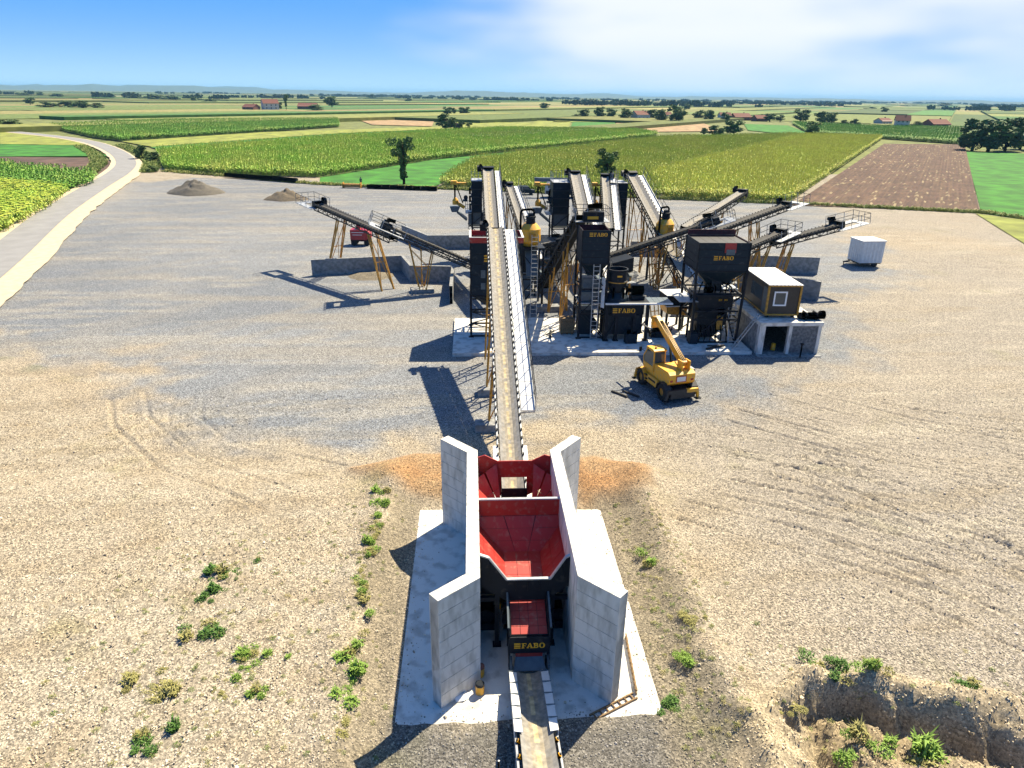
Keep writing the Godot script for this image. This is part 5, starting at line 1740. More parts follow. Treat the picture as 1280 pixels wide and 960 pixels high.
	# cone crusher beside the middle bunker
	var cc := thing("cone_crusher", "black cone crusher with a drum top on a raised deck, lettered plate below", "crusher", Vector3(11.7, 0.25, -52.4))
	mb = MB.new()
	mb.lathe([Vector2(0.55, 3.7), Vector2(0.72, 4.2), Vector2(0.78, 4.6), Vector2(0.74, 4.62), Vector2(0.74, 5.35), Vector2(0.80, 5.4), Vector2(0.80, 5.52), Vector2(0.70, 5.52), Vector2(0.66, 4.8), Vector2(0, 4.7)], Transform3D(Basis(), Vector3(-0.45, 0, 0)), 24)
	put(mb, "drum", M.black, cc)
	mb = MB.new()
	mb.lathe([Vector2(0.80, 4.50), Vector2(0.80, 4.58)], Transform3D(Basis(), Vector3(-0.45, 0, 0)), 24)
	put(mb, "drum_band", M.frame_yellow, cc)
	mb = MB.new()
	mb.bx(-0.62, -0.25, 5.0, 5.12, 0.735, 0.76)
	put(mb, "drum_label", M.print, cc)
	mb = MB.new()
	mb.lathe([Vector2(0.95, 3.1), Vector2(0.9, 3.3), Vector2(0.55, 3.7)], Transform3D(Basis(), Vector3(-0.45, 0, 0)), 20)
	for k in 6:
		var a := TAU * k / 6.0
		mb.tube(Vector3(-0.45 + cos(a) * 0.8, 3.2, sin(a) * 0.8), Vector3(-0.45 + cos(a) * 0.8, 4.2, sin(a) * 0.8), 0.08, 0.08, 8)
	put(mb, "lower_frame", M.panel, cc)
	mb = MB.new()
	mb.tube(Vector3(0.75, 3.75, -0.2), Vector3(1.7, 3.75, -0.2), 0.36, 0.36, 14)
	mb.bx(0.7, 1.75, 3.1, 3.4, -0.6, 0.3)
	mb.tube(Vector3(0.35, 3.75, -0.2), Vector3(0.75, 3.75, -0.2), 0.16, 0.16, 10)
	put(mb, "main_motor", M.black, cc)
	mb = MB.new()
	mb.bx(-1.5, 2.0, 2.95, 3.08, -1.2, 1.15)
	put(mb, "deck", M.black, cc)
	mb = MB.new()
	mb.bx(-1.5, 3.75, 2.98, 3.10, 1.16, 1.30)
	put(mb, "deck_edge", M.white_steel, cc)
	for k in 4:
		mb = MB.new()
		mb.bx(2.02 + 0.44 * k, 2.44 + 0.44 * k, 3.0, 3.06, -0.6, 1.14)
		put(mb, "deck_panel", M.plate_grey, cc)
	mb = MB.new()
	mb.bx(-0.95, 1.0, 2.0, 2.9, 1.05, 1.15)
	var sp := put(mb, "sign_plate", M.black, cc)
	logo(sp, Transform3D(Basis(), Vector3(0.0, 2.48, 1.15)), 1.75)
	for x in [-1.3, -0.5, 0.9, 1.9]:
		for z in [-1.0, 0.95]:
			mb = MB.new()
			mb.bx(x - 0.12, x + 0.12, 0, 2.95, z - 0.12, z + 0.12)
			mb.bx(x - 0.22, x + 0.22, 0, 0.06, z - 0.22, z + 0.22)
			put(mb, "leg", M.black, cc)
	mb = MB.new()
	mb.bx(-1.15, 1.5, 0.45, 2.0, -1.0, 0.8)
	mb.bx(-1.2, 1.7, 2.0, 2.9, -1.1, 0.6)
	mb.beam(Vector3(-1.3, 0.1, 0.95), Vector3(-0.5, 1.8, 0.95), 0.08, 0.08)
	mb.beam(Vector3(0.9, 0.1, 0.95), Vector3(1.9, 1.8, 0.95), 0.08, 0.08)
	put(mb, "undercarriage", M.panel, cc)
	mb = MB.new()
	mb.slab(Vector3(-1.75, 2.6, 0.6), Vector3(-1.55, 2.6, 0.9), Vector3(-1.5, 4.9, 0.5), Vector3(-1.7, 4.9, 0.2), 0.03)
	put(mb, "splash_sheet", M.white_steel, cc)
	# oil unit and hoses beside it
	mb = MB.new()
	mb.bx(-0.45, 0.45, 0.0, 0.75, -0.3, 0.3)
	mb.tube(Vector3(-0.2, 0.75, 0), Vector3(-0.2, 1.1, 0), 0.14, 0.14, 10)
	mb.tube(Vector3(0.2, 0.75, 0.1), Vector3(0.2, 0.95, 0.1), 0.1, 0.1, 10)
	single(mb, "oil_unit", M.panel, "low dark oil unit on the slab in front of the cone crusher", "machine", "", Vector3(12.3, 0.25, -50.9), 0.1)
	var un := thing("screen_unit", "black vibrating unit with a pale top and orange base, left of the broad bunker", "machine", Vector3(16.6, 0.25, -54.9), 0.1)
	mb = MB.new()
	mb.bx(-0.9, 0.9, 2.05, 2.9, -0.9, 0.9)
	put(mb, "body", M.black, un)
	mb = MB.new()
	mb.bx(-0.98, 0.98, 2.9, 2.97, -0.98, 0.98)
	mb.bx(-0.98, 0.98, 2.0, 2.07, 0.9, 1.0)
	put(mb, "pale_edges", M.white_steel, un)
	mb = MB.new()
	mb.prism(PackedVector2Array([Vector2(-0.9, 2.0), Vector2(-0.75, 1.35), Vector2(0.9, 1.2), Vector2(0.95, 2.0)]), Transform3D(Basis(), Vector3(0, 0, -0.8)), 1.6)
	put(mb, "hopper_base", M.frame_yellow, un)
	for s in [-0.7, 0.7]:
		for q in [-0.6, 0.6]:
			mb = MB.new()
			mb.bx(s - 0.08, s + 0.08, 0, 1.4, q - 0.08, q + 0.08)
			put(mb, "leg", M.black, un)
	mb = MB.new()
	for k in 26:
		var p := Vector3(rng.randf_range(-0.8, 0.9), 0.25, rng.randf_range(-0.5, 0.5))
		var q := p + Vector3(rng.randf_range(-0.5, 0.5), rng.randf_range(0.1, 0.9), rng.randf_range(-0.3, 0.3))
		mb.tube(p, q, 0.06, 0.05, 6)
	mb.bx(-0.7, 0.8, 0.0, 0.5, -0.4, 0.4)
	mb.tube(Vector3(-0.5, 0.75, 0.0), Vector3(0.6, 0.75, 0), 0.3, 0.3, 12)
	single(mb, "pump_set", M.black, "dark pump set with hoses on the slab, right of the lettered crusher plate", "machine", "", Vector3(14.9, 0.25, -52.4), 0.0)
	# screens and crushers behind
	screening_tower("black screening tower with a yellow arm, left of the leftmost tall conveyor head", Vector3(0.62, 0, -82.3), 0.6)
	screening_tower("black screening tower with a yellow arm, in the middle of the plant's far row", Vector3(10.1, 0, -81.5), 0.95)
	screening_tower("black screening tower under the long conveyor that runs down to the right", Vector3(16.7, 0, -81.5), 0.9)
	shaft_crusher("yellow shaft crusher with a black pipe arch, right of the main conveyor head", Vector3(5.25, 0, -62.6), 0.1)
	shaft_crusher("yellow shaft crusher with a black pipe arch, behind the dark conveyor on the right", Vector3(19.9, -1.0, -71.5), 0.4)
	# pale access mast
	var ms := thing("ladder_mast", "thin pale ladder mast rising from the slab to the yellow crusher", "ladder", Vector3(5.2, 0.25, -57.0))
	ladder_parts(ms, 7.2, 0.55, Transform3D(), M.galv, 20)
	# conveyors
	conveyor("tall conveyor with a white walkway, straight behind the main conveyor head", Vector3(2.05, 3.1, -60.0), Vector3(1.9, 10.15, -82.0), 1.15, {"walk": 1.0, "dust": 0.8, "truss": 0.9, "legs": [[0.45, 1.4]], "drive": -1.0})
	conveyor("narrow conveyor right of the leftmost tall conveyor, leading down to the yellow crusher", Vector3(5.9, 3.6, -66.0), Vector3(4.2, 8.7, -80.0), 0.7, {"walk": 1.0, "walk_w": 0.5, "dust": 0.2, "truss": 0.7, "legs": [[0.85, 1.2]]})
	conveyor("tall conveyor behind the middle bunker, its belt grey", Vector3(10.75, 3.6, -58.5), Vector3(11.8, 9.8, -82.0), 1.1, {"walk": 1.0, "dust": 0.15, "truss": 0.9, "legs": [[0.6, 1.3]]})
	conveyor("short tall conveyor in front of the round tree, between two longer ones", Vector3(13.6, 5.9, -69.0), Vector3(15.3, 9.5, -82.0), 0.8, {"walk": 1.0, "walk_w": 0.6, "dust": 0.35, "truss": 0.7, "legs": [[0.8, 1.2]], "drive": 1.0})
	conveyor("long conveyor sloping down right from the far row to the broad bunker", Vector3(20.7, 0.9, -61.0), Vector3(18.35, 9.75, -82.0), 1.15, {"walk": 1.0, "walk_w": 0.6, "dust": 0.4, "truss": 0.7, "legs": [[0.35, 1.2], [0.62, 1.3], [0.85, 1.3]]})
	conveyor("steep dark conveyor climbing right to the top of the middle bunker", Vector3(6.6, 1.6, -63.5), Vector3(8.6, 9.3, -55.2), 1.0, {"walk": -1.0, "walk_w": 0.5, "dust": 0.0, "truss": 1.0, "legs": [[0.4, 1.0], [0.75, 1.0]], "hood": false})
	conveyor("dark low conveyor running from the first tower to the right, behind the pale mast", Vector3(1.5, 2.6, -72.0), Vector3(8.6, 4.6, -69.0), 0.8, {"dust": 0.1, "truss": 0.6, "legs": [[0.5, 1.0]]})
	# left discharge line
	conveyor("dark lattice conveyor left of the plant, over the low wall corner", Vector3(0.9, 2.3, -68.2), Vector3(-8.0, 6.5, -66.6), 0.8, {"dust": 0.0, "truss": 0.6, "legs": [[0.62, 2.2, 0.0, 0.35]], "platform": 0.6, "drive": 1.0, "bay": 0.8})
	conveyor("far left discharge conveyor with a rail platform at its raised end", Vector3(-7.4, 5.55, -66.6), Vector3(-16.5, 6.9, -77.6), 0.7, {"dust": 0.0, "truss": 0.6, "legs": [[0.25, 0.4, -2.2, 0.0], [0.66, 0.4, 2.6, 0.0]], "platform": -0.6, "drive": 1.0, "bay": 0.9, "frame": M.dark})
	footing("concrete footing block under the trestle of the left conveyor", -4.9, -67.0, 2.2, 1.3, 0.4, 0.2)
	# right discharge lines
	conveyor("long dark conveyor crossing before the sloping belt, rising right to a railed platform", Vector3(12.6, 3.2, -67.7), Vector3(23.6, 6.95, -67.7), 0.85, {"dust": 0.0, "truss": 0.7, "legs": [[0.2, 1.4], [0.5, 1.6], [0.72, 1.6]], "platform": 0.4, "bay": 0.8})
	conveyor("right discharge conveyor pointing farthest away, its belt pale", Vector3(21.6, 5.9, -70.0), Vector3(31.3, 8.0, -81.3), 0.9, {"dust": 0.4, "truss": 0.6, "legs": [[0.55, 0.4, -1.5, 0.0]], "drive": -1.0, "bay": 0.9})
	conveyor("right discharge conveyor in the middle of the three, reaching towards the ploughed field", Vector3(23.0, 5.4, -68.6), Vector3(34.2, 7.4, -75.8), 0.75, {"dust": 0.0, "truss": 0.55, "legs": [[0.35, 0.4, -1.2, 0.0], [0.6, 0.4, 1.5, 0.0]], "platform": -0.5, "bay": 0.9})
	conveyor("dark lattice conveyor behind the control cabin, first of the right-hand pair", Vector3(21.8, 4.7, -60.4), Vector3(29.6, 6.2, -65.8), 0.8, {"dust": 0.0, "truss": 0.6, "legs": [[0.35, 1.8, 0.0, 0.0], [0.75, 0.4, -2.2, 0.0]], "platform": 0.4, "bay": 0.8})
	conveyor("rightmost discharge conveyor ending in a rail platform near the white container", Vector3(28.8, 5.4, -65.2), Vector3(36.0, 6.7, -67.4), 0.7, {"dust": 0.0, "truss": 0.55, "legs": [[0.25, 0.3, -1.2, 0.0]], "platform": -0.7, "bay": 0.8})
	# timber crate
	var cr := thing("timber_crate", "brown slatted timber crate beside the legs of the middle bunker", "crate", Vector3(7.6, 0.25, -53.4), 0.05)
	for k in 6:
		mb = MB.new()
		mb.bx(-0.55, 0.55, 0.12 + 0.2 * k, 0.30 + 0.2 * k, 0.42, 0.45)
		put(mb, "slat", M.wood, cr)
	mb = MB.new()
	mb.bx(-0.53, 0.53, 0.1, 1.3, -0.45, 0.415)
	put(mb, "box", M.wood, cr)
	mb = MB.new()
	for x in [-0.45, 0.0, 0.45]: mb.bx(x - 0.05, x + 0.05, 0, 0.1, -0.45, 0.45)
	put(mb, "skids", M.wood, cr)

func build_cabin() -> void:
	# concrete room under the control cabin
	var p := thing("concrete_room", "low concrete room with a dark doorway, carrying the control cabin", "building", Vector3(21.5, 0, -48.6))
	var mb := MB.new()
	mb.bx(0.0, 0.45, 0, 2.3, -0.45, 0)
	mb.bx(2.25, 2.5, 0, 2.3, -0.3, 0)
	mb.bx(4.5, 4.75, 0, 2.3, -0.3, 0)
	put(mb, "front_piers", M.concrete, p)
	mb = MB.new()
	mb.hexa(Vector2(-0.05, 0.06), Vector2(4.82, 0.06), Vector2(4.82, -7.3), Vector2(-0.05, -7.3), 2.3, 2.58)
	put(mb, "roof_slab", M.pad, p)
	for k in 9:
		mb = MB.new()
		var g := rng.randf_range(0.88, 1.1)
		mb.col = Color(g, g, g)
		mb.bx(2.5, 4.5, 0.255 * k + 0.006, 0.255 * (k + 1) - 0.006, -0.26, -0.05)
		put(mb, "block_course", M.block, p)
	mb = MB.new()
	mb.bx(0.02, 0.25, 0, 2.3, -7.25, -0.46)
	mb.bx(4.52, 4.75, 0, 2.3, -7.25, -0.31)
	mb.bx(0.26, 4.5, 0, 2.3, -7.25, -7.0)
	put(mb, "side_walls", M.grey_concrete, p)
	mb = MB.new()
	mb.bx(-0.1, 4.85, -0.1, 0.06, -0.6, 0.55)
	put(mb, "threshold", M.grey_concrete, p)
	mb = MB.new()
	mb.lathe([Vector2(0, 0), Vector2(0.18, 0), Vector2(0.18, 0.5), Vector2(0.1, 0.55), Vector2(0, 0.55)], Transform3D(), 14)
	single(mb, "yellow_drum", M.yellow, "small yellow drum inside the dark doorway under the cabin", "drum", "", Vector3(23.2, 0.06, -49.6))
	var cabin := thing("control_cabin", "dark brown control cabin with yellow corner posts and a white roof, on a concrete room", "cabin", Vector3(23.45, 2.58, -49.7), -0.035)
	var W := 1.22
	var D := 5.6
	var y0 := 0.22
	var y1 := 2.50
	mb = MB.new()
	for z in [-0.3, -2.8, -5.3]:
		for x in [-1.0, 1.0]: mb.bx(x - 0.1, x + 0.1, 0, y0, z - 0.1, z + 0.1)
	put(mb, "feet", M.black, cabin)
	var panels := 4
	for k in panels:
		mb = MB.new()
		mb.bx(-W + 0.01, -W + 0.06, y0 + 0.1, y1, -D + D * k / panels + 0.01, -D + D * (k + 1) / panels - 0.01)
		put(mb, "left_panel", M.brown, cabin)
		mb = MB.new()
		mb.bx(W - 0.06, W - 0.01, y0 + 0.1, y1, -D + D * k / panels + 0.01, -D + D * (k + 1) / panels - 0.01)
		put(mb, "right_panel", M.brown, cabin)
	mb = MB.new()
	mb.bx(-W + 0.06, W - 0.06, y0 + 0.1, y1, -D + 0.01, -D + 0.06)
	put(mb, "back_panel", M.brown, cabin)
	# front with window opening
	var wx0 := -0.72
	var wx1 := 0.18
	var wy0 := 1.0
	var wy1 := 2.02
	mb = MB.new()
	mb.bx(-W + 0.06, wx0, y0 + 0.1, y1, -0.06, -0.01)
	mb.bx(wx1, W - 0.06, y0 + 0.1, y1, -0.06, -0.01)
	mb.bx(wx0, wx1, y0 + 0.1, wy0, -0.06, -0.01)
	mb.bx(wx0, wx1, wy1, y1, -0.06, -0.01)
	var fr := put(mb, "front_panel", M.brown, cabin)
	mb = MB.new()
	mb.bx(wx0 - 0.05, wx0 + 0.06, wy0 - 0.05, wy1 + 0.05, -0.05, 0.03)
	mb.bx(wx1 - 0.06, wx1 + 0.05, wy0 - 0.05, wy1 + 0.05, -0.05, 0.03)
	mb.bx(wx0 + 0.06, wx1 - 0.06, wy0 - 0.05, wy0 + 0.06, -0.05, 0.03)
	mb.bx(wx0 + 0.06, wx1 - 0.06, wy1 - 0.06, wy1 + 0.05, -0.05, 0.03)
	put(mb, "window_frame", M.white_pvc, cabin)
	mb = MB.new()
	mb.bx(wx0 + 0.06, wx1 - 0.06, wy0 + 0.06, wy1 - 0.06, -0.03, -0.015)
	put(mb, "window_pane", M.glass, cabin)
	mb = MB.new()
	mb.bx(-0.22, 0.12, wy0 + 0.08, wy1 - 0.06, -0.10, -0.08)
	put(mb, "blind", M.white_steel, cabin)
	mb = MB.new()
	mb.bx(-W - 0.005, -W + 0.012, 1.05, 2.05, -3.6, -1.2)
	put(mb, "side_window", M.glass, cabin)
	mb = MB.new()
	mb.bx(-W - 0.005, -W + 0.012, 0.36, 2.25, -1.0, -0.25)
	put(mb, "door", M.plate_grey, cabin)
	for x in [-W, W]:
		for z in [0.0, -D]:
			mb = MB.new()
			mb.bx(x - 0.07, x + 0.07, y0, y1 + 0.04, z - 0.07, z + 0.07)
			put(mb, "corner_post", M.frame_yellow if z == 0.0 else M.brown, cabin)
	mb = MB.new()
	mb.bx(-W + 0.07, W - 0.07, y0, y0 + 0.12, -0.07, 0.07)
	mb.bx(-W - 0.06, -W + 0.06, y0, y0 + 0.12, -D + 0.07, -0.07)
	mb.bx(W - 0.06, W + 0.06, y0, y0 + 0.12, -D + 0.07, -0.07)
	put(mb, "bottom_rail", M.frame_yellow, cabin)
	mb = MB.new()
	mb.bx(-W + 0.07, W - 0.07, y1 - 0.06, y1 + 0.04, -0.06, 0.06)
	put(mb, "top_rail", M.frame_yellow, cabin)
	for k in 9:
		mb = MB.new()
		var xa := -W - 0.09 + (2 * W + 0.18) * k / 9.0
		var xb := -W - 0.09 + (2 * W + 0.18) * (k + 1) / 9.0
		mb.bx(xa + 0.006, xb - 0.006, y1 + 0.05, y1 + 0.09, -D - 0.1, 0.1)
		mb.bx(xa + 0.006, xa + 0.05, y1 + 0.09, y1 + 0.115, -D - 0.1, 0.1)
		put(mb, "roof_sheet", M.white_steel, cabin)
	# bundle of black hose on the roof slab
	var hb := thing("hose_bundle", "black bundle of rolled hoses lying beside the control cabin", "hoses", Vector3(25.6, 2.58, -49.4))
	for k in 5:
		mb = MB.new()
		mb.tube(Vector3(-0.85, 0.16 + 0.2 * (k % 2) + 0.12 * (k / 4), -0.3 + 0.15 * k), Vector3(0.75 + 0.1 * (k % 3), 0.16 + 0.2 * (k % 2) + 0.12 * (k / 4), -0.28 + 0.15 * k), 0.14, 0.14, 10)
		put(mb, "hose", M.rubber, hb)
	mb = MB.new()
	mb.tube(Vector3(0.7, 0.34, 0), Vector3(1.05, 0.34, 0), 0.32, 0.32, 14)
	mb.bx(-0.5, -0.42, 0.0, 0.6, -0.4, 0.4)
	mb.bx(0.3, 0.38, 0.0, 0.6, -0.4, 0.4)
	put(mb, "end_coil", M.black, hb)
	var la := thing("leaning_ladder", "thin ladder leaning on the left side of the concrete room", "ladder", Vector3(19.9, 0.25, -49.4))
	ladder_parts(la, 3.2, 0.42, Transform3D(Basis(Vector3(0, 0, 1), Vector3(0.53, 0.85, 0).normalized(), Vector3(-0.85, 0.53, 0).normalized()), Vector3.ZERO), M.galv, 10)
	mb = MB.new()
	mb.tube(Vector3.ZERO, Vector3(0, 1.1, 0), 0.06, 0.06, 8)
	mb.bx(-0.1, 0.1, 1.0, 1.12, -0.1, 0.1)
	single(mb, "hydrant_post", M.black, "thin dark post in front of the block wall under the cabin", "post", "", Vector3(24.6, 0.05, -47.9))
	# white container on a drawbar trailer
	var wc := thing("site_container", "small white corrugated site container on wheels, alone on the right of the yard", "container", Vector3(46.2, 0, -79.0), 0.05)
	for k in 6:
		mb = MB.new()
		mb.bx(-1.35 + 0.45 * k + 0.008, -0.9 + 0.45 * k - 0.008, 0.55, 2.95, 1.25, 1.30)
		mb.bx(-1.35 + 0.45 * k + 0.13, -0.9 + 0.45 * k - 0.13, 0.6, 2.9, 1.30, 1.34)
		put(mb, "front_sheet", M.white_steel, wc)
		mb = MB.new()
		mb.bx(-1.40, -1.35, 0.55, 2.95, -1.25 + 0.416 * k + 0.008, -0.834 + 0.416 * k - 0.008)
		mb.bx(-1.44, -1.40, 0.6, 2.9, -1.25 + 0.416 * k + 0.12, -0.834 + 0.416 * k - 0.12)
		put(mb, "side_sheet", M.white_steel, wc)
	mb = MB.new()
	mb.bx(-1.34, 1.40, 0.5, 2.96, -1.28, 1.245)
	put(mb, "body", M.white_steel, wc)
	mb = MB.new()
	mb.bx(-1.46, 1.46, 2.97, 3.08, -1.36, 1.36)
	put(mb, "roof", M.white_steel, wc)
	mb = MB.new()
	mb.bx(-1.35, 1.35, 0.4, 0.5, -1.2, 1.2)
	mb.beam(Vector3(-1.3, 0.45, 0.6), Vector3(-2.6, 0.45, 0.0), 0.1, 0.1)
	mb.beam(Vector3(-1.3, 0.45, -0.6), Vector3(-2.6, 0.45, 0.0), 0.1, 0.1)
	mb.tube(Vector3(-2.5, 0.0, 0), Vector3(-2.5, 0.5, 0), 0.05, 0.05, 8)
	put(mb, "drawbar", M.black, wc)
	for s in [-1.0, 1.0]:
		mb = MB.new()
		mb.tube(Vector3(0.6, 0.34, s * 1.0), Vector3(0.6, 0.34, s * 1.2), 0.34, 0.34, 16)
		put(mb, "wheel", M.rubber, wc)

func build_walls() -> void:
	wall("stockpile_wall", "long low grey concrete wall with a corner, under the left discharge conveyor", [Vector2(-16.9, -73.6), Vector2(-7.7, -75.8), Vector2(-6.4, -71.1), Vector2(-2.1, -70.7), Vector2(-2.1, -62.8)], -0.3, -0.1, 1.8, 3, M.grey_concrete, "stockpile walls round the plant")
	wall("stockpile_wall", "low grey concrete wall behind the plant, bent at its left end", [Vector2(-9.4, -95.0), Vector2(-5.5, -87.6), Vector2(14.0, -88.6)], -0.3, -0.1, 1.8, 3, M.grey_concrete, "stockpile walls round the plant")
	wall("stockpile_wall", "low grey concrete wall behind the right-hand conveyors, farther of the two", [Vector2(27.0, -76.4), Vector2(38.4, -74.5)], 0.3, -0.1, 2.0, 3, M.grey_concrete, "stockpile walls round the plant")
	wall("stockpile_wall", "low grey concrete wall just behind the control cabin, nearer of the two", [Vector2(27.4, -69.0), Vector2(33.5, -63.7)], 0.3, -0.1, 2.0, 3, M.grey_concrete, "stockpile walls round the plant")
	wall("stockpile_wall", "short low concrete wall at the back, between the tall conveyors and the right conveyors", [Vector2(19.5, -84.5), Vector2(24.5, -84.0)], 0.3, -0.1, 1.8, 3, M.grey_concrete, "stockpile walls round the plant")
	# red mobile generator
	var g := thing("red_generator", "red mobile generator on wheels beyond the low wall, left of the plant", "generator", Vector3(-14.2, 0, -90.2), -0.06)
	var mb := MB.new()
	mb.bx(-1.1, 0.95, 0.75, 2.0, -0.8, 0.8)
	mb.prism(PackedVector2Array([Vector2(0.95, 0.85), Vector2(1.35, 0.85), Vector2(1.35, 1.6), Vector2(0.95, 1.95)]), Transform3D(Basis(), Vector3(0, 0, -0.75)), 1.5)
	put(mb, "canopy", M.machine_red, g)
	mb = MB.new()
	mb.bx(-0.4, 0.1, 2.0, 2.65, -0.3, 0.3)
	put(mb, "exhaust_box", M.machine_red, g)
	mb = MB.new()
	for k in 2: mb.bx(-0.9 + 0.1 * k, 0.6 - 0.2 * k, 1.65 - 0.3 * k, 1.72 - 0.3 * k, 0.80, 0.815)
	put(mb, "stripe_print", M.white_steel, g)
	mb = MB.new()
	mb.bx(-1.1, 1.3, 0.55, 0.75, -0.7, 0.7)
	put(mb, "chassis", M.black, g)
	for x in [-0.7, 0.95]:
		for s in [-1.0, 1.0]:
			mb = MB.new()
			mb.tube(Vector3(x, 0.38, s * 0.55), Vector3(x, 0.38, s * 0.78), 0.38, 0.38, 14)
			put(mb, "wheel", M.rubber, g)

func build_telehandler() -> void:
	var t := thing("telehandler", "yellow rotating telehandler with a raised boom, parked in front of the plant", "telehandler", Vector3(12.75, 0, -42.0), 0.255)
	t.scale = Vector3.ONE * 0.94
	var mb := MB.new()
	# wheels
	for s in [-1.0, 1.0]:
		for z in [-1.5, 1.5]:
			mb = MB.new()
			var prof := [Vector2(0.30, -0.2), Vector2(0.52, -0.2), Vector2(0.58, -0.14), Vector2(0.58, 0.14), Vector2(0.52, 0.2), Vector2(0.30, 0.2)]
			mb.lathe(prof, Transform3D(Basis(Vector3(0, 0, 1), Vector3(1, 0, 0), Vector3(0, 1, 0)), Vector3.ZERO), 20)
			for k in 14:
				var a := TAU * k / 14.0
				mb.box(Transform3D(Basis(Vector3.RIGHT, a), Vector3(0, cos(a) * 0.585, sin(a) * 0.585)), Vector3(0.36, 0.04, 0.08))
			var w := put(mb, "wheel", M.rubber, t)
			w.position = Vector3(s * 1.02, 0.6, z)
			mb = MB.new()
			mb.lathe([Vector2(0, 0.10), Vector2(0.16, 0.10), Vector2(0.2, 0.04), Vector2(0.31, 0.1)], Transform3D(Basis(Vector3(0, 0, 1), Vector3(s, 0, 0), Vector3(0, s, 0)), Vector3.ZERO), 16)
			put(mb, "rim", M.frame_yellow, w)
	mb = MB.new()
	mb.bx(-0.55, 0.55, 0.5, 0.95, -2.1, 2.1)
	mb.bx(-0.85, 0.85, 0.5, 0.72, -1.75, -1.25)
	mb.bx(-0.85, 0.85, 0.5, 0.72, 1.25, 1.75)
	put(mb, "chassis", M.black, t)
	for s in [-1.0, 1.0]:
		mb = MB.new()
		mb.bx(s * 0.56, s * 1.12, 0.55, 1.12, -0.75, 0.75)
		put(mb, "side_box", M.yellow, t)
		for z in [-1.5, 1.5]:
			mb = MB.new()
			for k in 5:
				var a0 := PI * k / 5.0
				var a1 := PI * (k + 1) / 5.0
				mb.slab(Vector3(s * 1.02 - 0.24, 0.6 + sin(a0) * 0.72, z - cos(a0) * 0.72), Vector3(s * 1.02 - 0.24, 0.6 + sin(a1) * 0.72, z - cos(a1) * 0.72), Vector3(s * 1.02 + 0.24, 0.6 + sin(a1) * 0.72, z - cos(a1) * 0.72), Vector3(s * 1.02 + 0.24, 0.6 + sin(a0) * 0.72, z - cos(a0) * 0.72), 0.03)
			put(mb, "mudguard", M.yellow if z < 0 else M.dark, t)
	# stabilisers
	for s in [-1.0, 1.0]:
		for z in [-2.25, 2.25]:
			mb = MB.new()
			mb.beam(Vector3(s * 0.3, 0.85, z), Vector3(s * 1.1, 0.85, z), 0.22, 0.24)
			mb.beam(Vector3(s * 1.1, 0.95, z), Vector3(s * 1.22, 0.28, z), 0.16, 0.16)
			var st := put(mb, "stabiliser", M.yellow if s > 0 or z < 0 else M.dark, t)
			mb = MB.new()
			mb.bx(s * 1.22 - 0.2, s * 1.22 + 0.2, 0.18, 0.26, z - 0.16, z + 0.16)
			put(mb, "foot_plate", M.black, st)
	mb = MB.new()
	mb.bx(-0.9, 0.9, 0.35, 0.75, 2.1, 2.3)
	mb.bx(-0.5, 0.5, 0.75, 0.95, 2.0, 2.3)
	put(mb, "rear_bumper", M.dark, t)
	# turret
	mb = MB.new()
	mb.lathe([Vector2(0.75, 0.95), Vector2(0.75, 1.12), Vector2(0, 1.12)], Transform3D(), 20)
	put(mb, "slew_ring", M.black, t)
	mb = MB.new()
	mb.prism(PackedVector2Array([Vector2(-1.6, 1.14), Vector2(1.75, 1.14), Vector2(2.0, 1.35), Vector2(2.0, 1.95), Vector2(1.75, 2.1), Vector2(-0.2, 2.05), Vector2(-0.2, 1.45), Vector2(-1.6, 1.45)]), Transform3D(Basis(Vector3(0, 0, 1), Vector3.UP, Vector3(-1, 0, 0)), Vector3(1.0, 0, 0)), 1.95)
	var tu := put(mb, "turret", M.yellow, t)
	mb = MB.new()
	mb.bx(-0.45, 0.35, 1.4, 1.85, 1.96, 2.02)
	put(mb, "rear_panel", M.red, tu)
	mb = MB.new()
	mb.bx(-0.38, 0.28, 1.46, 1.79, 2.02, 2.03)
	put(mb, "warning_print", M.white_steel, tu)
	for s in [-1.0, 1.0]:
		mb = MB.new()
		mb.bx(s * 0.78 - 0.1, s * 0.78 + 0.1, 1.45, 1.6, 1.96, 2.01)
		put(mb, "tail_lamp", M.machine_red, tu)
	mb = MB.new()
	mb.bx(0.98, 1.28, 1.2, 2.0, -0.2, 1.5)
	put(mb, "engine_cover", M.dark, t)
	mb = MB.new()
	mb.slab(Vector3(1.3, 2.02, 1.5), Vector3(1.3, 2.02, -0.2), Vector3(0.95, 2.12, -0.2), Vector3(0.95, 2.12, 1.5), 0.03)
	put(mb, "cover_lid", M.galv, t)
	# cab
	var c := Node3D.new()
	c.name = "cab"
	t.add_child(c)
	c.position = Vector3(-0.58, 1.45, -0.75)
	mb = MB.new()
	for x in [-0.42, 0.42]:
		mb.beam(Vector3(x, 0, 0.62), Vector3(x, 1.45, 0.55), 0.08, 0.08)
		mb.beam(Vector3(x, 0, -0.75), Vector3(x, 0.75, -0.85), 0.08, 0.08)
		mb.beam(Vector3(x, 0.75, -0.85), Vector3(x, 1.45, -0.35), 0.08, 0.08)
		mb.bx(x - 0.04, x + 0.04, 0.0, 0.35, -0.75, 0.62)
	mb.bx(-0.38, 0.38, 0.0, 0.6, 0.56, 0.64)
	put(mb, "frame", M.yellow, c)
	mb = MB.new()
	mb.prism(PackedVector2Array([Vector2(-0.50, 1.42), Vector2(0.62, 1.42), Vector2(0.66, 1.52), Vector2(0.5, 1.60), Vector2(-0.42, 1.58)]), Transform3D(Basis(Vector3(0, 0, 1), Vector3.UP, Vector3(-1, 0, 0)), Vector3(0.5, 0, 0)), 1.0)
	put(mb, "roof", M.yellow, c)
	mb = MB.new()
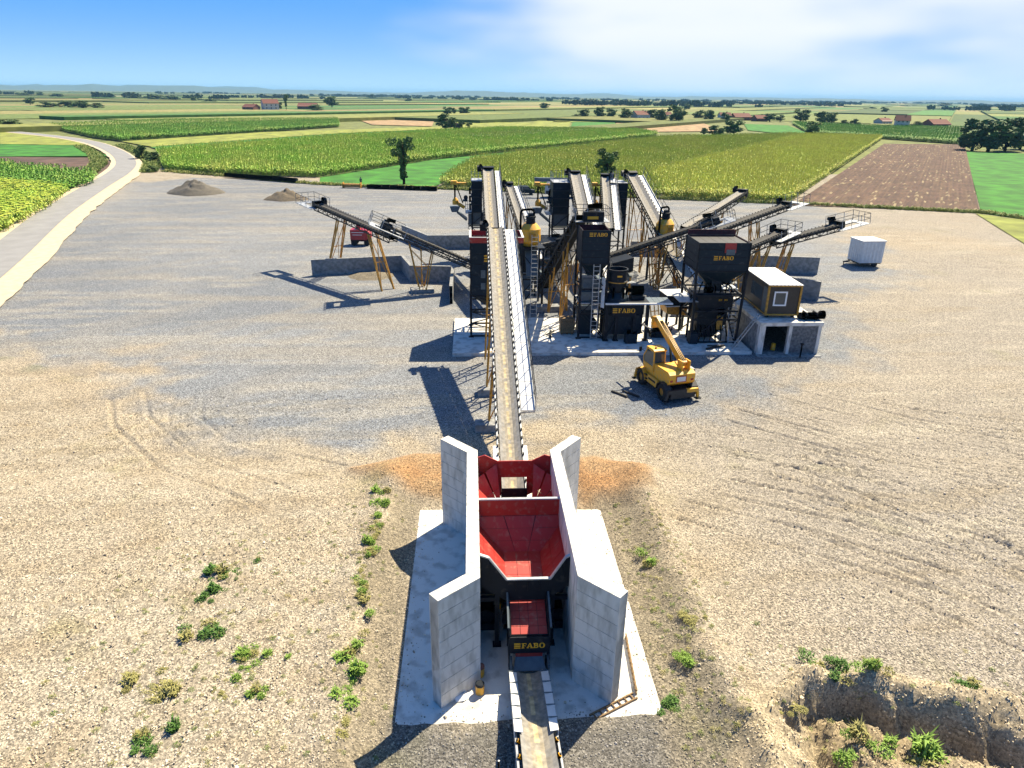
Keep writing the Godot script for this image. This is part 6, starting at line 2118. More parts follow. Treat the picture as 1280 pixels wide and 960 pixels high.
	mb.bx(-0.38, 0.38, 0.62, 1.42, 0.57, 0.59)
	put(mb, "rear_window", M.glass, c)
	for s in [-1.0, 1.0]:
		mb = MB.new()
		mb.prism(PackedVector2Array([Vector2(-0.78, 0.36), Vector2(0.55, 0.36), Vector2(0.5, 1.42), Vector2(-0.34, 1.42), Vector2(-0.82, 0.75)]), Transform3D(Basis(Vector3(0, 0, 1), Vector3.UP, Vector3(-1, 0, 0)), Vector3(s * 0.42, 0, 0)), 0.015)
		put(mb, "side_window", M.glass, c)
	mb = MB.new()
	mb.slab(Vector3(0.38, 0.02, -0.76), Vector3(-0.38, 0.02, -0.76), Vector3(-0.38, 0.75, -0.86), Vector3(0.38, 0.75, -0.86), 0.012)
	mb.slab(Vector3(0.38, 0.75, -0.86), Vector3(-0.38, 0.75, -0.86), Vector3(-0.38, 1.42, -0.38), Vector3(0.38, 1.42, -0.38), 0.012)
	put(mb, "windscreen", M.glass, c)
	mb = MB.new()
	mb.bx(-0.25, 0.25, 0.1, 0.25, -0.2, 0.3)
	mb.bx(-0.25, 0.25, 0.25, 0.95, 0.25, 0.38)
	put(mb, "seat", M.rubber, c)
	# boom
	var a := Vector3(0.38, 2.45, 1.45)
	var b := Vector3(0.34, 4.55, -2.6)
	mb = MB.new()
	mb.beam(a, a.lerp(b, 0.92), 0.36, 0.42)
	var bo := put(mb, "boom", M.yellow, t)
	mb = MB.new()
	mb.beam(a.lerp(b, 0.915), b, 0.34, 0.38)
	put(mb, "inner_boom", M.frame_yellow, bo)
	mb = MB.new()
	mb.bx(0.05, 0.14, 1.9, 2.75, 1.15, 1.75)
	mb.bx(0.62, 0.71, 1.9, 2.75, 1.15, 1.75)
	put(mb, "boom_bracket", M.yellow, t)
	mb = MB.new()
	mb.tube(Vector3(0.38, 1.9, -0.1), a.lerp(b, 0.5) + Vector3(0, -0.25, 0), 0.09, 0.07, 10)
	put(mb, "lift_ram", M.galv, t)
	mb = MB.new()
	mb.bx(0.1, 0.6, 3.75, 4.6, -2.95, -2.75)
	mb.beam(Vector3(0.34, 4.55, -2.6), Vector3(0.34, 4.1, -2.9), 0.3, 0.3)
	put(mb, "boom_head", M.yellow, t)
	mb = MB.new()
	for x in [0.02, 0.34, 0.66]:
		mb.beam(Vector3(x, 4.4, -2.85), Vector3(x, 5.3, -3.2), 0.06, 0.06)
	mb.beam(Vector3(0.02, 4.9, -3.05), Vector3(0.66, 4.9, -3.05), 0.06, 0.06)
	put(mb, "lifting_frame", M.frame_yellow, t)
	for x in [-0.1, 0.75]:
		mb = MB.new()
		mb.bx(x - 0.07, x + 0.07, 3.68, 3.74, -4.0, -2.85)
		put(mb, "fork", M.dark, t)
	mb = MB.new()
	for k in 3:
		mb.path([a + Vector3(0.12 * k - 0.12, 0.28, 0.0), a.lerp(b, 0.35) + Vector3(0.1 * k - 0.1, 0.30, 0), a.lerp(b, 0.85) + Vector3(0.08 * k - 0.08, 0.27, 0)], 0.022, 6)
	mb.path([Vector3(0.15, 2.1, 1.3), Vector3(-0.05, 2.5, 1.0), Vector3(0.1, 2.75, 0.7)], 0.03, 6)
	put(mb, "hydraulic_hoses", M.rubber, t)
	mb = MB.new()
	mb.beam(Vector3(-1.0, 2.5, -1.5), Vector3(-1.3, 2.7, -1.6), 0.03, 0.03)
	mb.bx(-1.42, -1.22, 2.5, 2.85, -1.63, -1.58)
	put(mb, "mirror", M.black, t)
	mb = MB.new()
	mb.lathe([Vector2(0.07, 3.05), Vector2(0.07, 3.18), Vector2(0, 3.22)], Transform3D(Basis(), Vector3(-0.8, 0, -0.4)), 10)
	put(mb, "beacon", M.frame_yellow, t)
	mb = MB.new()
	for k in 3: mb.bx(-1.25, -1.1, 0.45 + 0.28 * k, 0.49 + 0.28 * k, -1.0, -0.6)
	put(mb, "steps", M.black, t)
	mb = MB.new()
	mb.bx(-1.125, -1.12, 0.8, 0.95, -0.5, 0.5)
	put(mb, "side_print", M.black, t)
	# loose items beside the machine
	for k in 2:
		mb = MB.new()
		mb.bx(-0.08, 0.08, 0.0, 0.1, -0.65, 0.65)
		mb.bx(-0.05, 0.05, 0.1, 0.13, -0.6, 0.6)
		single(mb, "steel_section", M.dark, ["short dark steel section on the gravel, left of the telehandler", "short dark steel section next to the telehandler's front wheel"][k], "steel section", "", Vector3(9.55 + 0.75 * k, 0.0, -41.3), 0.7)

func pile(called: String, label: String, at: Vector3, r: float, h: float, c: Color, seed_: int) -> void:
	var st := SurfaceTool.new()
	st.begin(Mesh.PRIMITIVE_TRIANGLES)
	var n := 24
	var ri := 12
	nz2.seed = seed_
	for j in ri + 1:
		for i in n:
			var a := TAU * i / n
			var f := float(j) / ri
			var rr := r * f * (1.0 + 0.22 * nz2.get_noise_2d(cos(a) * 30.0, sin(a) * 30.0))
			var p := Vector3(cos(a) * rr * 1.25, 0, sin(a) * rr)
			p.y = h * pow(1.0 - f, 0.85) * (1.0 + 0.35 * nz2.get_noise_2d(p.x * 18.0, p.z * 18.0)) - 0.08 * f
			st.set_color(c * (0.9 + 0.3 * nz2.get_noise_2d(p.x * 60.0, p.z * 60.0)))
			st.add_vertex(p)
	for j in ri:
		for i in n:
			var q := j * n + i
			var q1 := j * n + (i + 1) % n
			for v in [q, q + n, q1, q1, q + n, q1 + n]: st.add_index(v)
	st.generate_normals()
	nz2.seed = 8
	var o := put_mesh(st.commit(), called, M.mound, self)
	o.position = at
	tag(o, label, "pile")

func build_yard_objects() -> void:
	pile("gravel_pile", "grey gravel pile near the road, the larger of the two piles", Vector3(-52, 0, -139), 4.3, 2.4, Color(0.30, 0.27, 0.22), 5)
	pile("gravel_pile", "low tan gravel pile between the grey pile and the left conveyor", Vector3(-33.6, 0, -131.5), 3.2, 1.8, Color(0.36, 0.29, 0.20), 6)
	pile("soil_heap", "low heap of pale soil against the left stockpile wall", Vector3(-10.6, 0, -73.4), 2.2, 0.45, Color(0.42, 0.36, 0.26), 7)
	# mobile crane
	var cr := thing("mobile_crane", "grey mobile crane with a folded boom, parked at the far edge of the yard", "crane", Vector3(17.6, 0, -136.5), -0.05)
	var mb := MB.new()
	mb.bx(-3.4, 4.6, 0.7, 1.3, -1.2, 1.2)
	put(mb, "chassis", M.dark, cr)
	mb = MB.new()
	mb.prism(PackedVector2Array([Vector2(-3.5, 0.7), Vector2(-1.7, 0.7), Vector2(-1.7, 2.7), Vector2(-3.1, 2.7), Vector2(-3.5, 1.8)]), Transform3D(Basis(), Vector3(0, 0, -1.1)), 2.2)
	put(mb, "cab", M.galv, cr)
	mb = MB.new()
	mb.bx(-3.0, -1.9, 1.75, 2.45, 1.1, 1.12)
	put(mb, "cab_window", M.glass, cr)
	mb = MB.new()
	mb.bx(-5.0, 5.0, 2.85, 3.55, -0.45, 0.45)
	mb.bx(-5.6, -5.0, 2.2, 3.6, -0.3, 0.3)
	put(mb, "boom", M.plate_grey, cr)
	mb = MB.new()
	mb.bx(1.0, 4.4, 1.3, 2.85, -1.1, 1.1)
	put(mb, "superstructure", M.plate_grey, cr)
	for x in [-2.4, -1.1, 2.2, 3.6]:
		for s in [-1.0, 1.0]:
			mb = MB.new()
			mb.tube(Vector3(x, 0.55, s * 0.85), Vector3(x, 0.55, s * 1.2), 0.55, 0.55, 14)
			put(mb, "wheel", M.rubber, cr)
	# parked car
	var ca := thing("parked_car", "black car parked at the maize edge, left of the mobile crane", "car", Vector3(10.4, 0, -140.0), 0.03)
	mb = MB.new()
	mb.prism(PackedVector2Array([Vector2(-1.9, 0.35), Vector2(1.9, 0.35), Vector2(1.95, 0.9), Vector2(1.2, 1.0), Vector2(0.75, 1.6), Vector2(-1.3, 1.65), Vector2(-1.85, 1.05), Vector2(-1.95, 0.8)]), Transform3D(Basis(), Vector3(0, 0, -0.85)), 1.7)
	put(mb, "body", M.panel, ca)
	mb = MB.new()
	mb.prism(PackedVector2Array([Vector2(-1.2, 1.08), Vector2(0.95, 1.05), Vector2(0.65, 1.52), Vector2(-1.1, 1.56)]), Transform3D(Basis(), Vector3(0, 0, 0.85)), 0.015)
	put(mb, "side_windows", M.glass, ca)
	for x in [-1.2, 1.2]:
		for s in [-1.0, 1.0]:
			mb = MB.new()
			mb.tube(Vector3(x, 0.33, s * 0.66), Vector3(x, 0.33, s * 0.87), 0.33, 0.33, 14)
			put(mb, "wheel", M.rubber, ca)
	# row of conveyor roller frames along the far edge
	for k in 9:
		var f := k / 8.0
		var rf := thing("roller_stack", "stack of dark rollers in the row under the slim tree, %s from the left" % ["first", "second", "third", "fourth", "fifth", "sixth", "seventh", "eighth", "last"][k], "rollers", Vector3(lerpf(-20.4, -7.6, f), 0, lerpf(-147.6, -144.8, f)), rng.randf_range(-0.4, 0.4), "stacks of rollers at the yard edge")
		for i in 6:
			mb = MB.new()
			var y := 0.22 + 0.36 * (i / 3)
			mb.tube(Vector3(-0.75, y, -0.4 + 0.4 * (i % 3)), Vector3(0.75, y + rng.randf_range(-0.05, 0.08), -0.4 + 0.4 * (i % 3) + rng.randf_range(-0.15, 0.15)), 0.2, 0.2, 9)
			put(mb, "roller", M.rubber, rf)
	# orange pallet rack
	var orr := thing("orange_rack", "low orange steel rack at the far edge, beside the row of rollers", "rack", Vector3(-24.3, 0, -148.2), -0.1)
	for k in 4:
		mb = MB.new()
		mb.bx(-1.9, 1.9, 0.15 + 0.2 * k, 0.25 + 0.2 * k, -0.7 + 0.4 * (k % 2), 0.0 + 0.4 * (k % 2))
		put(mb, "tray", M.frame_yellow, orr)
	for x in [-1.8, 1.8]:
		mb = MB.new()
		mb.bx(x - 0.06, x + 0.06, 0, 1.1, -0.75, 0.5)
		put(mb, "end_frame", M.frame_yellow, orr)
	# black pipes
	var pp := thing("pipe_run", "long black pipe lying along the far left edge of the yard", "pipe", Vector3(-46, 0.14, -160.8), 0.0)
	for k in 3:
		mb = MB.new()
		var a := Vector3(-9.0, 0.45, -4.6).lerp(Vector3(9.0, 0.45, 4.9), k / 3.0)
		var b := Vector3(-9.0, 0.45, -4.6).lerp(Vector3(9.0, 0.45, 4.9), (k + 0.985) / 3.0)
		mb.tube(a, b, 0.45, 0.45, 12)
		put(mb, "pipe_length", M.panel, pp)
	# a person by the maize edge
	var pe := thing("person", "person in dark clothes standing at the far edge, above the orange rack", "person", Vector3(-22.9, 0.12, -151.2))
	mb = MB.new()
	for s in [-1.0, 1.0]:
		mb.tube(Vector3(s * 0.1, 0.0, 0.03), Vector3(s * 0.1, 0.45, 0), 0.06, 0.075, 8)
		mb.tube(Vector3(s * 0.1, 0.45, 0), Vector3(s * 0.1, 0.88, 0), 0.075, 0.10, 8)
		mb.tube(Vector3(s * 0.2, 1.42, 0), Vector3(s * 0.26, 1.12, 0.02), 0.055, 0.045, 8)
		mb.tube(Vector3(s * 0.26, 1.12, 0.02), Vector3(s * 0.25, 0.85, 0.06), 0.045, 0.035, 8)
	mb.lathe([Vector2(0.14, 0.82), Vector2(0.17, 0.95), Vector2(0.15, 1.1), Vector2(0.2, 1.38), Vector2(0.16, 1.46), Vector2(0.06, 1.5), Vector2(0.055, 1.56)], Transform3D(Basis().scaled(Vector3(1.05, 1, 0.68))), 12)
	mb.lathe([Vector2(0.03, 1.52), Vector2(0.085, 1.6), Vector2(0.1, 1.68), Vector2(0.085, 1.76), Vector2(0, 1.79)], Transform3D(), 12)
	put(mb, "body", M.cloth, pe)
	mb = MB.new()
	mb.lathe([Vector2(0.104, 1.70), Vector2(0.09, 1.77), Vector2(0, 1.80)], Transform3D(), 12)
	put(mb, "hair", M.bark, pe)
	# concrete lengths and rubble near the plant
	var spots := [[3.0, -60.0, 2.0, 0.5, 0.5], [7.0, -60.5, 2.6, 0.8, 0.5], [24.6, -62.0, 1.6, 0.7, 0.6], [18.6, -58.6, 1.6, 0.5, 0.5], [14.2, -60.8, 2.2, 0.6, 0.45]]
	var names := ["grey footing block behind the first tower, near the pale mast", "grey footing block left of the middle bunker legs", "pale footing block between the broad bunker and the control cabin", "grey footing block at the foot of the long sloping conveyor", "grey footing block behind the cone crusher"]
	for k in 5:
		footing(names[k], spots[k][0], spots[k][1], spots[k][2], 1.0, spots[k][4], 0.1 * k)
	for k in 2:
		mb = MB.new()
		mb.beam(Vector3(-0.9, 0.06, 0), Vector3(0.9, 0.06, 0.1), 0.16, 0.12)
		mb.beam(Vector3(-0.5, 0.16, -0.3), Vector3(0.6, 0.16, 0.4), 0.12, 0.08)
		single(mb, "cable_scrap", M.rubber, ["dark cable scraps on the slab before the broad bunker", "dark cable scraps on the slab left of the timber crate"][k], "scrap", "", [Vector3(18.6, 0.25, -49.6), Vector3(6.2, 0.25, -52.9)][k], 0.5 + k)

func crown_mesh(kind: String, seed_: int, leaves: int, size: float) -> ArrayMesh:
	# foliage in a unit box (width 1, height 1 from y = 0), small leaf faces in uneven clumps
	var r := RandomNumberGenerator.new()
	r.seed = seed_
	var mb := MB.new()
	var clumps := []
	var n := 24
	for k in n:
		var f := (k + 0.5) / n
		var y := 0.12 + 0.78 * f
		var rad := 0.36 * sqrt(maxf(0.05, 1.0 - pow((y - 0.5) / 0.52, 2.0)))
		if kind == "slim": rad = 0.04 if y < 0.52 else 0.34 * sqrt(maxf(0.05, 1.0 - pow((y - 0.76) / 0.25, 2.0)))
		if kind == "bush": rad = 0.40 * sqrt(maxf(0.08, 1.0 - y * y))
		var a := r.randf() * TAU
		var q := sqrt(r.randf()) * rad
		clumps.append([Vector3(cos(a) * q, y, sin(a) * q), r.randf_range(0.10, 0.19) * (0.5 if kind == "slim" and y < 0.52 else 1.0), r.randf_range(0.72, 1.25)])
	for i in leaves:
		var c: Array = clumps[r.randi() % n]
		var d := Vector3(r.randf_range(-1, 1), r.randf_range(-1, 1), r.randf_range(-1, 1)).normalized() * pow(r.randf(), 0.4)
		var p: Vector3 = c[0] + d * c[1] * Vector3(1, 0.8 if kind != "slim" else 0.5, 1)
		p.y = maxf(p.y, 0.02)
		var s1 := Vector3(r.randf_range(-1, 1), r.randf_range(-0.5, 0.5), r.randf_range(-1, 1)).normalized() * size
		var s2 := s1.cross(Vector3(r.randf_range(-1, 1), r.randf_range(-1, 1), r.randf_range(-1, 1))).normalized() * size * 0.6
		mb.col = Color.WHITE * float(c[2]) * r.randf_range(0.8, 1.2)
		mb.tri(p - s1, p + s2, p + s1)
		mb.tri(p - s1, p + s1, p - s2)
	return mb.mesh()

func trunk_mesh(kind: String) -> ArrayMesh:
	var mb := MB.new()
	var top := Vector3(0.02, 0.55, 0.01)
	mb.tube(Vector3(0, -0.02, 0), Vector3(0.01, 0.3, 0), 0.045, 0.032, 8)
	mb.tube(Vector3(0.01, 0.3, 0), top, 0.032, 0.02, 8)
	for k in 6:
		var a := TAU * k / 6.0 + 0.4
		mb.tube(Vector3(0.01, 0.3 + 0.04 * k, 0), Vector3(cos(a) * 0.25, 0.55 + 0.05 * k, sin(a) * 0.25), 0.018, 0.006, 6)
	mb.tube(top, Vector3(0.0, 0.85, 0.02), 0.02, 0.006, 6)
	return mb.mesh()

func build_trees() -> void:
	var crowns := {}
	var mats := {}
	var tones := {"round": [0.090, 0.165, 0.040], "slim": [0.085, 0.16, 0.036], "bush": [0.10, 0.17, 0.040], "light": [0.16, 0.25, 0.06], "dark": [0.080, 0.15, 0.045]}
	for k in ["round", "slim", "bush", "light", "dark"]:
		crowns[k] = [crown_mesh(k, 10 + hash(k) % 50, 1900, 0.052), crown_mesh(k, 70 + hash(k) % 50, 1900, 0.052)]
		var t: Array = tones[k]
		mats[k] = mat(t[0], t[1], t[2], 0.8)
		mats[k].backlight_enabled = true
		mats[k].backlight = Color(0.10, 0.14, 0.04)
	crowns["near_slim"] = [crown_mesh("slim", 5, 3600, 0.030)]
	crowns["near_round"] = [crown_mesh("round", 6, 3200, 0.034)]
	var trunk := trunk_mesh("")
	# count per band for the labels
	var bands := {}
	var order := []
	for i in tree_list.size():
		order.append(i)
	order.sort_custom(func(a, b): return tree_list[a][0] / -tree_list[a][1] < tree_list[b][0] / -tree_list[b][1])
	for i in order:
		var e: Array = tree_list[i]
		var kind: String = e[4]
		var d: float = -e[1]
		var az: float = e[0] / d
		var where := ""
		if i == 0: where = "slim"
		elif i == 1: where = "round"
		elif kind == "dark": where = "in the wood at the right edge"
		elif d < 330.0: where = "beside the road bend"
		elif d < 470.0: where = "standing in the middle fields"
		elif d < 720.0: where = "around the red-roofed village" if az > 0.08 else "in the fields beyond the plant"
		elif d < 1200.0: where = "by the white farmhouse and hedge" if az < -0.1 else "on the plain behind the village"
		else: where = "on the far plain"
		var fam := "bush" if kind == "bush" else "tree"
		var key := fam + where
		bands[key] = bands.get(key, 0) + 1
		var ordn: String = ["", "first", "second", "third", "fourth", "fifth", "sixth", "seventh", "eighth", "ninth", "tenth", "eleventh", "twelfth", "thirteenth", "fourteenth", "fifteenth", "sixteenth", "seventeenth", "eighteenth", "nineteenth", "twentieth"][mini(bands[key], 20)]
		var look: String = {"round": "rounded green", "slim": "slender dark green", "bush": "low spreading green", "light": "pale green", "dark": "tall dark green"}[kind]
		var label := "%s %s %s, %s from the left" % [look, fam, where, ordn]
		if i == 0: label = "tall slender tree with an ivy-clad trunk at the far edge of the yard"
		if i == 1: label = "round dark tree in the maize behind the tall conveyors"
		var t := thing("roadside_bush" if fam == "bush" else "field_tree", label, fam, Vector3(e[0], 0.0, e[1]), i * 1.7, {"bush": "bushes on the plain", "tree": "trees on the plain"}[fam])
		var w: float = e[3] * (1.6 if kind == "dark" else 1.3)
		var h: float = e[2]
		put_mesh(trunk, "trunk", M.bark, t, Transform3D(Basis().scaled(Vector3(w * 0.9, h, w * 0.9)), Vector3.ZERO))
		var cm: Mesh = crowns[kind][i % 2]
		if i == 0: cm = crowns["near_slim"][0]
		if i == 1: cm = crowns["near_round"][0]
		put_mesh(cm, "crown", mats[kind], t, Transform3D(Basis().scaled(Vector3(w, h * (1.0 if kind == "bush" or i == 0 else 0.88), w)), Vector3(0, 0.0 if kind == "bush" or i == 0 else (h * 0.02 if kind == "dark" else h * 0.10), 0)))

func build_houses() -> void:
	var list := [
		["house", -213.8, -813.1, 16.0, 10.5, "white two-storey farmhouse with a brown roof on the left plain"], ["barn", -230.9, -803.6, 15.0, 5.5, "low red-roofed barn left of the white farmhouse"], ["barn", -183.7, -859.4, 20.4, 6.5, "long red-roofed barn right of the white farmhouse"], ["hut", -7.2, -408.2, 4.0, 3.4, "small white hut beside the trees in the middle fields"],
		["house", 142.4, -619.9, 13.5, 7.4, "leftmost red-roofed house of the village"], ["house", 179.3, -677.2, 8.8, 5.6, "small house in the village between dark trees"], ["house", 225.2, -651.1, 10.0, 6.4, "brown-roofed house in the middle of the village"], ["barn", 242.1, -657.5, 15.8, 5.8, "long barn with a brown roof in the village"], ["barn", 250.9, -634.8, 11.2, 4.9, "grey barn at the right end of the village"],
		["house", 319.0, -559.5, 11.2, 5.6, "low red-roofed house left of the tall gabled house"], ["house", 307.0, -513.6, 9.2, 8.5, "tall gabled house with a dark red roof on the right"], ["barn", 340.0, -525.3, 15.7, 6.0, "wide barn with a bright red roof right of the gabled house"], ["hut", 214.5, -262.0, 7.5, 4.6, "dark-roofed hut beside the wood at the right edge"]]
	for e in list:
		var big: bool = e[0] == "house"
		var w: float = e[3]
		var h: float = e[4]
		var d := w * 0.7
		var wall_h := h * (0.62 if big else 0.5)
		var t := thing({"house": "farm_house", "barn": "barn", "hut": "hut"}[e[0]], e[5], {"house": "house", "barn": "barn", "hut": "hut"}[e[0]], Vector3(e[1], 0, e[2]), rng.randf_range(-0.5, 0.5))
		var mb := MB.new()
		mb.bx(-w / 2, w / 2, -0.3, wall_h, -d / 2, d / 2)
		mb.prism(PackedVector2Array([Vector2(-d / 2, wall_h), Vector2(d / 2, wall_h), Vector2(0, h - 0.2)]), Transform3D(Basis(Vector3(0, 0, -1), Vector3.UP, Vector3(1, 0, 0)), Vector3(-w / 2, 0, 0)), w)
		put(mb, "wall", M.wall_white if big else M.brick, t)
		mb = MB.new()
		for s in [-1.0, 1.0]:
			if s > 0: mb.slab(Vector3(-w / 2 - 0.4, wall_h - 0.3, d / 2 + 0.5), Vector3(w / 2 + 0.4, wall_h - 0.3, d / 2 + 0.5), Vector3(w / 2 + 0.4, h, 0), Vector3(-w / 2 - 0.4, h, 0), 0.2)
			else: mb.slab(Vector3(w / 2 + 0.4, wall_h - 0.3, -d / 2 - 0.5), Vector3(-w / 2 - 0.4, wall_h - 0.3, -d / 2 - 0.5), Vector3(-w / 2 - 0.4, h, 0), Vector3(w / 2 + 0.4, h, 0), 0.2)
		var rf := put(mb, "roof", M.roof_dark if e[0] == "hut" else M.roof, t)
		mb = MB.new()
		mb.bx(w * 0.2 - 0.35, w * 0.2 + 0.35, h - 1.0, h + 0.7, -0.8, -0.1)
		put(mb, "chimney", M.brick, rf)
		var floors := 2 if big and h > 8 else 1
		for f in floors:
			for k in 3:
				mb = MB.new()
				var x := (k - 1) * w * 0.3
				var y := 1.0 + f * 2.9
				mb.bx(x - 0.6, x + 0.6, y, y + 1.3, d / 2, d / 2 + 0.06)
				put(mb, "window", M.glass, t)

func weed_mesh(seed_: int, blades: int, tall: float, wide: float) -> ArrayMesh:
	var r := RandomNumberGenerator.new()
	r.seed = seed_
	var mb := MB.new()
	for i in blades:
		var a := r.randf() * TAU
		var q := sqrt(r.randf()) * wide
		var p := Vector3(cos(a) * q, 0, sin(a) * q)
		var b := r.randf() * TAU
		var d := Vector3(cos(b), 0, sin(b))
		var h := tall * r.randf_range(0.4, 1.1) * (1.1 - 0.6 * q / wide)
		var w := Vector3(-d.z, 0, d.x) * r.randf_range(0.02, 0.055)
		mb.col = Color.WHITE * r.randf_range(0.65, 1.3)
		var m := p + d * h * 0.25 + Vector3(0, h * 0.65, 0)
		var e := p + d * h * 0.75 + Vector3(0, h * r.randf_range(0.6, 1.0), 0)
		mb.quad(p - w * 0.5, p + w * 0.5, m + w, m - w)
		mb.tri(m - w, m + w, e)
		if i % 3 == 0:
			var l := d.rotated(Vector3.UP, 1.2) * 0.09
			mb.quad(m, m + l * 0.5 + w * 1.6, m + l, m + l * 0.5 - w * 1.6)
	return mb.mesh()

func build_weeds() -> void:
	var greens := {"dark": mat(0.085, 0.19, 0.028, 0.8), "grass": mat(0.20, 0.33, 0.045, 0.8), "dry": mat(0.30, 0.28, 0.09, 0.85)}
	var shapes := [weed_mesh(1, 130, 0.5, 0.5), weed_mesh(2, 110, 0.75, 0.4), weed_mesh(3, 120, 0.4, 0.6)]
	var L := [
		[-10.35, -23.2, 1.3, "dark", "leafy dark weed clump, upper one of the pair on the left gravel"], [-9.6, -23.05, 0.9, "dark", "leafy dark weed clump right beside the upper clump on the left gravel"], [-9.75, -21.8, 1.1, "dark", "leafy dark weed clump, lower one of the pair on the left gravel"], [-9.6, -19.95, 1.35, "dark", "broad bluish weed clump in the middle of the left gravel"], [-7.25, -18.9, 1.35, "grass", "tall tuft of green grass leaning right on the left gravel"], [-7.6, -18.2, 0.8, "grass", "small grass tuft at the foot of the tall leaning tuft"], [-10.1, -17.5, 1.5, "dry", "dry yellowish weed patch low on the left gravel"], [-9.6, -15.3, 1.15, "dark", "dark leafy weed at the bottom edge of the left gravel"], [-8.87, -24.0, 0.6, "dark", "lone small weed right of the upper left clumps"], [-6.9, -17.0, 0.8, "grass", "small sparse grass patch near the bottom of the left gravel"], [-8.0, -17.0, 0.7, "dry", "thin dry grass patch left of the bottom grass tuft"],
		[-4.35, -28.2, 1.2, "grass", "grass tuft at the far end of the weed line along the left bank"], [-4.3, -26.6, 1.0, "grass", "second grass tuft of the weed line along the left bank"], [-4.3, -25.3, 0.8, "dry", "dry third tuft of the weed line along the left bank"], [-4.3, -24.2, 1.1, "grass", "fourth grass tuft of the weed line along the left bank"], [-4.45, -22.6, 0.9, "dry", "dry fifth tuft of the weed line along the left bank"], [-4.25, -21.8, 1.1, "grass", "sixth grass tuft of the weed line along the left bank"], [-4.2, -18.9, 1.4, "grass", "tall seventh grass tuft of the weed line along the left bank"], [-4.0, -16.9, 1.5, "grass", "tall nearest grass tuft of the weed line along the left bank"], [-4.1, -15.5, 0.8, "dry", "low grass at the near end of the left weed line"],
		[7.3, -23.4, 1.0, "grass", "weed tuft in the ditch right of the slab, farthest of four"], [7.7, -19.6, 0.9, "dry", "dry tuft in the ditch right of the slab, second of four"], [7.3, -17.9, 1.0, "grass", "weed tuft in the ditch right of the slab, third of four"], [6.25, -16.2, 1.1, "dark", "dark weed at the near corner of the slab, on its right"],
		[11.6, -16.9, 1.3, "dark", "leafy weeds on the crest of the earth bank, left end"], [12.9, -16.7, 1.0, "grass", "grass on the crest of the earth bank, middle"], [15.6, -15.9, 1.1, "dark", "bushy weed on the crest of the earth bank, right end"], [11.2, -14.2, 1.4, "grass", "grass clump in the hollow of the earth bank, left one"], [13.3, -13.9, 1.9, "grass", "large grass clump in the hollow of the earth bank, right one"], [9.6, -15.6, 0.9, "dry", "dry grass on the left slope of the earth bank"]]
	for i in L.size():
		var e: Array = L[i]
		var y := yard_h(e[0], e[1])
		var on_bank: bool = i >= 24
		if on_bank: y += 0.0
		var o := thing("weed_clump", e[4], "weeds", Vector3(e[0], y - 0.03, e[1]), i * 1.3, "weeds growing in the gravel")
		rng.seed = 500 + i
		var along_bank: bool = i >= 11 and i < 20
		for k in 7:
			var mt: Material = greens[e[3] if rng.randf() < 0.75 else "dry"]
			var sz: float = e[2] * rng.randf_range(0.18, 0.46)
			var off: Vector3 = Vector3(rng.randfn(0.0, 0.30), 0, rng.randfn(0.0, 0.22)) * e[2]
			if along_bank: off = Vector3(rng.randfn(0.0, 0.13), 0, rng.randfn(0.0, 0.55)) * e[2]
			off = off.rotated(Vector3.UP, -i * 1.3)
			put_mesh(shapes[(i + k) % 3], "leaves", mt, o, Transform3D(Basis(Vector3.UP, k * 2.0).scaled(Vector3(sz, sz * rng.randf_range(0.8, 1.6) * (1.0 if e[3] != "dry" else 0.6), sz)), off))
	# seedlings too small to count
	var sx := []
	var sc := []
	rng.seed = 19
	for i in 900:
		var e: Array = L[rng.randi() % L.size()]
		var p := Vector2(e[0], e[1]) + Vector2(rng.randfn(0.0, 1.1), rng.randfn(0.0, 1.1))
		if i % 3 == 0: p = Vector2(rng.randf_range(6.2, 8.6), rng.randf_range(-28, -14))
		if i % 5 == 0: p = Vector2(rng.randf_range(-14, -3.2), rng.randf_range(-26, -13))
		if p.x > -2.6 and p.x < 6.1: continue
		var k := rng.randf_range(0.06, 0.22)
		sx.append(Transform3D(Basis(Vector3.UP, rng.randf() * TAU).scaled(Vector3(k, k * rng.randf_range(0.6, 1.6), k)), Vector3(p.x, yard_h(p.x, p.y) - 0.01, p.y)))
		sc.append(Color(0.15, 0.24, 0.04).lerp(Color(0.42, 0.37, 0.14), rng.randf()))
	scatter("seedlings", weed_mesh(12, 40, 0.6, 0.6), sx, sc, M.leaf, "tiny green and dry seedlings dotted over the near gravel", "weeds")
	# rough grass along the far edge of the yard and the road
	var xf := []
	var cols := []
	rng.seed = 31
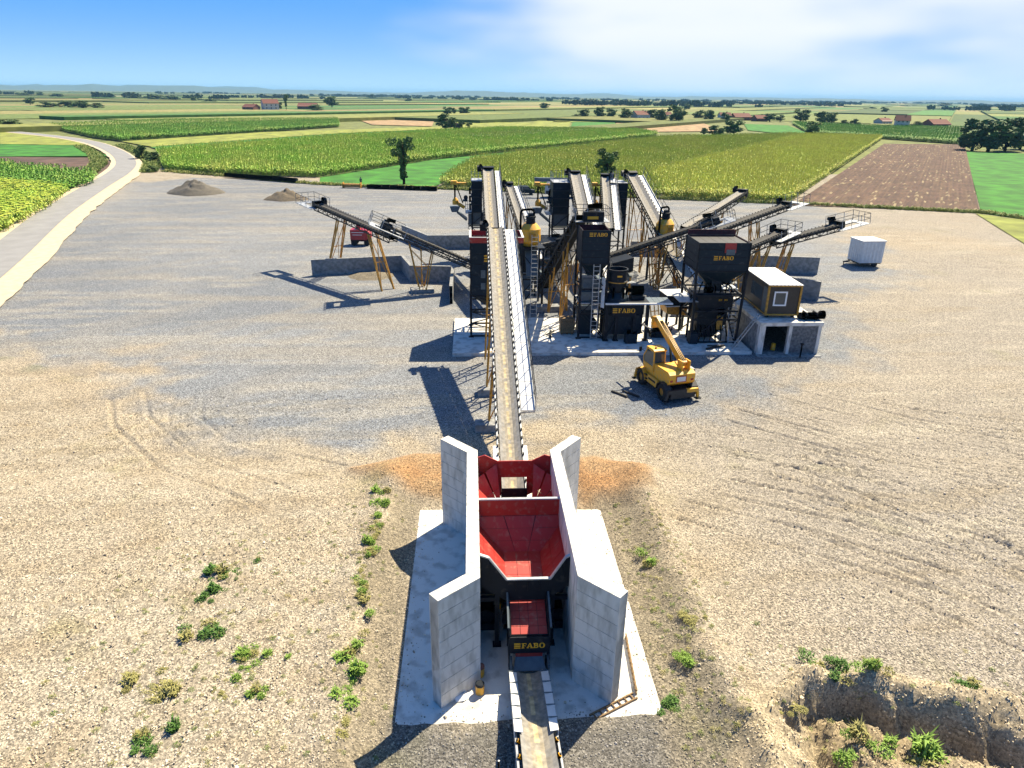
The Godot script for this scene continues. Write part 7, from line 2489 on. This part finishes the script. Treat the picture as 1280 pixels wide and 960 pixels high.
	var edge := [Vector2(-73, -177), Vector2(-58, -169), Vector2(-33, -154), Vector2(-20, -150), Vector2(8, -144.5), Vector2(37, -134.5), Vector2(59, -129), Vector2(90, -119), Vector2(95, -106), Vector2(82, -96)]
	for i in edge.size() - 1:
		var a: Vector2 = edge[i]
		var b: Vector2 = edge[i + 1]
		for k in int(a.distance_to(b) * 16.0):
			var p := a.lerp(b, rng.randf()) + Vector2(rng.randf_range(-1, 1), rng.randf_range(-1.5, 1.0) * rng.randf())
			xf.append(Transform3D(Basis(Vector3.UP, rng.randf() * TAU).scaled(Vector3(1.0, rng.randf_range(0.8, 1.8), 1.0)), Vector3(p.x, 0.05, p.y)))
			cols.append(Color(0.17, 0.26, 0.04).lerp(Color(0.48, 0.42, 0.12), rng.randf() * 0.8))
	for i in range(2, 14, 2):
		var a := Vector2(road_line[i], road_line[i + 1])
		var b := Vector2(road_line[i + 2], road_line[i + 3])
		var n := (b - a).orthogonal().normalized()
		for s in [-1.0, 1.0]:
			if s < 0.0 and a.y > -150.0: continue
			for k in int(a.distance_to(b) * 10.0):
				var p: Vector2 = a.lerp(b, rng.randf()) + n * s * rng.randf_range(4.4, 8.0)
				xf.append(Transform3D(Basis(Vector3.UP, rng.randf() * TAU).scaled(Vector3(1.1, rng.randf_range(0.8, 2.2), 1.1)), Vector3(p.x, 0.05, p.y)))
				cols.append(Color(0.15, 0.25, 0.04).lerp(Color(0.44, 0.40, 0.12), rng.randf() * 0.6))
	scatter("verge_grass", weed_mesh(9, 26, 0.5, 0.5), xf, cols, M.leaf, "rough grass along the field edges and the road", "grass")

func _ready() -> void:
	rng.seed = 1
	nz.seed = 3
	nz.frequency = 0.02
	nz.fractal_octaves = 4
	nz2.seed = 8
	nz2.frequency = 0.03
	nz2.fractal_octaves = 3
	setup_view()
	make_materials()
	build_ground()
	build_yard()
	build_station()
	build_main_conveyor()
	build_plant()
	build_cabin()
	build_walls()
	build_telehandler()
	build_yard_objects()
	build_trees()
	build_houses()
	build_weeds()
	build_stones()
